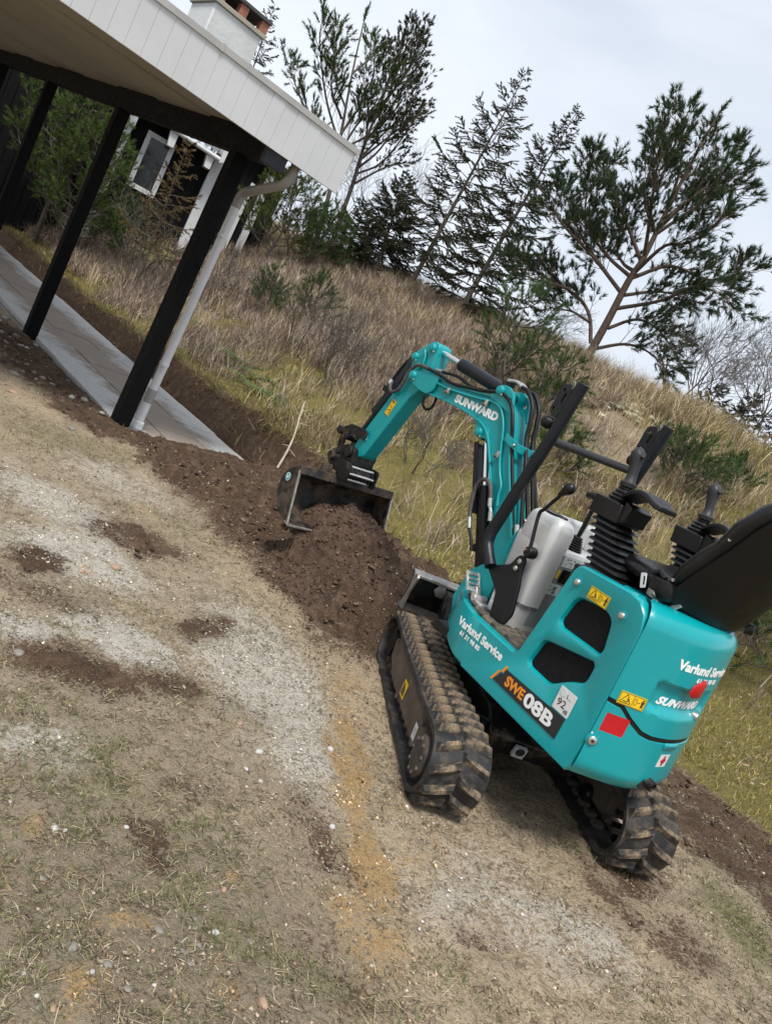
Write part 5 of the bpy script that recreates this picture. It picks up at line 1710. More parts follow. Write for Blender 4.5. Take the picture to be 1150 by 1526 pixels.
    ac.lathe([(0.016, 0), (0.028, 0.012), (0.0285, 0.30), (0.030, 0.305), (0.030, 0.335), (0.024, 0.34)], c0 + dd * 0.01, dd, 22)
    aco = ac.build('arm_cylinder', black_paint, X)
    G(TM).cyl(c0 + dd * 0.33, c1 - dd * 0.015, 0.0135, 16).build('piston_rod', chrome, aco)
    G(TM).lathe([(0.024, 0), (0.024, 0.05)], c1 - Vector((0, 0.025, 0)), (0, 1, 0), 18).build('rod_eye', black_metal, aco)
    G(TM).box(c0 + dd * 0.03 + Vector((0, 0, 0.034)), (0.05, 0.03, 0.02)).build('oil_port', black_metal, aco, bevel=0.003)
    for k in range(2):
        G(TM).tube(catmull([(0.405, 0.012 - 0.024 * k, 1.283), (0.355, 0.012 - 0.024 * k, 1.290), (0.315, 0.012 - 0.024 * k, 1.278)], 5), 0.008, 10).build('hose_fitting', steel, aco)
    # lift cylinder under the boom
    c0, c1 = Vector((0.075, 0, 0.505)), Vector((0.398, 0, 1.047))
    dd = (c1 - c0).normalized()
    lc = G(TM).lathe([(0.022, 0), (0.031, 0.012), (0.031, 0.36), (0.033, 0.365), (0.033, 0.385), (0.026, 0.39)], c0 + dd * 0.02, dd, 24).build('lift_cylinder', black_paint, X)
    G(TM).cyl(c0 + dd * 0.40, c1 - dd * 0.01, 0.015, 16).build('piston_rod', chrome, lc)
    G(TM).lathe([(0.026, 0), (0.026, 0.05)], c1 - Vector((0, 0.025, 0)), (0, 1, 0), 18).build('rod_eye', black_metal, lc)
    nrm = Vector((dd.z, 0, -dd.x))
    gd = []
    for t in (0.30, 0.34, 0.60):
        p = c0 + dd * t + nrm * 0.036
        gd.append([tuple(p + Vector((0, -0.030, 0))), tuple(p + Vector((0, 0.030, 0))), tuple(p + Vector((0, 0.030, 0)) - nrm * 0.02), tuple(p + Vector((0, 0.034, 0)) - nrm * 0.02), tuple(p + Vector((0, 0.034, 0)) + nrm * 0.004), tuple(p + Vector((0, -0.034, 0)) + nrm * 0.004)])
    G(TM).loft(gd).build('rod_guard', black_paint, lc, smooth=0)
    G(TM).box(c0 + dd * 0.16 + nrm * 0.036, (0.02, 0.035, 0.03)).build('hose_clamp', plastic, lc, bevel=0.003)
    G(TM).tube(catmull([(0.165, 0.045, 0.615), (0.200, 0.045, 0.66), (0.226, 0.045, 0.686)], 5), 0.0065, 10).build('hose', hose_mat, lc)
    G(TM).tube(catmull([(0.226, 0.045, 0.686), (0.255, 0.046, 0.735), (0.274, 0.048, 0.785), (0.284, 0.05, 0.84), (0.270, 0.052, 0.878), (0.245, 0.055, 0.890), (0.212, 0.058, 0.882), (0.190, 0.06, 0.858), (0.172, 0.06, 0.828)], 6), 0.0088, 12).build('sleeved_hose', hose_grey, lc)
    for a, b in (((0.226, 0.045, 0.686), (0.250, 0.045, 0.725)), ((0.176, 0.06, 0.835), (0.160, 0.06, 0.805)), ((0.145, 0.06, 0.790), (0.128, 0.06, 0.757))):
        G(TM).tube([a, b], 0.0105, 10).build('hose_fitting', steel, lc)
    G(TM).tube([(0.162, 0.06, 0.808), (0.144, 0.06, 0.788)], 0.007, 8).build('hose_nut', steel, lc)

    # arm
    ap = [(0.868, 1.318), (0.905, 1.332), (0.935, 1.318), (1.015, 1.252), (1.020, 1.222), (1.004, 1.192), (1.010, 1.140), (1.148, 0.800), (1.172, 0.720), (1.165, 0.688), (1.130, 0.676), (1.070, 0.700), (0.925, 1.045), (0.880, 1.100), (0.862, 1.20)]
    arm = G(TM).prism(rounded(ap, 0.016, 3), -0.040, 0.040).build('arm', teal_boom, X, bevel=0.005)
    pin(0.902, 1.298, -0.052, 0.056, 0.020, arm)
    pin(0.995, 1.232, -0.052, 0.056, 0.019, arm)
    pin(1.110, 0.790, -0.048, 0.050, 0.014, arm)
    G(TM).tube(catmull([(0.945, 1.275, 0), (0.94, 1.25, 0), (0.92, 1.21, 0)], 3) and [(0.948, 0.046, 1.275), (0.925, 0.047, 1.250), (0.918, 0.047, 1.215), (0.925, 0.047, 1.190)], 0.006, 8).build('arm_pipe', teal_boom, arm)
    wl = lambda u, v, w: tuple(TM @ (Vector((1.0115, 0.0405 + w, 0.926)) + Vector((0.245, 0, -0.969)) * (0.046 - v) * 0 + Vector((-0.26, 0, 0.965)) * u + Vector((0.965, 0, 0.26)) * v))
    warning(wl, arm)
    # bucket cylinder, in front of the arm
    c0, c1 = Vector((1.000, 0, 1.224)), Vector((1.232, 0, 0.748))
    c0 = Vector((1.035, 0, 1.225))
    dd = (c1 - c0).normalized()
    bc = G(TM).lathe([(0.016, 0), (0.026, 0.012), (0.0265, 0.30), (0.029, 0.305), (0.029, 0.33), (0.022, 0.335)], c0 + dd * 0.01, dd, 22).build('bucket_cylinder', black_paint, X)
    G(TM).cyl(c0 + dd * 0.33, c1, 0.0135, 16).build('piston_rod', grip_mat, bc)
    G(TM).tube([c0 + Vector((0.030, 0.006, 0.0)), c0 + dd * 0.05 + Vector((0.042, 0.01, 0)), c0 + dd * 0.17 + Vector((0.042, 0.01, 0)), c0 + dd * 0.21 + Vector((0.036, 0.01, 0))], 0.008, 10).build('hose_fitting', black_metal, bc)
    G(TM).box(c0 + dd * 0.20 + Vector((0.035, 0.01, 0)), (0.035, 0.03, 0.03)).build('oil_port', black_metal, bc, bevel=0.004)
    # hoses over the arm and along the boom
    hs = G(TM)
    hs.tube(catmull([(1.088, 0.050, 1.090), (1.068, 0.056, 1.055), (1.040, 0.058, 1.040), (1.000, 0.058, 1.062), (0.985, 0.058, 1.110), (0.978, 0.058, 1.155), (0.945, 0.058, 1.196), (0.900, 0.058, 1.206)], 6), 0.0085, 12)
    hs.build('sleeved_hose', hose_grey, X)
    G(TM).tube([(1.088, 0.050, 1.090), (1.082, 0.053, 1.068)], 0.0115, 10).build('hose_fitting', steel, X)
    G(TM).tube([(0.905, 0.058, 1.206), (0.850, 0.058, 1.203)], 0.0095, 10).build('hose_fitting', hose_grey, X)
    G(TM).tube(catmull([(0.850, 0.058, 1.203), (0.758, 0.055, 1.197), (0.680, 0.052, 1.186), (0.608, 0.050, 1.190), (0.483, 0.050, 1.206), (0.40, 0.052, 1.222), (0.345, 0.054, 1.222), (0.285, 0.055, 1.192), (0.240, 0.052, 1.125), (0.215, 0.045, 1.07), (0.120, 0.040, 0.92), (0.02, 0.035, 0.76)], 6), 0.0078, 10).build('boom_hose', hose_mat, X)
    G(TM).tube(catmull([(0.80, 0.02, 1.215), (0.70, 0.012, 1.222), (0.60, 0.010, 1.204), (0.50, 0.012, 1.212), (0.43, 0.018, 1.222)], 6), 0.0075, 10).build('boom_hose', hose_mat, X)
    G(TM).tube([(0.84, 0.02, 1.214), (0.80, 0.02, 1.215)], 0.010, 10).build('hose_fitting', steel, X)
    for k, (dx, y) in enumerate(((0.0, 0.016), (0.018, -0.006), (0.004, -0.028), (0.014, -0.044))):
        G(TM).tube(catmull([(0.315 + dx * 0.3, y, 1.278 - 0.01 * (k // 2)), (0.275 + dx, y, 1.270), (0.222 + dx, y, 1.225), (0.195 + dx, y, 1.16), (0.178 + dx * 0.8, y, 1.10), (0.125 + dx * 0.6, y, 1.01), (0.030, y * 1.5, 0.84), (-0.035, y * 2, 0.74), (-0.075, y * 2, 0.66), (-0.07, y * 2, 0.60)], 6), 0.0085, 10).build('boom_hose', hose_mat, X)
    for k in range(4):
        y = 0.04 - 0.027 * k
        G(TM).tube([(0.010, y * 1.1, 0.795 - 0.004 * k), (-0.014, y * 1.1, 0.752 - 0.004 * k)], 0.0105, 10).build('hose_fitting', steel, X)
    G(TM).box((0.014, -0.005, 0.812), (0.014, 0.05, 0.03), Matrix.Rotation(R(-34), 3, 'Y')).build('pipe_clamp', steel, X, bevel=0.002)
    # clamp strap round the hoses
    st_ = G(TM)
    stp = [(0.248, 0.056, 1.076), (0.205, 0.060, 1.066), (0.160, 0.052, 1.055), (0.145, 0.0, 1.052), (0.160, -0.052, 1.055), (0.245, -0.056, 1.076)]
    st_.loft([[(p[0], p[1], p[2] - 0.016), (p[0] + 0.004, p[1] * 0.93, p[2] - 0.016), (p[0] + 0.004, p[1] * 0.93, p[2] + 0.016), (p[0], p[1], p[2] + 0.016)] for p in stp])
    sto = st_.build('hose_strap', teal_boom, X, smooth=40, bevel=0.002)
    G(TM).lathe([(0.0065, 0), (0.0065, 0.005), (0.004, 0.008)], (0.182, 0.058, 1.060), (-0.15, 1, 0), 10).build('bolt', steel, sto)
    # teal hydraulic pipe along the boom's side
    G(TM).tube(catmull([(0.772, 0.050, 1.162), (0.70, 0.050, 1.158), (0.590, 0.050, 1.162), (0.47, 0.050, 1.172), (0.405, 0.050, 1.180), (0.350, 0.050, 1.172), (0.315, 0.050, 1.145), (0.285, 0.050, 1.105), (0.262, 0.050, 1.060), (0.229, 0.050, 0.988), (0.195, 0.050, 0.935), (0.160, 0.052, 0.895), (0.150, 0.054, 0.860), (0.130, 0.056, 0.82)], 6), 0.0055, 10).build('boom_pipe', teal_boom, X)
    G(TM).tube([(0.790, 0.050, 1.164), (0.765, 0.050, 1.161)], 0.008, 8).build('hose_fitting', steel, X)
    for (x, z) in ((0.672, 1.150), (0.425, 1.166), (0.243, 1.000)):
        cl = G(TM).box((x, 0.052, z), (0.016, 0.016, 0.026)).build('pipe_clip', steel, X, bevel=0.002)
        G(TM).lathe([(0.007, 0), (0.007, 0.006), (0.004, 0.009)], (x + 0.008, 0.058, z - 0.010), (0, 1, 0), 8).build('bolt', frame_mud, cl)
    # loose loop of hose below the elbow
    G(TM).tube(catmull([(0.872, 0.0, 1.085), (0.862, 0.0, 1.05), (0.832, 0.0, 1.034), (0.800, 0.0, 1.045), (0.790, 0.0, 1.075), (0.795, 0.0, 1.11)], 6), 0.0065, 10).build('boom_hose', hose_mat, X)

    # ---------------------------------------------------------------- linkage, tilt coupler and grading bucket
    lk = G(TM)
    lp_ = rounded([(1.085, 0.815), (1.13, 0.822), (1.235, 0.815), (1.285, 0.785), (1.300, 0.745), (1.280, 0.730), (1.250, 0.735), (1.235, 0.765), (1.15, 0.775), (1.10, 0.770)], 0.012, 3)
    for y0, y1 in ((0.048, 0.058), (-0.058, -0.048)):
        lk.prism(lp_, y0, y1)
    lk.lathe([(0.021, 0), (0.021, 0.16)], (1.288, -0.08, 0.762), (0, 1, 0), 18)
    lk.lathe([(0.018, 0), (0.018, 0.14)], (1.232, -0.07, 0.748), (0, 1, 0), 18)
    lko = lk.build('bucket_link', black_metal, X, bevel=0.002, seg=1)
    rl2 = rounded([(1.275, 0.785), (1.312, 0.770), (1.305, 0.690), (1.275, 0.625), (1.245, 0.640), (1.262, 0.700)], 0.012, 3)
    for y0, y1 in ((0.032, 0.044), (-0.044, -0.032)):
        G(TM).prism(rl2, y0, y1).build('tipping_link', black_metal, lko, bevel=0.002, seg=1)
    cp = G(TM)
    cp.prism(rounded([(1.115, 0.715), (1.185, 0.722), (1.292, 0.660), (1.300, 0.600), (1.240, 0.570), (1.120, 0.575), (1.100, 0.64)], 0.015, 3), -0.07, 0.07)
    cp.lathe([(0.028, 0), (0.028, 0.17)], (1.145, -0.085, 0.690), (0, 1, 0), 18)
    cp.lathe([(0.024, 0), (0.024, 0.17)], (1.268, -0.085, 0.628), (0, 1, 0), 18)
    cpo = cp.build('coupler', black_metal, X, bevel=0.003)
    for y in (0.078, 0.050):
        G(TM).lathe([(0.014, 0), (0.014, 0.012), (0.009, 0.016)], (1.21, y + 0.005, 0.665), (0, 1, 0), 10).build('coupler_bolt', black_metal, cpo)
    # ribbed tilt motor lying across, on the machine's side of the coupler
    tm_ = G(TM)
    prof = [(0.030, 0.0), (0.042, 0.004), (0.042, 0.014)]
    for k in range(5):
        prof += [(0.032, 0.018 + 0.024 * k), (0.032, 0.030 + 0.024 * k), (0.037, 0.032 + 0.024 * k), (0.037, 0.038 + 0.024 * k)]
    prof += [(0.042, 0.142), (0.042, 0.152), (0.030, 0.156)]
    tm_.lathe(prof, (1.110, -0.078, 0.600), (0, 1, 0), 20)
    tmo = tm_.build('tilt_motor', black_metal, X)
    for y in (0.085, -0.088):
        G(TM).prism(rounded([(1.055, 0.555), (1.16, 0.555), (1.165, 0.645), (1.06, 0.650)], 0.02, 3), y - 0.005, y + 0.005).build('motor_cheek', black_metal, tmo, bevel=0.002, seg=1)
    for a in range(3):
        ang = R(120 + 60 * a)
        G(TM).cyl((1.110 + 0.038 * math.cos(ang), -0.078, 0.60 + 0.038 * math.sin(ang)), (1.110 + 0.038 * math.cos(ang), 0.078, 0.60 + 0.038 * math.sin(ang)), 0.006, 8).build('tie_rod', alloy, tmo)
    bkp = catmull([(1.148, 0.552), (1.205, 0.528), (1.252, 0.490), (1.272, 0.440), (1.264, 0.380), (1.240, 0.335), (1.200, 0.306), (1.135, 0.290), (1.075, 0.280)], 4)
    t_ = 0.008
    bk = G(TM)
    rg = []
    for i, p in enumerate(bkp):
        t = bkp[min(i + 1, len(bkp) - 1)] - bkp[max(i - 1, 0)]
        t = t / np.linalg.norm(t)
        nn = np.array([-t[1], t[0]])
        q = p - nn * t_
        rg.append([(p[0], -0.29, p[1]), (p[0], 0.29, p[1]), (q[0], 0.29, q[1]), (q[0], -0.29, q[1])])
    bk.loft(rg)
    for y0, y1 in ((0.282, 0.292), (-0.292, -0.282)):
        cen = [(p[0], p[1]) for p in bkp]
        bk.prism(cen, y0, y1)
    bucket = bk.build('bucket', bucket_mat, X, smooth=35)
    G(TM).prism([(1.132, 0.520), (1.150, 0.518), (1.162, 0.556), (1.144, 0.562)], -0.294, 0.294).build('bucket_top_bar', bucket_mat, bucket, bevel=0.003)
    G(TM).prism([(1.064, 0.274), (1.105, 0.282), (1.104, 0.290), (1.063, 0.281)], -0.294, 0.294).build('cutting_edge', edge_steel, bucket)
    for y in (0.2935, -0.2935):
        G(TM).prism([(1.148, 0.535), (1.139, 0.535), (1.068, 0.283), (1.078, 0.283)], y - 0.0035, y + 0.0035).build('side_cutter', edge_steel, bucket)
    G(TM).lathe([(0.021, 0), (0.021, 0.001)], (1.222, 0.2925, 0.472), (0, 1, 0), 24).build('bucket_badge', pale_sticker, bucket)
    G(TM).lathe([(0.0165, 0), (0.0165, 0.001)], (1.222, 0.2934, 0.472), (0, 1, 0), 24).build('badge_face', teal_boom, bucket)
    place_text('55', 0.018, 0.016, lambda u, v, w: tuple(TM @ Vector((1.231 - u, 0.2946 + 0.0005 * w, 0.464 + v))), white_ink, bucket, bold=0.03)
    for y in (0.11, -0.11):
        G(TM).prism([(1.16, 0.545), (1.245, 0.500), (1.262, 0.57), (1.18, 0.60)], y - 0.006, y + 0.006).build('bucket_ear', bucket_mat, bucket, bevel=0.002, seg=1)
    return X


excavator = build_excavator()

# ================================================================== PLANTS: shared builders
def unit(v):
    return v / (np.linalg.norm(v, axis=-1, keepdims=True) + 1e-12)


def tubes(segs, n=5):
    """segments (a, b, ra, rb) -> vertices and quads, open ended"""
    S = np.array([np.concatenate([a, b, [ra, rb]]) for a, b, ra, rb in segs])
    a, b, ra, rb = S[:, 0:3], S[:, 3:6], S[:, 6], S[:, 7]
    d = unit(b - a)
    ref = np.where(np.abs(d[:, 2:3]) < 0.9, np.array([[0, 0, 1.0]]), np.array([[1.0, 0, 0]]))
    u = unit(np.cross(d, ref))
    w = np.cross(d, u)
    k = np.arange(n) * 2 * np.pi / n
    ring = u[:, None, :] * np.cos(k)[None, :, None] + w[:, None, :] * np.sin(k)[None, :, None]
    va = a[:, None, :] + ring * ra[:, None, None]
    vb = b[:, None, :] + ring * rb[:, None, None]
    V = np.concatenate([va, vb], 1).reshape(-1, 3)
    base = (np.arange(len(S)) * 2 * n)[:, None]
    i = np.arange(n)[None, :]
    j = (np.arange(n)[None, :] + 1) % n
    Q = np.stack([base + i, base + j, base + n + j, base + n + i], -1).reshape(-1, 4)
    return V, Q


def rand_dirs(n, rng):
    v = rng.normal(size=(n, 3))
    return unit(v)


def needles(pos, dirs, count, length, width, spread, col, rng, along=0.10, jitter=0.25):
    """brushes of thin needles: each brush sits at pos and points along dirs"""
    n = len(pos)
    P = np.repeat(pos, count, 0)
    D = np.repeat(dirs, count, 0)
    N = n * count
    t = rng.random((N, 1))
    b = P + D * (t * along)
    r = rand_dirs(N, rng)
    side = unit(r - D * np.sum(r * D, 1, keepdims=True))
    ang = spread * (0.45 + 0.75 * rng.random((N, 1))) * (1.15 - 0.55 * t)
    nd = unit(D * np.cos(ang) + side * np.sin(ang))
    L = length * (0.7 + 0.5 * rng.random((N, 1)))
    wv = unit(np.cross(nd, rand_dirs(N, rng))) * width * 0.5
    V = np.stack([b - wv, b + wv, b + nd * L], 1).reshape(-1, 3)
    T = np.arange(N * 3).reshape(-1, 3)
    c = np.asarray(col)[None, :] * np.repeat(1 + jitter * (rng.random((n, 1)) - 0.5) * 2, count, 0)
    c = c * (0.85 + 0.3 * rng.random((N, 1)))
    brown = (rng.random((N, 1)) < 0.04)
    c = np.where(brown, np.array([[0.16, 0.095, 0.045]]), c)
    return V, T, np.repeat(c, 3, 0)


def merge(parts):
    Vs, Ts, Cs, o = [], [], [], 0
    for V, T, C_ in parts:
        Vs.append(V)
        Ts.append(T + o)
        Cs.append(C_)
        o += len(V)
    return np.concatenate(Vs), np.concatenate(Ts), np.concatenate(Cs)


def poly_point(P, t):
    P = np.asarray(P, float)
    L = np.concatenate([[0], np.cumsum(np.linalg.norm(np.diff(P, axis=0), axis=1))])
    s = t * L[-1]
    i = min(np.searchsorted(L, s, 'right') - 1, len(P) - 2)
    f = (s - L[i]) / (L[i + 1] - L[i] + 1e-9)
    return P[i] + (P[i + 1] - P[i]) * f, unit(P[i + 1] - P[i]), L[-1]


def grow_pine(trunk, limbs, rng, r0, tuft_n, needle, width, col, shoot=(0.18, 0.5), dens=9, bare=0.3, spread=0.75, sub=3, brush=0.10):
    """trunk, limbs: 3-D polylines (local). returns wood segments and needle soup"""
    segs, pos, dr = [], [], []

    def limb(P, ra, rb):
        P = [np.asarray(p, float) for p in P]
        m = len(P) - 1
        for i in range(m):
            segs.append((P[i], P[i + 1], ra + (rb - ra) * i / m, ra + (rb - ra) * (i + 1) / m))
    limb(catmull(trunk, 4), r0, r0 * 0.16)
    for L in limbs:
        L = catmull(L, 4)
        _, _, ln = poly_point(L, 0.5)
        limb(L, min(r0 * 0.45, 0.012 + 0.014 * ln), 0.005)
        k = max(4, int(dens * ln))
        for q in range(k):
            t = bare + (1 - bare) * (q + rng.random()) / k
            p, d, _ = poly_point(L, min(0.999, t))
            side = rand_dirs(1, rng)[0]
            side = unit(side - d * (side @ d))
            a = 0.5 + 0.55 * rng.random()
            sd = unit(d * math.cos(a) + side * math.sin(a) + np.array([0, 0, 0.30]))
            sl = rng.uniform(*shoot) * (1.15 - 0.55 * t)
            mid = p + sd * sl * 0.55 + rng.normal(size=3) * 0.02
            end = mid + unit(sd + np.array([0, 0, 0.35])) * sl * 0.45
            segs.append((p, mid, 0.006, 0.004))
            segs.append((mid, end, 0.004, 0.0025))
            pos.append(end)
            dr.append(unit(end - mid))
            for w in range(sub):
                u = 0.35 + 0.65 * rng.random()
                b0 = p + (end - p) * u
                dd = unit(sd + 0.9 * rand_dirs(1, rng)[0] + np.array([0, 0, 0.25]))
                e2 = b0 + dd * rng.uniform(0.06, 0.16)
                segs.append((b0, e2, 0.003, 0.002))
                pos.append(e2)
                dr.append(dd)
        p, d, _ = poly_point(L, 1.0)
        pos.append(p)
        dr.append(d)
    p, d, _ = poly_point(trunk, 1.0)
    for w in range(4):
        pos.append(p - d * 0.05 * w)
        dr.append(unit(d + 0.4 * rand_dirs(1, rng)[0]))
    V, T, C_ = needles(np.array(pos), np.array(dr), tuft_n, needle, width, spread, col, rng, along=brush)
    return segs, (V, T, C_)


def plant(name, loc, label, cat, group, segs, crown, bark, nseg=5, crown_name='crown', crown_mat=None):
    r = empty(name, loc=loc)
    tag(r, label, cat, group)
    if segs:
        V, Q = tubes(segs, nseg)
        soup('trunk', V, quad=Q, m=bark, parent=r, smooth=True)
    if crown is not None:
        V, T, C_ = crown
        soup(crown_name, V, tri=T, m=crown_mat or needle_mat, parent=r, tint=C_)
    return r


def flat_tree(pts2, right, depth, rng):
    """limb sketched as (sideways, up) points, given depth so that the tree is round"""
    right = np.array(right)
    fw = np.array([-right[1], right[0], 0])
    out = []
    for k, (a, z) in enumerate(pts2):
        f = k / max(1, len(pts2) - 1)
        out.append(right * a + fw * depth * f + np.array([0, 0, z]))
    return out


# ------------------------------------------------------------------ the three pines on the ridge
def ridge_pines():
    rng = np.random.default_rng(11)
    R_ = (0.991, -0.131, 0.0)
    trunk2 = [(0.0, -0.15), (0.0, 0.1), (0.0, 0.71), (-0.02, 1.35), (0.01, 1.75), (-0.02, 2.33), (-0.05, 2.96), (-0.06, 3.6), (-0.05, 4.12)]
    limbs2 = [[(-0.03, 1.16), (-0.43, 1.38), (-0.95, 1.68), (-1.37, 2.04), (-1.63, 2.33)], [(-0.03, 1.16), (-0.69, 1.42), (-1.22, 1.56), (-1.58, 1.74)], [(0.02, 1.68), (-0.46, 2.13), (-0.91, 2.52), (-1.16, 2.78)], [(0.0, 1.42), (-0.53, 1.55), (-1.04, 1.86), (-1.37, 2.63)], [(-0.04, 2.16), (-0.42, 2.58), (-0.59, 3.14), (-0.73, 3.58)], [(-0.03, 2.54), (-0.19, 3.11), (-0.52, 3.59)], [(-0.02, 2.33), (0.24, 2.93), (0.41, 3.38), (0.45, 3.76)], [(-0.01, 2.12), (0.3, 2.64), (0.54, 2.96), (0.75, 3.06)], [(-0.05, 2.96), (0.11, 3.34), (0.13, 3.77)], [(0.0, 1.42), (0.43, 1.84), (1.04, 1.92), (1.53, 2.33)], [(0.0, 0.91), (0.53, 1.26), (0.92, 1.64), (1.46, 1.57)], [(0.06, 0.61), (0.38, 0.94), (0.76, 0.96), (1.13, 0.8)], [(0.03, 0.25), (0.41, 0.5), (0.79, 0.52), (1.16, 0.36)], [(0.03, 1.15), (0.51, 1.5), (1.08, 1.66)], [(-0.06, 0.3), (-0.28, 0.66), (-0.59, 0.85), (-1.08, 0.9), (-1.53, 0.96), (-1.87, 1.09)], [(-0.73, 0.88), (-1.03, 0.81), (-1.34, 0.72), (-1.62, 0.7)], [(-0.23, 0.57), (-0.59, 0.63), (-0.93, 0.52)]]
    dep = [0.5, -0.6, 0.5, -0.3, 0.4, -0.5, 0.5, -0.4, 0.3, 0.2, -0.6, 0.4, -0.4, 0.6, 0.3, -0.4, 0.5]
    limbs = [flat_tree(l, R_, d, rng) for l, d in zip(limbs2, dep)]
    # two more that lean to and from the lawn, so the crown is as deep as wide
    for l, d in zip([limbs2[3], limbs2[7], limbs2[9], limbs2[2]], [1.1, 1.2, -1.1, -1.2]):
        limbs.append(flat_tree([(a * 0.45, z + 0.1) for a, z in l], R_, d, rng))
    segs, cr = grow_pine(flat_tree(trunk2, R_, 0.0, rng), limbs, rng, 0.075, 40, 0.085, 0.0115, (0.042, 0.070, 0.034), shoot=(0.25, 0.65), dens=15, bare=0.2, spread=0.85, sub=4, brush=0.11)
    plant('pine_tree', (1.64, 12.39, 2.51), 'broad dark pine with a reddish trunk on the ridge above the bare shrubs', 'tree', 'trees along the dune ridge', segs, cr, bark_pine, 7)
    rng = np.random.default_rng(12)
    R_ = (0.972, 0.234, 0.0)
    tr = [(0.15, -0.1), (0.0, 0.83), (-0.16, 1.6), (-0.42, 2.57), (-0.68, 3.51), (-0.92, 4.55)]
    lm = [[(-0.29, 2.02), (-0.88, 2.31), (-1.58, 2.87), (-1.97, 3.24)], [(-0.34, 2.27), (-0.92, 2.84), (-1.44, 3.6), (-1.54, 3.94)], [(-0.39, 2.45), (-0.29, 3.19), (-0.33, 3.84), (-0.6, 4.21)], [(-0.53, 2.92), (-0.96, 3.35), (-1.31, 4.2)], [(-0.27, 1.96), (-0.19, 2.7), (-0.01, 3.21), (0.0, 3.76)], [(-0.16, 1.6), (-0.84, 1.93), (-1.33, 2.34)], [(-0.68, 3.51), (-0.49, 4.0), (-0.63, 4.17)], [(-0.31, 2.15), (0.04, 2.69), (0.16, 3.17)], [(-0.13, 1.55), (-0.56, 1.66), (-1.0, 2.11)], [(-0.5, 2.7), (-0.9, 3.0), (-1.1, 3.5)]]
    limbs = [flat_tree(l, R_, d, rng) for l, d in zip(lm, [0.4, -0.5, 0.5, 0.3, -0.4, 0.6, 0.2, 0.6, -0.6, -0.8])]
    segs, cr = grow_pine(flat_tree(tr, R_, 0, rng), limbs, rng, 0.06, 46, 0.085, 0.013, (0.050, 0.080, 0.024), shoot=(0.2, 0.42), dens=10, bare=0.2, spread=0.8, sub=2, brush=0.17)
    plant('pine_tree', (-3.86, 16.04, 2.13), 'young pine with thick brush-like green shoots behind the roof fascia', 'tree', 'trees along the dune ridge', segs, cr, bark_grey, 6)
    rng = np.random.default_rng(13)
    R_ = (0.977, 0.215, 0.0)
    tr = [(0.1, -0.1), (0.0, 0.59), (-0.1, 1.57), (-0.24, 2.44), (-0.28, 3.12), (-0.38, 4.04), (-0.51, 4.92)]
    lm = [[(-0.15, 1.76), (0.24, 2.26), (0.43, 3.09), (0.5, 3.69)], [(-0.19, 2.03), (0.16, 2.72), (0.49, 3.26)], [(-0.24, 2.44), (0.02, 3.28), (0.09, 4.02)], [(-0.26, 2.78), (-0.33, 3.51), (-0.67, 4.15)], [(-0.28, 3.12), (-0.09, 3.92), (-0.17, 4.57)], [(-0.33, 3.51), (-0.44, 4.14), (-0.72, 4.39)], [(-0.21, 2.38), (-0.46, 3.02), (-0.8, 3.53)], [(-0.16, 1.83), (-0.29, 2.55), (-0.7, 2.89)], [(-0.38, 4.04), (-0.25, 4.52), (-0.34, 4.88)], [(-0.23, 2.58), (0.25, 3.13), (0.44, 3.66)], [(-0.1, 1.57), (0.36, 2.18), (0.75, 2.46)]]
    limbs = [flat_tree(l, R_, d, rng) for l, d in zip(lm, [0.4, -0.5, 0.5, 0.3, -0.4, 0.6, 0.4, -0.6, 0.2, 0.7, -0.3])]
    limbs += [flat_tree([(a * 0.6 - 0.05, z + 0.15) for a, z in l], R_, d, rng) for l, d in zip(lm[:6], [-0.7, 0.6, -0.6, -0.5, 0.4, -0.4])]
    segs, cr = grow_pine(flat_tree(tr, R_, 0, rng), limbs, rng, 0.06, 24, 0.065, 0.014, (0.044, 0.056, 0.030), shoot=(0.22, 0.5), dens=12, bare=0.30, spread=0.8, sub=3, brush=0.06)
    plant('pine_tree', (-3.65, 16.60, 2.38), 'slender pine with fine sparse foliage and bare lower twigs behind the roof corner', 'tree', 'trees along the dune ridge', segs, cr, bark_grey, 6)


ridge_pines()


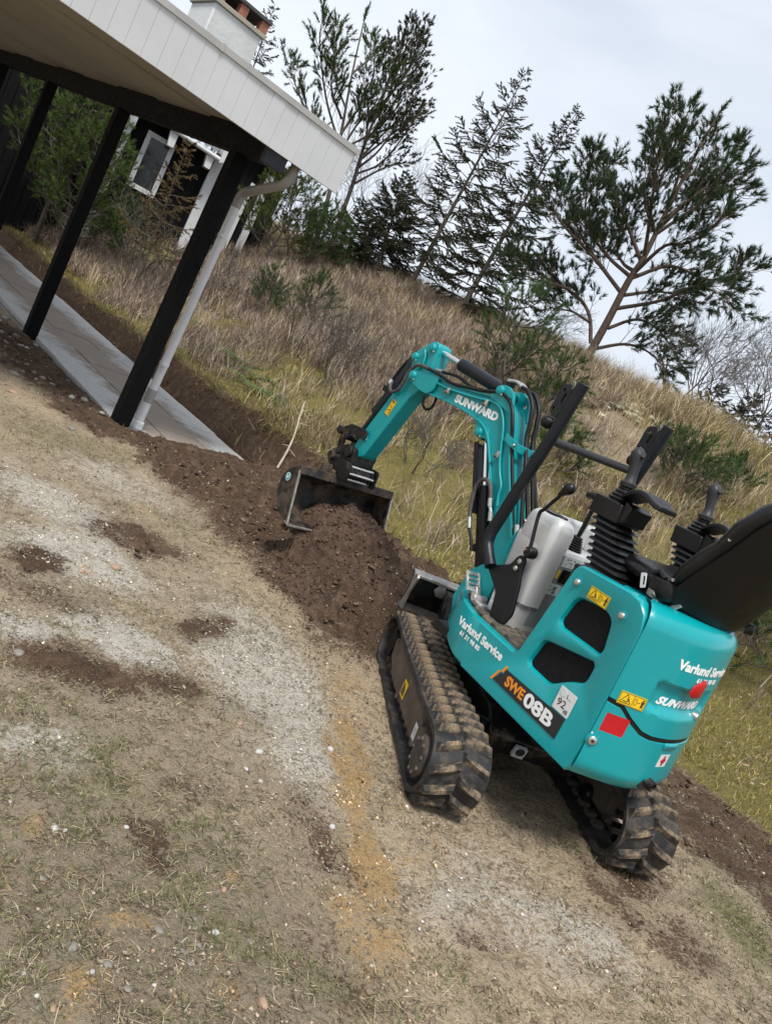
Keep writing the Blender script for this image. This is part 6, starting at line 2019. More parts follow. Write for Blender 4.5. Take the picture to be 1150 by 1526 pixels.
# ------------------------------------------------------------------ spruces
def grow_spruce(H, rng, r0, nb, lmax, col, lean=(0, 0), start=0.1, thin=1.0, droop=0.25, twig=(0.12, 0.34)):
    segs, pos, dr = [], [], []
    T = lambda z: np.array([lean[0] * z / H, lean[1] * z / H, z])
    m = 12
    for i in range(m):
        segs.append((T(H * i / m), T(H * (i + 1) / m), r0 * (1 - 0.93 * i / m), r0 * (1 - 0.93 * (i + 1) / m)))
    for k in range(nb):
        f = start + (1 - start) * (k + rng.random()) / nb
        z = H * f
        az = k * 2.39996 + rng.uniform(-0.4, 0.4)
        ln = lmax * (1.02 - f) ** 0.75 * rng.uniform(0.55, 1.15)
        ln = max(ln, 0.10)
        upk = 0.12 + 0.75 * f
        P = [T(z)]
        d = np.array([math.cos(az), math.sin(az), upk])
        q = 6
        for i in range(q):
            t = (i + 1) / q
            step = unit(np.array([d[0], d[1], d[2] - droop * math.sin(math.pi * t) * 1.5 + (0.35 * t * t)]))
            P.append(P[-1] + step * ln / q)
        for i in range(q):
            segs.append((P[i], P[i + 1], max(0.003, 0.012 * (1 - f) * (1 - i / q) + 0.003), max(0.0025, 0.012 * (1 - f) * (1 - (i + 1) / q) + 0.0025)))
        nt_ = max(5, int(ln * 30 * thin))
        for i in range(nt_):
            t = 0.18 + 0.82 * (i + rng.random()) / nt_
            p, dd, _ = poly_point(P, min(t, 0.999))
            sgn = 1 if i % 2 else -1
            sv = unit(np.cross(dd, np.array([0, 0, 1.0]))) * sgn
            tl = rng.uniform(*twig) * (1.15 - 0.7 * t) * min(1, ln * 1.6)
            td = unit(dd * 0.75 + sv * rng.uniform(0.4, 1.0) + np.array([0, 0, rng.uniform(-0.75, 0.1)]))
            e = p + td * tl
            segs.append((p, e, 0.003, 0.0018))
            nn = max(2, int(tl / 0.032))
            for j in range(nn):
                pos.append(p + (e - p) * (j + 0.3) / nn)
                dr.append(td)
        for j in range(int(ln / 0.05)):
            p, dd, _ = poly_point(P, min(0.999, 0.25 + 0.75 * rng.random()))
            pos.append(p)
            dr.append(dd)
    pos, dr = np.array(pos), np.array(dr)
    return segs, needles(pos, dr, 12, 0.034, 0.0125, 0.9, col, rng, along=0.05, jitter=0.3)


def spruces():
    specs = [
        ((-1.59, 14.92, 2.30), 4.45, 21, 66, 1.5, (0.050, 0.056, 0.030), (0.15, 0.0), 0.14, 1.0, 'tall sparse spruce with a bare lower trunk standing on the ridge', 0.055),
        ((-0.51, 13.89, 2.25), 3.95, 22, 84, 1.25, (0.046, 0.055, 0.028), (0.21, 0.0), 0.06, 1.15, 'fuller spruce between the sparse spruce and the broad pine', 0.055),
        ((-2.35, 15.5, 2.35), 2.05, 23, 84, 1.15, (0.040, 0.050, 0.026), (-0.30, 0.0), 0.02, 1.4, 'low dark bushy spruce left of the sparse spruce trunk', 0.05),
        ((-3.05, 15.7, 2.3), 1.35, 24, 40, 0.85, (0.052, 0.060, 0.024), (-0.1, 0.0), 0.02, 1.4, 'small olive spruce below the roof corner', 0.035),
        ((-6.73, 17.77, 1.70), 4.95, 25, 60, 1.25, (0.052, 0.055, 0.034), (-0.42, -0.1), 0.25, 0.9, 'thin spruce whose tip shows behind the white chimney', 0.05),
        ((3.99, 11.84, 2.30), 0.85, 26, 30, 0.55, (0.034, 0.040, 0.026), (0.0, 0.0), 0.03, 1.6, 'small dark conifer under the bare shrubs on the ridge', 0.02),
        ((3.62, 12.48, 2.30), 0.85, 27, 30, 0.50, (0.036, 0.040, 0.028), (0.1, 0.0), 0.03, 1.6, 'dark conifer sapling tangled in bare shrubs beside the broad pine', 0.02),
        ((4.75, 12.9, 1.98), 1.15, 28, 34, 0.60, (0.036, 0.042, 0.028), (0.0, 0.0), 0.03, 1.5, 'dark conifer at the low end of the ridge', 0.02),
    ]
    for loc, H, sd, nb, lm, col, lean, st, thin, label, r0 in specs:
        rng = np.random.default_rng(sd)
        segs, cr = grow_spruce(H, rng, r0, nb, lm, col, lean, st, thin)
        plant('spruce_tree', loc, label, 'tree', 'trees along the dune ridge', segs, cr, bark_grey, 5)
    # half-dead spruce in front of the neighbour's house
    rng = np.random.default_rng(31)
    segs, cr = grow_spruce(2.3, rng, 0.028, 30, 0.9, (0.16, 0.115, 0.05), (-0.15, 0), 0.25, 0.6, twig=(0.1, 0.25))
    x, y = -4.95, 11.75
    plant('spruce_tree', (x, y, float(height(x, y, False)) - 0.03), 'half-dead brownish spruce in front of the neighbour house', 'tree', 'trees beyond the covered path', segs, cr, bark_grey, 4)


spruces()


# ------------------------------------------------------------------ pine by the neighbour's house and small pines on the dune
def round_pine(name, loc, H, spread, label, sd, col, nl=16, dens=9, tuft=38, needle=0.07, width=0.009, lean=(0, 0), cat='tree', group=None, r0=None, brush=0.11, start=0.18, shoot=(0.12, 0.32)):
    rng = np.random.default_rng(sd)
    trunk = [np.array([lean[0] * t, lean[1] * t, H * t]) + rng.normal(size=3) * 0.012 * H * (0 < t < 1) for t in np.linspace(0, 1, 7)]
    limbs = []
    for k in range(nl):
        f = start + (0.95 - start) * (k + 0.5) / nl
        p, d, _ = poly_point(trunk, f)
        az = 2.39996 * k + rng.uniform(-0.4, 0.4)
        ln = spread * (1.08 - f) ** 0.6 * rng.uniform(0.7, 1.1)
        o = np.array([math.cos(az), math.sin(az), 0])
        limbs.append([p, p + o * ln * 0.45 + np.array([0, 0, 0.14 * ln]), p + o * ln * 0.8 + np.array([0, 0, 0.38 * ln]), p + o * ln + np.array([0, 0, 0.66 * ln])])
    segs, cr = grow_pine(trunk, limbs, rng, r0 or 0.016 * H, tuft, needle, width, col, shoot=shoot, dens=dens, bare=0.2, spread=0.95, sub=2, brush=brush)
    return plant(name, loc, label, cat, group, segs, cr, bark_grey, 5)


GZ = lambda x, y: float(height(np.array([x]), np.array([y]), False)[0])
for (x, y, H, s, label, sd, col, nl, dn) in (
        (-7.45, 13.15, 3.3, 1.15, 'green pine with dense upright shoots behind the black posts', 41, (0.085, 0.135, 0.032), 30, 13),
        (-6.75, 12.65, 2.2, 0.75, 'smaller green pine in front of the white veranda post', 42, (0.080, 0.125, 0.032), 28, 12),
        (-4.08, 14.43, 1.75, 0.95, 'yellowish green pine bush below the roof corner', 43, (0.075, 0.105, 0.022), 20, 13),
        (-3.35, 14.6, 1.1, 0.6, 'green pine bush on the slope below the slender pine', 44, (0.055, 0.095, 0.030), 16, 13)):
    round_pine('pine_tree', (x, y, GZ(x, y) - 0.04), H, s, label, sd, col, nl, dn, group='trees beyond the covered path')
for (x, y, H, s, label, sd, nl, ln) in (
        (-6.0, 13.01, 1.05, 0.48, 'pine sapling growing behind the covered path', 51, 12, (0, 0)),
        (-2.17, 10.79, 0.70, 0.24, 'slim pine sapling in the brown heather', 52, 8, (-0.07, 0)),
        (-2.95, 11.22, 0.55, 0.30, 'low pine sapling among ferns and heather', 53, 8, (0.05, 0)),
        (0.55, 9.25, 1.30, 0.62, 'leggy pine sapling on the slope behind the boom', 54, 12, (-0.35, 0)),
        (0.98, 8.75, 0.70, 0.36, 'pine sapling on the slope behind the boom hoses', 55, 9, (0.0, 0)),
        (2.46, 7.93, 0.45, 0.42, 'round pine bush on the slope behind the roll bars', 56, 12, (-0.05, 0)),
        (2.56, 4.55, 0.62, 0.46, 'pine bush at the foot of the slope beside the bonnet', 57, 12, (-0.1, 0.0)),
        (2.95, 5.2, 0.75, 0.5, 'dark pine bush on the slope behind the seat', 58, 12, (0.0, 0.0)),
        (1.22, 7.51, 0.42, 0.24, 'tiny pine sapling on mossy slope beside the boom', 59, 7, (-0.08, 0)),
        (3.05, 8.3, 0.22, 0.16, 'tuft of young pine in dry grass near the ridge', 60, 6, (0.0, 0))):
    round_pine('pine_sapling', (x, y, GZ(x, y) - 0.02), H, s, label, sd, (0.060, 0.105, 0.032), nl, 24, 40, 0.052, 0.0055, ln, 'sapling', 'pine saplings on the dune', brush=0.09, start=0.08, shoot=(0.08, 0.22))


# ------------------------------------------------------------------ leafless shrubs
def bare_shrub(loc, H, sd, label, stems=6, spreadk=0.5, lean=(0, 0), depth=4, thick=0.016):
    rng = np.random.default_rng(sd)
    segs = []

    def rec(p, d, ln, r, lev):
        q = 3
        for i in range(q):
            d = unit(d + rng.normal(size=3) * 0.13 + np.array([0, 0, 0.05]))
            e = p + d * ln / q
            segs.append((p, e, r * (1 - 0.22 * i / q), r * (1 - 0.22 * (i + 1) / q)))
            p = e
            if lev > 0 and (i > 0 or lev < 3):
                for c in range(1 + (rng.random() < 0.45)):
                    s = rand_dirs(1, rng)[0]
                    s = unit(s - d * (s @ d))
                    a = rng.uniform(0.35, 0.85)
                    rec(p, unit(d * math.cos(a) + s * math.sin(a)), ln * rng.uniform(0.45, 0.72), max(0.0022, r * 0.55), lev - 1)
    for k in range(stems):
        a = rng.uniform(0, 2 * math.pi)
        t = spreadk * rng.uniform(0.3, 1.0)
        rec(np.array([0.08 * math.cos(a), 0.08 * math.sin(a), -0.03]), unit(np.array([math.cos(a) * t + lean[0], math.sin(a) * t + lean[1], 1.0])), H * rng.uniform(0.42, 0.62), thick * rng.uniform(0.6, 1), depth)
    r = empty('bare_shrub', loc=loc)
    tag(r, label, 'shrub', 'leafless shrubs on the dune')
    V, Q = tubes(segs, 3)
    soup('branches', V, quad=Q, m=bark_grey, parent=r)
    return r


for (x, y, H, sd, label, st, ln, dp) in (
        (3.68, 12.47, 2.3, 71, 'large leafless shrub spreading beside the broad pine', 9, (0.1, 0), 4),
        (4.25, 11.6, 2.0, 72, 'leafless shrub with fine twigs at the low end of the ridge', 9, (0.15, 0), 4),
        (3.05, 12.1, 1.5, 73, 'leafless shrub just below the broad pine limbs', 6, (0, 0), 3),
        (0.95, 13.4, 1.0, 74, 'small leafless shrub on the ridge left of the broad pine', 6, (0, 0), 3),
        (-3.98, 15.6, 1.7, 75, 'grey leafless shrub below the slender pine', 7, (0, 0), 3),
        (-3.2, 17.2, 2.6, 76, 'pale leafless bush in the gap right of the slender pine', 7, (0, 0), 4),
        (-4.6, 10.9, 1.15, 77, 'leafless twiggy shrub in front of the neighbour window', 8, (0, 0), 3),
        (-5.2, 12.3, 1.5, 78, 'grey leafless shrub beside the half-dead spruce', 8, (0, 0), 3),
        (-3.9, 11.4, 1.1, 79, 'leafless shrub behind the downpipe', 8, (0, 0), 3),
        (-6.45, 12.35, 1.0, 80, 'leafless shrub below the green house pine', 8, (0, 0), 3),
        (-1.15, 8.45, 0.85, 81, 'loose leafless shrub on the slope left of the arm', 7, (0, 0), 3),
        (-0.25, 7.9, 0.80, 82, 'loose leafless shrub on the slope behind the arm', 7, (0, 0), 3),
        (-1.9, 9.3, 0.9, 83, 'leafless shrub above the ferns', 7, (0, 0), 3),
        (0.05, 6.75, 0.62, 84, 'low leafless shrub between the bucket and the boom', 6, (0, 0), 3)):
    bare_shrub((x, y, GZ(x, y) - 0.02), H, sd, label, st, 0.75, ln, dp, 0.015 if H > 1.3 else 0.007)

# ================================================================== GROUND COVER
def strips(P, h, w, az, lean, col, rng, droop=0.35):
    """grass blades: base quad and tip triangle"""
    n = len(P)
    o = np.stack([np.cos(az), np.sin(az), np.zeros(n)], 1)
    upv = np.array([[0, 0, 1.0]])
    d1 = unit(upv * np.cos(lean)[:, None] + o * np.sin(lean)[:, None])
    l2 = np.minimum(lean + droop * (0.5 + rng.random(n)), 1.75)
    d2 = unit(upv * np.cos(l2)[:, None] + o * np.sin(l2)[:, None])
    a2 = az + np.pi / 2 + rng.normal(size=n) * 0.6
    s = np.stack([np.cos(a2), np.sin(a2), np.zeros(n)], 1) * (w * 0.5)[:, None]
    m = P + d1 * (h * 0.55)[:, None]
    t = m + d2 * (h * 0.5)[:, None]
    V = np.stack([P - s, P + s, m + s * 0.8, m - s * 0.8, t], 1).reshape(-1, 3)
    k = np.arange(n)[:, None] * 5
    Q = k + np.array([[0, 1, 2, 3]])
    T = k + np.array([[3, 2, 4]])
    return V, T, Q, np.repeat(col, 5, 0)


def stuff_strips(name, parts, m, label, cat):
    Vs, Ts, Qs, Cs, o = [], [], [], [], 0
    for V, T, Q, C_ in parts:
        Vs.append(V)
        Ts.append(T + o)
        Qs.append(Q + o)
        Cs.append(C_)
        o += len(V)
    ob = soup(name, np.concatenate(Vs), np.concatenate(Ts), np.concatenate(Qs), m, None, np.concatenate(Cs))
    return tag(ob, label, cat, kind='stuff')


def in_view(x, y, pad=1.18):
    d = Vector((0, 0, 0))
    vx, vy, vz = x, y, height(x, y, False) - EYE
    f = vy * _f.y + vz * _f.z
    u = vx * _x.x + vy * _x.y + vz * _x.z
    v = vx * _y.x + vy * _y.y + vz * _y.z
    return (f > 0.3) & (np.abs(u / np.maximum(f, 1e-3)) < 575 / 1148 * pad + 0.03) & (np.abs(v / np.maximum(f, 1e-3)) < 763 / 1148 * pad + 0.05)


def pick(cols, wts, n, rng):
    i = rng.choice(len(cols), n, p=np.array(wts) / np.sum(wts))
    c = np.array(cols)[i]
    return c * (0.55 + 0.85 * rng.random((n, 1)))


STRAW, PALE_STRAW, OLIVE, GREENB, BROWN, GREYB, MOSSB = (0.52, 0.41, 0.23), (0.70, 0.59, 0.40), (0.25, 0.225, 0.07), (0.13, 0.175, 0.045), (0.22, 0.15, 0.09), (0.43, 0.36, 0.29), (0.38, 0.32, 0.09)


def dune_cover():
    rng = np.random.default_rng(101)
    parts = []
    N = 1200000
    p = rng.uniform(-9, 16, N)
    q = rng.uniform(0.02, 7.4, N)
    x, y = from_pq(p, q)
    ok = in_view(x, y)
    r = np.hypot(x, y)
    dens = np.clip(5.5 / np.maximum(r, 2.5), 0, 1) ** 1.2
    cl = fbm(x * 1.3, y * 1.3, 111, 3)
    dens = dens * (0.25 + 1.3 * sstep(0.35, 0.65, cl))
    _, _, _, _, hill, moss, bare = weights(x, y)
    dens = dens * (1 - 0.85 * np.clip(bare, 0, 1)) * np.clip(hill + 0.15, 0, 1) * (1 - 0.45 * np.clip(moss, 0, 1))
    ok &= rng.random(N) < dens
    x, y, p, q, r, cl, moss = x[ok], y[ok], p[ok], q[ok], r[ok], cl[ok], moss[ok]
    n = len(x)
    z = height(x, y, False)
    P = np.stack([x, y, z - 0.01], 1)
    right = sstep(1.0, -2.0, p)
    top = sstep(2.5, 4.5, q)
    kind = rng.random(n)
    col = pick([STRAW, PALE_STRAW, OLIVE, BROWN, GREYB], [1.7, 0.8, 3.4, 1.8, 1.0], n, rng)
    col = np.where((rng.random(n) < 0.5 * top * sstep(-1.0, 0.5, p))[:, None], pick([PALE_STRAW, GREYB, (0.46, 0.36, 0.27)], [2, 1, 1.4], n, rng), col)
    green = pick([OLIVE, GREENB, MOSSB, STRAW], [2.4, 2.0, 2.4, 0.7], n, rng)
    g = (rng.random(n) < 0.10 + 0.75 * np.clip(moss, 0, 1) + 0.10 * right)[:, None]
    col = np.where(g, green, col)
    h = 0.05 + 0.20 * rng.random(n) ** 1.6
    h = h * np.where(g[:, 0], 0.5, 1.0) * (1 + 0.9 * sstep(0.5, 0.75, cl)) * (0.75 + 0.5 * top)
    h = h * (1 - 0.35 * sstep(0.0, 1.5, p) * (1 - top))
    h = h * np.where(r < 5.0, 0.6, 1) * np.where((p < -2.4) & (q < 1.3), 0.42, 1)
    w = np.clip(0.0018 + 0.0005 * r, 0.0022, 0.0085) * (0.7 + 0.6 * rng.random(n))
    parts.append(strips(P, h, w, rng.uniform(0, 6.283, n), np.abs(rng.normal(size=n)) * 0.8 + 0.1, col, rng, 0.7))
    # tussocks of long marram-like straw near the ridge and right of the boom
    nt_ = 520
    tp, tq = rng.uniform(-8, 13, nt_ * 4), rng.uniform(0.4, 6.4, nt_ * 4)
    tx, ty = from_pq(tp, tq)
    pr = 0.15 + 0.85 * sstep(2.0, 4.5, tq) * (0.4 + 0.6 * sstep(0.4, 0.6, fbm(tx * 0.6, ty * 0.6, 121, 2)))
    k = in_view(tx, ty) & (rng.random(nt_ * 4) < pr)
    tx, ty = tx[k][:nt_], ty[k][:nt_]
    m = 46
    bx = np.repeat(tx, m) + rng.normal(size=len(tx) * m) * 0.06
    by = np.repeat(ty, m) + rng.normal(size=len(tx) * m) * 0.06
    n = len(bx)
    P = np.stack([bx, by, height(bx, by, False) - 0.01], 1)
    az = rng.uniform(0, 6.283, n)
    h = rng.uniform(0.18, 0.52, n)
    rr = np.hypot(bx, by)
    col = pick([STRAW, PALE_STRAW, GREYB, OLIVE], [3, 2.6, 0.8, 0.8], n, rng)
    parts.append(strips(P, h, np.clip(0.0012 + 0.0003 * rr, 0.0018, 0.005), az, np.abs(rng.normal(size=n)) * 0.35 + 0.1, col, rng, 0.9))
    # tufts that hang over the lip of the cut bank
    n = 9000
    p, q = rng.uniform(-1.1, 11, n), rng.uniform(0.10, 0.26, n)
    x, y = from_pq(p, q)
    k = in_view(x, y) & (rng.random(n) < 0.25 + 0.75 * sstep(0.4, 0.6, fbm(p * 3, q * 2, 125, 2)))
    x, y = x[k], y[k]
    n = len(x)
    P = np.stack([x, y, height(x, y, False)], 1)
    col = pick([OLIVE, STRAW, MOSSB, BROWN, GREENB], [2.2, 2, 1.4, 1.2, 1.0], n, rng)
    parts.append(strips(P, rng.uniform(0.05, 0.17, n), np.full(n, 0.0042), math.atan2(E2[1], E2[0]) + rng.normal(size=n) * 0.7, rng.uniform(0.5, 1.6, n), col, rng, 0.9))
    stuff_strips('dune_grass', parts, blade_mat, 'dry straw-coloured dune grass mixed with olive moss on the slope', 'grass')


dune_cover()


def heather():
    rng = np.random.default_rng(102)
    nb = 8000
    p = rng.uniform(-4.5, 14, nb)
    q = rng.uniform(0.3, 6.2, nb)
    x, y = from_pq(p, q)
    wt = np.clip(0.16 + 0.9 * sstep(-0.8, 1.5, p) * sstep(0.36, 0.56, fbm(x * 0.7, y * 0.7, 131, 3)), 0, 1)
    k = in_view(x, y) & (rng.random(nb) < wt)
    x, y = x[k], y[k]
    m = 15
    bx = np.repeat(x, m) + rng.normal(size=len(x) * m) * 0.05
    by = np.repeat(y, m) + rng.normal(size=len(x) * m) * 0.05
    n = len(bx)
    P = np.stack([bx, by, height(bx, by, False) - 0.02], 1)
    az = rng.uniform(0, 6.283, n)
    ln = np.abs(rng.normal(size=n)) * 0.4 + 0.1
    h = rng.uniform(0.14, 0.42, n)
    r = np.hypot(bx, by)
    w = np.clip(0.0012 + 0.00032 * r, 0.0018, 0.006)
    cols = [(0.20, 0.145, 0.112), (0.37, 0.295, 0.24), (0.10, 0.068, 0.05), (0.54, 0.46, 0.385)]
    c = pick(cols, [3, 3, 1.5, 1.5], n, rng)
    parts = [strips(P, h, w, az, ln, c, rng, 0.25)]
    # side twigs
    for lev in range(3):
        t = rng.uniform(0.25, 0.75, n)
        o = np.stack([np.cos(az) * np.sin(ln), np.sin(az) * np.sin(ln), np.cos(ln)], 1)
        B = P + o * (h * t * 0.75)[:, None]
        parts.append(strips(B, h * rng.uniform(0.25, 0.5, n), w * 0.75, az + rng.uniform(-2.2, 2.2, n), ln + rng.uniform(0.1, 0.9, n), c * rng.uniform(0.8, 1.25, (n, 1)), rng, 0.2))
    stuff_strips('heather', parts, twig_mat, 'brown leafless heather and dwarf twigs covering the slope', 'heather')


heather()


def lawn_grass():
    rng = np.random.default_rng(103)
    N = 520000
    rr = 0.7 + 5.8 * rng.random(N) ** 1.3
    a = rng.uniform(-0.75, 0.75, N)
    x, y = rr * np.sin(a), rr * np.cos(a)
    soil, pale, sand, green, hill, moss, bare = weights(x, y)
    p, q = to_pq(x, y)
    cl = fbm(x * 3.2, y * 3.2, 141, 4)
    d = 0.10 + 0.62 * sstep(0.44, 0.66, cl) + 0.9 * green
    d = d * (1 - 0.85 * np.clip(soil, 0, 1)) * (1 - 0.72 * np.clip(pale, 0, 1)) * (1 - 0.75 * np.clip(sand, 0, 1)) * np.clip(2.2 / rr, 0.25, 1.0)
    k = in_view(x, y) & (q < 0.0) & (rng.random(N) < d * 0.7)
    k &= ~((p > -0.15) & (q > -1.3))
    x, y, green, rr = x[k], y[k], green[k], rr[k]
    n = len(x)
    P = np.stack([x, y, height(x, y) - 0.001], 1)
    g = rng.random(n) < 0.20 + 0.5 * green
    col = np.where(g[:, None], pick([(0.10, 0.13, 0.045), (0.16, 0.18, 0.07), (0.22, 0.22, 0.09)], [2, 2, 1], n, rng), pick([(0.34, 0.285, 0.19), (0.21, 0.165, 0.11), (0.42, 0.36, 0.24), (0.12, 0.095, 0.065)], [2, 2, 0.8, 1.4], n, rng))
    h = rng.uniform(0.012, 0.034, n) * np.where(green > 0.5, 1.25, 1)
    lean = np.where(g, np.abs(rng.normal(size=n)) * 0.5 + 0.5, 1.15 + 0.35 * rng.random(n))
    parts = [strips(P, h, rng.uniform(0.0011, 0.0024, n) * (0.7 + 0.22 * rr), rng.uniform(0, 6.283, n), lean, col, rng, 0.25)]
    # longer straws and pine needles lying about
    m = 2600
    rr = 0.8 + 4.5 * rng.random(m) ** 1.2
    a = rng.uniform(-0.75, 0.75, m)
    x, y = rr * np.sin(a), rr * np.cos(a)
    p, q = to_pq(x, y)
    k = in_view(x, y) & (q < -0.1)
    x, y, rr = x[k], y[k], rr[k]
    n = len(x)
    P = np.stack([x, y, height(x, y) + 0.002], 1)
    col = pick([(0.30, 0.20, 0.11), (0.45, 0.38, 0.25), (0.16, 0.11, 0.07)], [2, 2, 1], n, rng)
    parts.append(strips(P, rng.uniform(0.03, 0.085, n), np.full(n, 0.0016), rng.uniform(0, 6.283, n), np.full(n, 1.45), col, rng, 0.1))
    # short broken fibres trodden into the earth
    m = 90000
    rr = 0.75 + 4.4 * rng.random(m) ** 1.4
    a = rng.uniform(-0.75, 0.75, m)
    x, y = rr * np.sin(a), rr * np.cos(a)
    p, q = to_pq(x, y)
    soil, pale, sand, green, hill, moss, bare = weights(x, y)
    k = in_view(x, y) & (q < -0.2) & (rng.random(m) < (0.15 + 0.75 * sstep(0.38, 0.6, fbm(x * 5, y * 5, 147, 3))) * (1 - 0.6 * np.clip(soil + sand, 0, 1))) & ~((p > -0.15) & (q > -1.3))
    x, y, rr = x[k], y[k], rr[k]
    n = len(x)
    P = np.stack([x, y, height(x, y) + 0.003 * rng.random(n)], 1)
    col = pick([(0.075, 0.055, 0.038), (0.15, 0.115, 0.075), (0.52, 0.45, 0.33), (0.30, 0.23, 0.15), (0.19, 0.20, 0.085)], [2.4, 2, 1.5, 1.5, 0.9], n, rng)
    parts.append(strips(P, rng.uniform(0.006, 0.026, n) * (0.7 + 0.2 * rr), rng.uniform(0.0009, 0.0022, n) * (0.6 + 0.3 * rr), rng.uniform(0, 6.283, n), rng.uniform(1.2, 1.55, n), col, rng, 0.15))
    # turf on the mossy strip at the dune's foot on the right
    N = 60000
    p, q = rng.uniform(-6.2, -2.6, N), rng.uniform(-0.3, 1.6, N)
    x, y = from_pq(p, q)
    soil, pale, sand, green, hill, moss, bare = weights(x, y)
    k = in_view(x, y) & (rng.random(N) < 0.75 * np.clip(hill, 0, 1) * (0.35 + 0.65 * sstep(0.4, 0.55, fbm(x * 3, y * 3, 143, 3))))
    x, y = x[k], y[k]
    n = len(x)
    P = np.stack([x, y, height(x, y) - 0.002], 1)
    col = pick([MOSSB, OLIVE, STRAW, GREENB, (0.33, 0.28, 0.10)], [2.4, 1.6, 1.8, 0.8, 1.6], n, rng)
    parts.append(strips(P, rng.uniform(0.02, 0.06, n), rng.uniform(0.0016, 0.003, n), rng.uniform(0, 6.283, n), np.abs(rng.normal(size=n)) * 0.6 + 0.3, col, rng, 0.5))
    stuff_strips('lawn_grass', parts, blade_mat, 'sparse worn grass and straw on the bare lawn', 'grass')


lawn_grass()


# ------------------------------------------------------------------ ico template for clods, pebbles and stones
def ico(sub=1):
    import bmesh
    bm = bmesh.new()
    bmesh.ops.create_icosphere(bm, subdivisions=sub, radius=1.0)
    V = np.array([v.co for v in bm.verts])
    F = np.array([[v.index for v in f.verts] for f in bm.faces])
    bm.free()
    return V, F


def lumps(x, y, z, size, col, rng, flat=0.7, rough=0.25, sub=1):
    V0, F0 = ico(sub) if isinstance(sub, int) else sub
    n = len(x)
    k = len(V0)
    J = 1 + rough * (rng.random((n, k, 1)) - 0.5) * 2
    S = size[:, None, None] * np.stack([rng.uniform(0.7, 1.3, n), rng.uniform(0.7, 1.3, n), rng.uniform(flat * 0.7, flat * 1.2, n)], 1)[:, None, :]
    V = V0[None] * J * S
    a = rng.uniform(0, 6.283, n)
    c, s = np.cos(a)[:, None], np.sin(a)[:, None]
    V = np.stack([V[:, :, 0] * c - V[:, :, 1] * s, V[:, :, 0] * s + V[:, :, 1] * c, V[:, :, 2]], 2)
    V = V + np.stack([x, y, z], 1)[:, None, :]
    F = F0[None] + (np.arange(n) * k)[:, None, None]
    return V.reshape(-1, 3), F.reshape(-1, 3), np.repeat(col, k, 0)


crumb_mat = vmat('soil_crumbs', 1.0)


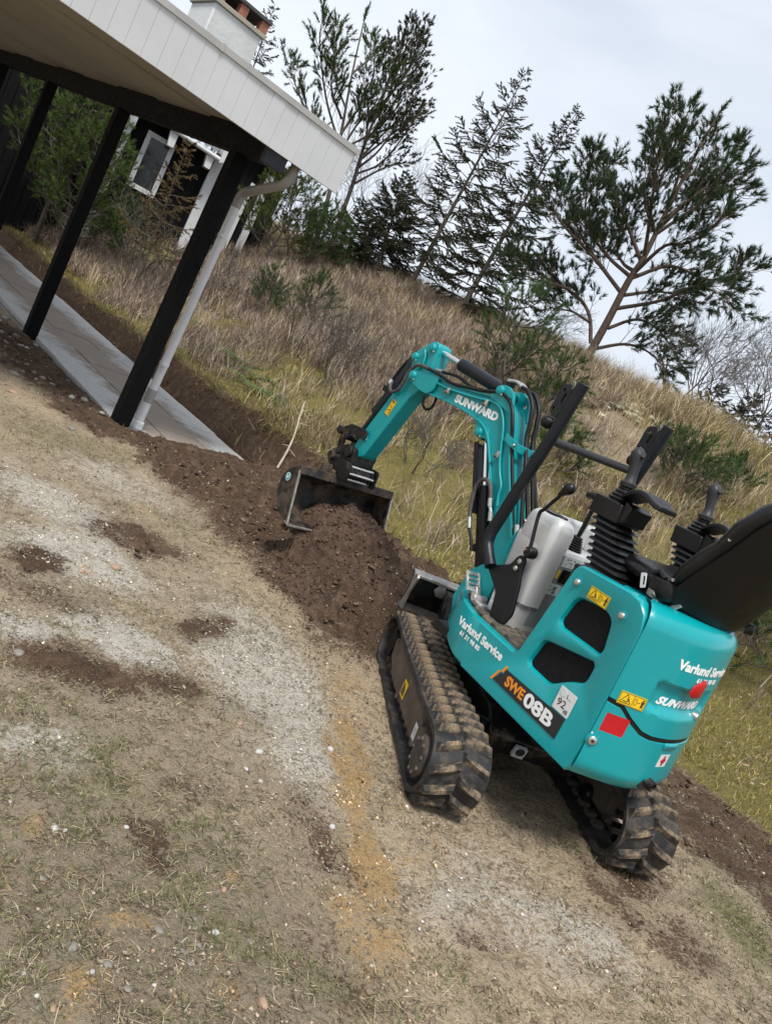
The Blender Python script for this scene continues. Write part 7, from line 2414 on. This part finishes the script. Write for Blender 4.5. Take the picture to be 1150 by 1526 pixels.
def clods():
    rng = np.random.default_rng(104)
    N = 90000
    rr = 0.8 + 8.0 * rng.random(N) ** 1.1
    a = rng.uniform(-0.75, 0.75, N)
    x, y = rr * np.sin(a), rr * np.cos(a)
    soil, pale, sand, green, hill, moss, bare = weights(x, y)
    p, q = to_pq(x, y)
    hpm = blobs(x, y, [(-0.02, 3.80, 0.40, 0.36, 2.35, 1.0), (0.25, 3.95, 0.5, 0.32, 2.5, 1.0), (0.45, 3.70, 0.45, 0.2, 0.2, 0.8)])
    wt = np.clip(np.maximum(soil, hpm), 0, 1) ** 1.5 * 0.6 + 0.03
    k = in_view(x, y) & (rng.random(N) < wt * np.clip(rr / 3.0, 0.6, 1)) & ~((p > -0.12) & (q > -1.29) & (q < 0.0)) & (q < 0.3)
    x, y, soil, hpm = x[k], y[k], soil[k], hpm[k]
    n = len(x)
    size = 0.0022 + 0.0095 * rng.random(n) ** 3.5 + 0.008 * (rng.random(n) < 0.012)
    size = size * np.where(np.maximum(soil, hpm) > 0.4, 1.2, 0.55) * np.clip(np.hypot(x, y) / 3.2, 0.5, 1.15)
    c = pick([(0.06, 0.038, 0.026), (0.095, 0.062, 0.042), (0.14, 0.098, 0.068)], [3, 3, 1.4], n, rng)
    V, F, C_ = lumps(x, y, height(x, y) + size * 0.2, size, c, rng, 0.62, 0.6)
    tag(soup('soil_clods', V, tri=F, m=crumb_mat, tint=C_), 'crumbs and clods of dark turned soil', 'soil', kind='stuff')
    # crumbs of the lawn's own dry earth
    N = 95000
    rr = 0.75 + 4.6 * rng.random(N) ** 1.35
    a = rng.uniform(-0.75, 0.75, N)
    x, y = rr * np.sin(a), rr * np.cos(a)
    p, q = to_pq(x, y)
    soil, pale, sand, green, hill, moss, bare = weights(x, y)
    k = in_view(x, y) & (q < -0.3) & (rng.random(N) < 0.25 + 0.75 * sstep(0.42, 0.62, fbm(x * 4, y * 4, 145, 3))) & ~((p > -0.12) & (q > -1.29))
    x, y, rr, pale, sand = x[k], y[k], rr[k], pale[k], sand[k]
    n = len(x)
    size = (0.0011 + 0.0042 * rng.random(n) ** 3) * (0.6 + 0.2 * rr)
    c = pick([(0.30, 0.245, 0.175), (0.20, 0.16, 0.112), (0.40, 0.335, 0.25), (0.12, 0.09, 0.064)], [3, 2.2, 1.4, 1.4], n, rng)
    c = np.where((rng.random(n) < pale)[:, None], pick([(0.58, 0.53, 0.46), (0.42, 0.37, 0.31)], [1, 1], n, rng), c)
    c = np.where((rng.random(n) < sand * 0.8)[:, None], pick([(0.52, 0.38, 0.21), (0.40, 0.27, 0.14)], [1, 1], n, rng), c)
    oct_ = (np.array([[1.0, 0, 0], [0, 1, 0], [-1, 0, 0], [0, -1, 0], [0, 0, 1]]), np.array([[0, 1, 4], [1, 2, 4], [2, 3, 4], [3, 0, 4]]))
    V, F, C_ = lumps(x, y, height(x, y) - size * 0.05, size, c, rng, 0.85, 0.5, oct_)
    tag(soup('lawn_crumbs', V, tri=F, m=crumb_mat, tint=C_), 'fine crumbs of dry earth on the worn lawn', 'soil', kind='stuff')
    # grit and small pebbles over the whole lawn
    N = 9000
    rr = 0.75 + 5.5 * rng.random(N) ** 1.25
    a = rng.uniform(-0.75, 0.75, N)
    x, y = rr * np.sin(a), rr * np.cos(a)
    p, q = to_pq(x, y)
    soil, pale, sand, green, hill, moss, bare = weights(x, y)
    k = in_view(x, y) & (q < -0.2) & (rng.random(N) < 0.28 + 0.3 * pale + 0.5 * sand) & ~((p > -0.12) & (q > -1.29))
    x, y = x[k], y[k]
    n = len(x)
    size = 0.0011 + 0.0045 * rng.random(n) ** 4
    c = pick([(0.42, 0.40, 0.37), (0.28, 0.27, 0.255), (0.38, 0.27, 0.17), (0.16, 0.15, 0.145)], [1.4, 2, 1.4, 1], n, rng)
    V, F, C_ = lumps(x, y, height(x, y) + size * 0.3, size, c, rng, 0.65, 0.2)
    # pebble scatter in the loose strip beside the path
    m = 300
    p2, q2 = rng.uniform(-0.1, 4.5, m), rng.uniform(-2.3, -1.42, m)
    x2, y2 = from_pq(p2, q2)
    s2 = 0.006 + 0.022 * rng.random(m) ** 3.5
    c2 = pick([(0.30, 0.285, 0.26), (0.24, 0.19, 0.15), (0.42, 0.40, 0.37)], [3, 2, 1], m, rng)
    V2, F2, C2 = lumps(x2, y2, height(x2, y2) + s2 * 0.3, s2, c2, rng, 0.65, 0.12)
    V, F, C_ = merge([(V, F, C_), (V2, F2, C2)])
    tag(soup('gravel', V, tri=F, m=crumb_mat, tint=C_), 'scattered grit and small pebbles on the lawn', 'gravel', kind='stuff')


clods()


# ------------------------------------------------------------------ soil tipped from the bucket
def soil_heap():
    nx, ny = 150, 150
    X, Y = np.meshgrid(np.linspace(0.55, 1.262, nx), np.linspace(-0.62, 0.42, ny), indexing='ij')

    def cap(cx, cy, cz, rx, ry, rz):
        t = 1 - ((X - cx) / rx) ** 2 - ((Y - cy) / ry) ** 2
        return np.where(t > 0, cz + rz * np.maximum(t, 0) ** 0.85, -1)
    H = np.maximum.reduce([
        cap(1.15, -0.10, 0.22, 0.22, 0.34, 0.20),
        cap(1.05, -0.14, 0.06, 0.22, 0.34, 0.31),
        cap(0.97, -0.18, -0.03, 0.34, 0.46, 0.30),
        cap(0.86, -0.22, -0.06, 0.36, 0.44, 0.20),
        cap(1.00, 0.05, -0.07, 0.32, 0.42, 0.22)])
    inside = (Y < 0.276) & (Y > -0.278)
    xs, ys = X.ravel(), Y.ravel()
    cl = fbm(xs * 14, ys * 14, 151, 4, 0.6).reshape(X.shape)
    cl2 = fbm(xs * 45, ys * 45, 153, 3, 0.6).reshape(X.shape)
    H = H + 0.085 * (cl - 0.5) + 0.03 * (cl2 - 0.5)
    # keep clear of the bucket: inside it the soil rests on the floor, outside it stays below the floor
    floor = np.interp(X, [1.07, 1.135, 1.20, 1.24, 1.262], [0.288, 0.297, 0.314, 0.345, 0.385])
    out = (~inside) & (X > 1.04)
    H = np.where(out, np.minimum(H, 0.22), H)
    low_left = inside & (X > 1.06) & (H < floor + 0.004)
    H = np.where(low_left, np.minimum(H, 0.264), H)
    H = np.maximum(H, -0.06)
    V = np.stack([X.ravel(), Y.ravel(), H.ravel()], 1)
    MM = XM @ TM
    Mn = np.array(MM)
    W = V @ Mn[:3, :3].T + Mn[:3, 3]
    idx = np.arange(nx * ny).reshape(nx, ny)
    Q = np.stack([idx[:-1, :-1], idx[1:, :-1], idx[1:, 1:], idx[:-1, 1:]], -1).reshape(-1, 4)
    keep = ~np.any((V[Q][:, :, 2] <= -0.055), axis=1)
    z = V[Q][:, :, 2]
    keep &= (z.max(1) - z.min(1)) < 0.12
    rng = np.random.default_rng(105)
    o = soup('soil_heap', W, quad=Q[keep], m=soil_mat, smooth=True)
    tag(o, 'dark brown soil filling the bucket and spilling onto the heap below', 'soil', kind='stuff')
    # loose crumbs on it
    n = 5200
    i = rng.integers(0, len(V), n * 3)
    i = i[(V[i, 2] > 0.0)][:n]
    n = len(i)
    size = 0.002 + 0.0075 * rng.random(n) ** 3
    c = pick([(0.060, 0.037, 0.024), (0.09, 0.057, 0.037), (0.13, 0.085, 0.056)], [3, 3, 1.2], n, rng)
    Vv, F, C_ = lumps(W[i, 0], W[i, 1], W[i, 2] + size * 0.15, size, c, rng, 0.7, 0.6)
    tag(soup('soil_crumbs', Vv, tri=F, m=crumb_mat, tint=C_), 'loose crumbs on the soil in and below the bucket', 'soil', kind='stuff')


soil_heap()


# ------------------------------------------------------------------ single stones
def stones():
    sets = (
        ('white_pebble', stone_white, 'small white pebble on the bare lawn', 'white pebbles on the lawn', 0.75,
         [(0.0, 2.02, 0.014), (0.26, 1.85, 0.011), (0.19, 2.22, 0.013), (-0.01, 1.93, 0.008), (0.04, 1.9, 0.008), (0.09, 1.93, 0.008), (-0.18, 1.51, 0.008), (-0.3, 1.41, 0.008), (-0.28, 1.42, 0.006), (0.1, 2.11, 0.006), (0.14, 2.11, 0.006), (0.09, 1.34, 0.011)]),
        ('grey_pebble', stone_grey, 'flat grey pebble pressed into the bare lawn', 'grey pebbles in the lawn', 0.4,
         [(-0.13, 1.17, 0.016), (-0.01, 1.28, 0.012), (-0.06, 1.16, 0.011), (0.05, 1.33, 0.008), (-0.01, 1.13, 0.01), (-0.12, 1.04, 0.008), (0.05, 1.26, 0.009), (0.07, 1.29, 0.008), (0.04, 1.25, 0.006), (0.07, 1.24, 0.007), (0.16, 1.36, 0.009), (-0.25, 1.28, 0.008), (0.02, 2.75, 0.01)]),
        ('rounded_stone', stone_grey, 'rounded grey stone in the loose soil beside the path', 'stones beside the path', 0.65,
         [(-2.81, 5.36, 0.043), (-3.06, 6.8, 0.04), (-2.37, 5.59, 0.038), (-1.97, 4.64, 0.032), (-1.89, 4.53, 0.018)]),
        ('dark_stone', stone_grey, 'dark stone at the edge of a soil patch on the lawn', None, 0.65, [(-0.73, 2.0, 0.017)]),
        ('tan_pebble', stone_tan, 'reddish tan pebble on the bare lawn', 'tan pebbles on the lawn', 0.6,
         [(0.22, 1.23, 0.013), (-0.1, 1.05, 0.008), (-0.09, 2.14, 0.013), (0.07, 1.46, 0.01), (-0.83, 2.84, 0.025), (-0.89, 2.67, 0.016), (-2.51, 4.87, 0.034)]))
    rng = np.random.default_rng(106)
    for name, m, label, group, flat, lst in sets:
        for (x, y, s) in lst:
            s = s * 0.85
            V, F, _ = lumps(np.array([0.0]), np.array([0.0]), np.array([0.0]), np.array([s]), np.array([[1.0, 1, 1]]), rng, flat, 0.10, 2)
            o = soup(name, V, tri=F, m=m, smooth=True)
            o.location = (x, y, float(height(np.array([x]), np.array([y]))[0]) + s * flat * 0.3)
            tag(o, label, 'stone', group)


stones()


# ------------------------------------------------------------------ ferns on the bank, the pale dead stem, fallen leaves
def ferns():
    rng = np.random.default_rng(107)
    spots = ((-1.94, 8.30, 'green fern on the bank above the path end'), (-1.52, 7.55, 'leafy green fern hanging over the cut bank'), (-1.75, 7.85, 'fern clump among the roots of the cut bank'), (-2.55, 8.75, 'small fern on the bank behind the downpipe'), (-2.15, 8.62, 'fern beside the moss at the bank edge'), (-2.9, 9.6, 'fern on the slope below the low sapling'), (-1.28, 7.25, 'fern nearest the dead stem on the bank'))
    for k, (x, y, label) in enumerate(spots):
        parts = []
        for f in range(9):
            az = rng.uniform(0, 6.283)
            L = rng.uniform(0.28, 0.48)
            n = 15
            t = np.linspace(0.08, 1, n)
            rise_ = 0.75 * t - 0.62 * t * t
            o = np.array([math.cos(az), math.sin(az), 0])
            s = np.array([-math.sin(az), math.cos(az), 0])
            C_ = o[None] * (t * L)[:, None] + np.array([[0, 0, 1.0]]) * (rise_ * L)[:, None]
            col = np.array((0.070, 0.135, 0.036)) * rng.uniform(0.8, 1.5)
            for sg in (-1, 1):
                ll = 0.34 * L * np.sin(np.pi * (0.12 + 0.86 * t)) * 0.5
                tip = C_ + s[None] * (sg * ll)[:, None] + o[None] * (0.3 * ll)[:, None] - np.array([[0, 0, 1.0]]) * (0.25 * ll)[:, None]
                b0 = C_ - o[None] * 0.008
                b1 = C_ + o[None] * 0.010
                V = np.stack([b0, b1, tip], 1).reshape(-1, 3)
                parts.append((V, np.arange(len(V)).reshape(-1, 3), np.repeat(col[None], len(V), 0)))
        V, T, C_ = merge(parts)
        r = soup('fern', V, tri=T, m=leaf_mat, tint=C_)
        r.location = (x, y, GZ(x, y) + 0.0)
        tag(r, label, 'fern', 'ferns on the bank')


ferns()


def dead_stem():
    b = Vector((-0.96, 6.22, GZ(-0.96, 6.22) + 0.02))
    t = Vector((-1.06, 6.75, GZ(-1.06, 6.75) + 0.30))
    pts = [b + (t - b) * f + Vector((0.02 * math.sin(5 * f), 0.01 * math.cos(7 * f), 0.05 * math.sin(3.1 * f))) for f in np.linspace(0, 1, 10)]
    g = G().tube(pts, list(np.linspace(0.011, 0.004, 10)), 7)
    for f, d in ((0.25, (0.12, -0.02, -0.05)), (0.28, (-0.07, 0.02, -0.02)), (0.6, (0.10, 0.02, 0.02)), (0.8, (0.06, 0.05, 0.04))):
        p = b + (t - b) * f + Vector((0.02 * math.sin(5 * f), 0.01 * math.cos(7 * f), 0.05 * math.sin(3.1 * f)))
        g.tube([p, p + Vector(d) * 0.6, p + Vector(d)], [0.004, 0.003, 0.002], 5)
    tag(g.build('dead_stem', bark_pale), 'pale dead stem lying on the cut bank beside the bucket', 'branch')


dead_stem()


def fallen_leaves():
    rng = np.random.default_rng(108)
    N = 1500
    p, q = rng.uniform(-6.5, 0.5, N), rng.uniform(0.1, 3.4, N)
    x, y = from_pq(p, q)
    k = in_view(x, y) & (rng.random(N) < 0.15 + 0.85 * sstep(0.5, 0.7, fbm(x * 1.2, y * 1.2, 161, 3)))
    x, y = x[k], y[k]
    n = len(x)
    z = height(x, y, False) + 0.03 + 0.03 * rng.random(n)
    s = rng.uniform(0.010, 0.024, n)
    u = rand_dirs(n, rng)
    u[:, 2] *= 0.4
    u = unit(u)
    v = unit(np.cross(u, np.array([[0, 0, 1.0]]) + 0.5 * rand_dirs(n, rng)))
    c = np.stack([x, y, z], 1)
    w = np.cross(u, v) * (s * 0.25)[:, None]
    V = np.stack([c - u * s[:, None], c + v * (s * 0.6)[:, None] + w, c + u * s[:, None], c - v * (s * 0.6)[:, None] + w], 1).reshape(-1, 3)
    T = np.concatenate([np.arange(n)[:, None] * 4 + np.array([[0, 1, 2]]), np.arange(n)[:, None] * 4 + np.array([[0, 2, 3]])])
    col = pick([(0.50, 0.44, 0.40), (0.42, 0.30, 0.22), (0.30, 0.19, 0.12)], [2.2, 2, 1], n, rng)
    tag(soup('fallen_leaves', V, tri=T, m=blade_mat, tint=np.repeat(col, 4, 0)), 'pale dead leaves scattered over the mossy slope', 'leaves', kind='stuff')


fallen_leaves()


def lichen():
    """pale cushions of reindeer lichen on the hummock below the ridge"""
    rng = np.random.default_rng(109)
    n = 90
    x = 1.95 + rng.normal(size=n) * 0.26
    y = 10.0 + rng.normal(size=n) * 0.28
    s = rng.uniform(0.02, 0.055, n)
    c = pick([(0.50, 0.50, 0.36), (0.40, 0.40, 0.25), (0.58, 0.58, 0.46)], [2, 1, 1], n, rng)
    V, F, C_ = lumps(x, y, height(x, y, False) + 0.05, s, c, rng, 0.7, 0.45, 2)
    tag(soup('lichen', V, tri=F, m=crumb_mat, tint=C_), 'pale lichen cushions on the hummock behind the roll bars', 'lichen', kind='stuff')


lichen()
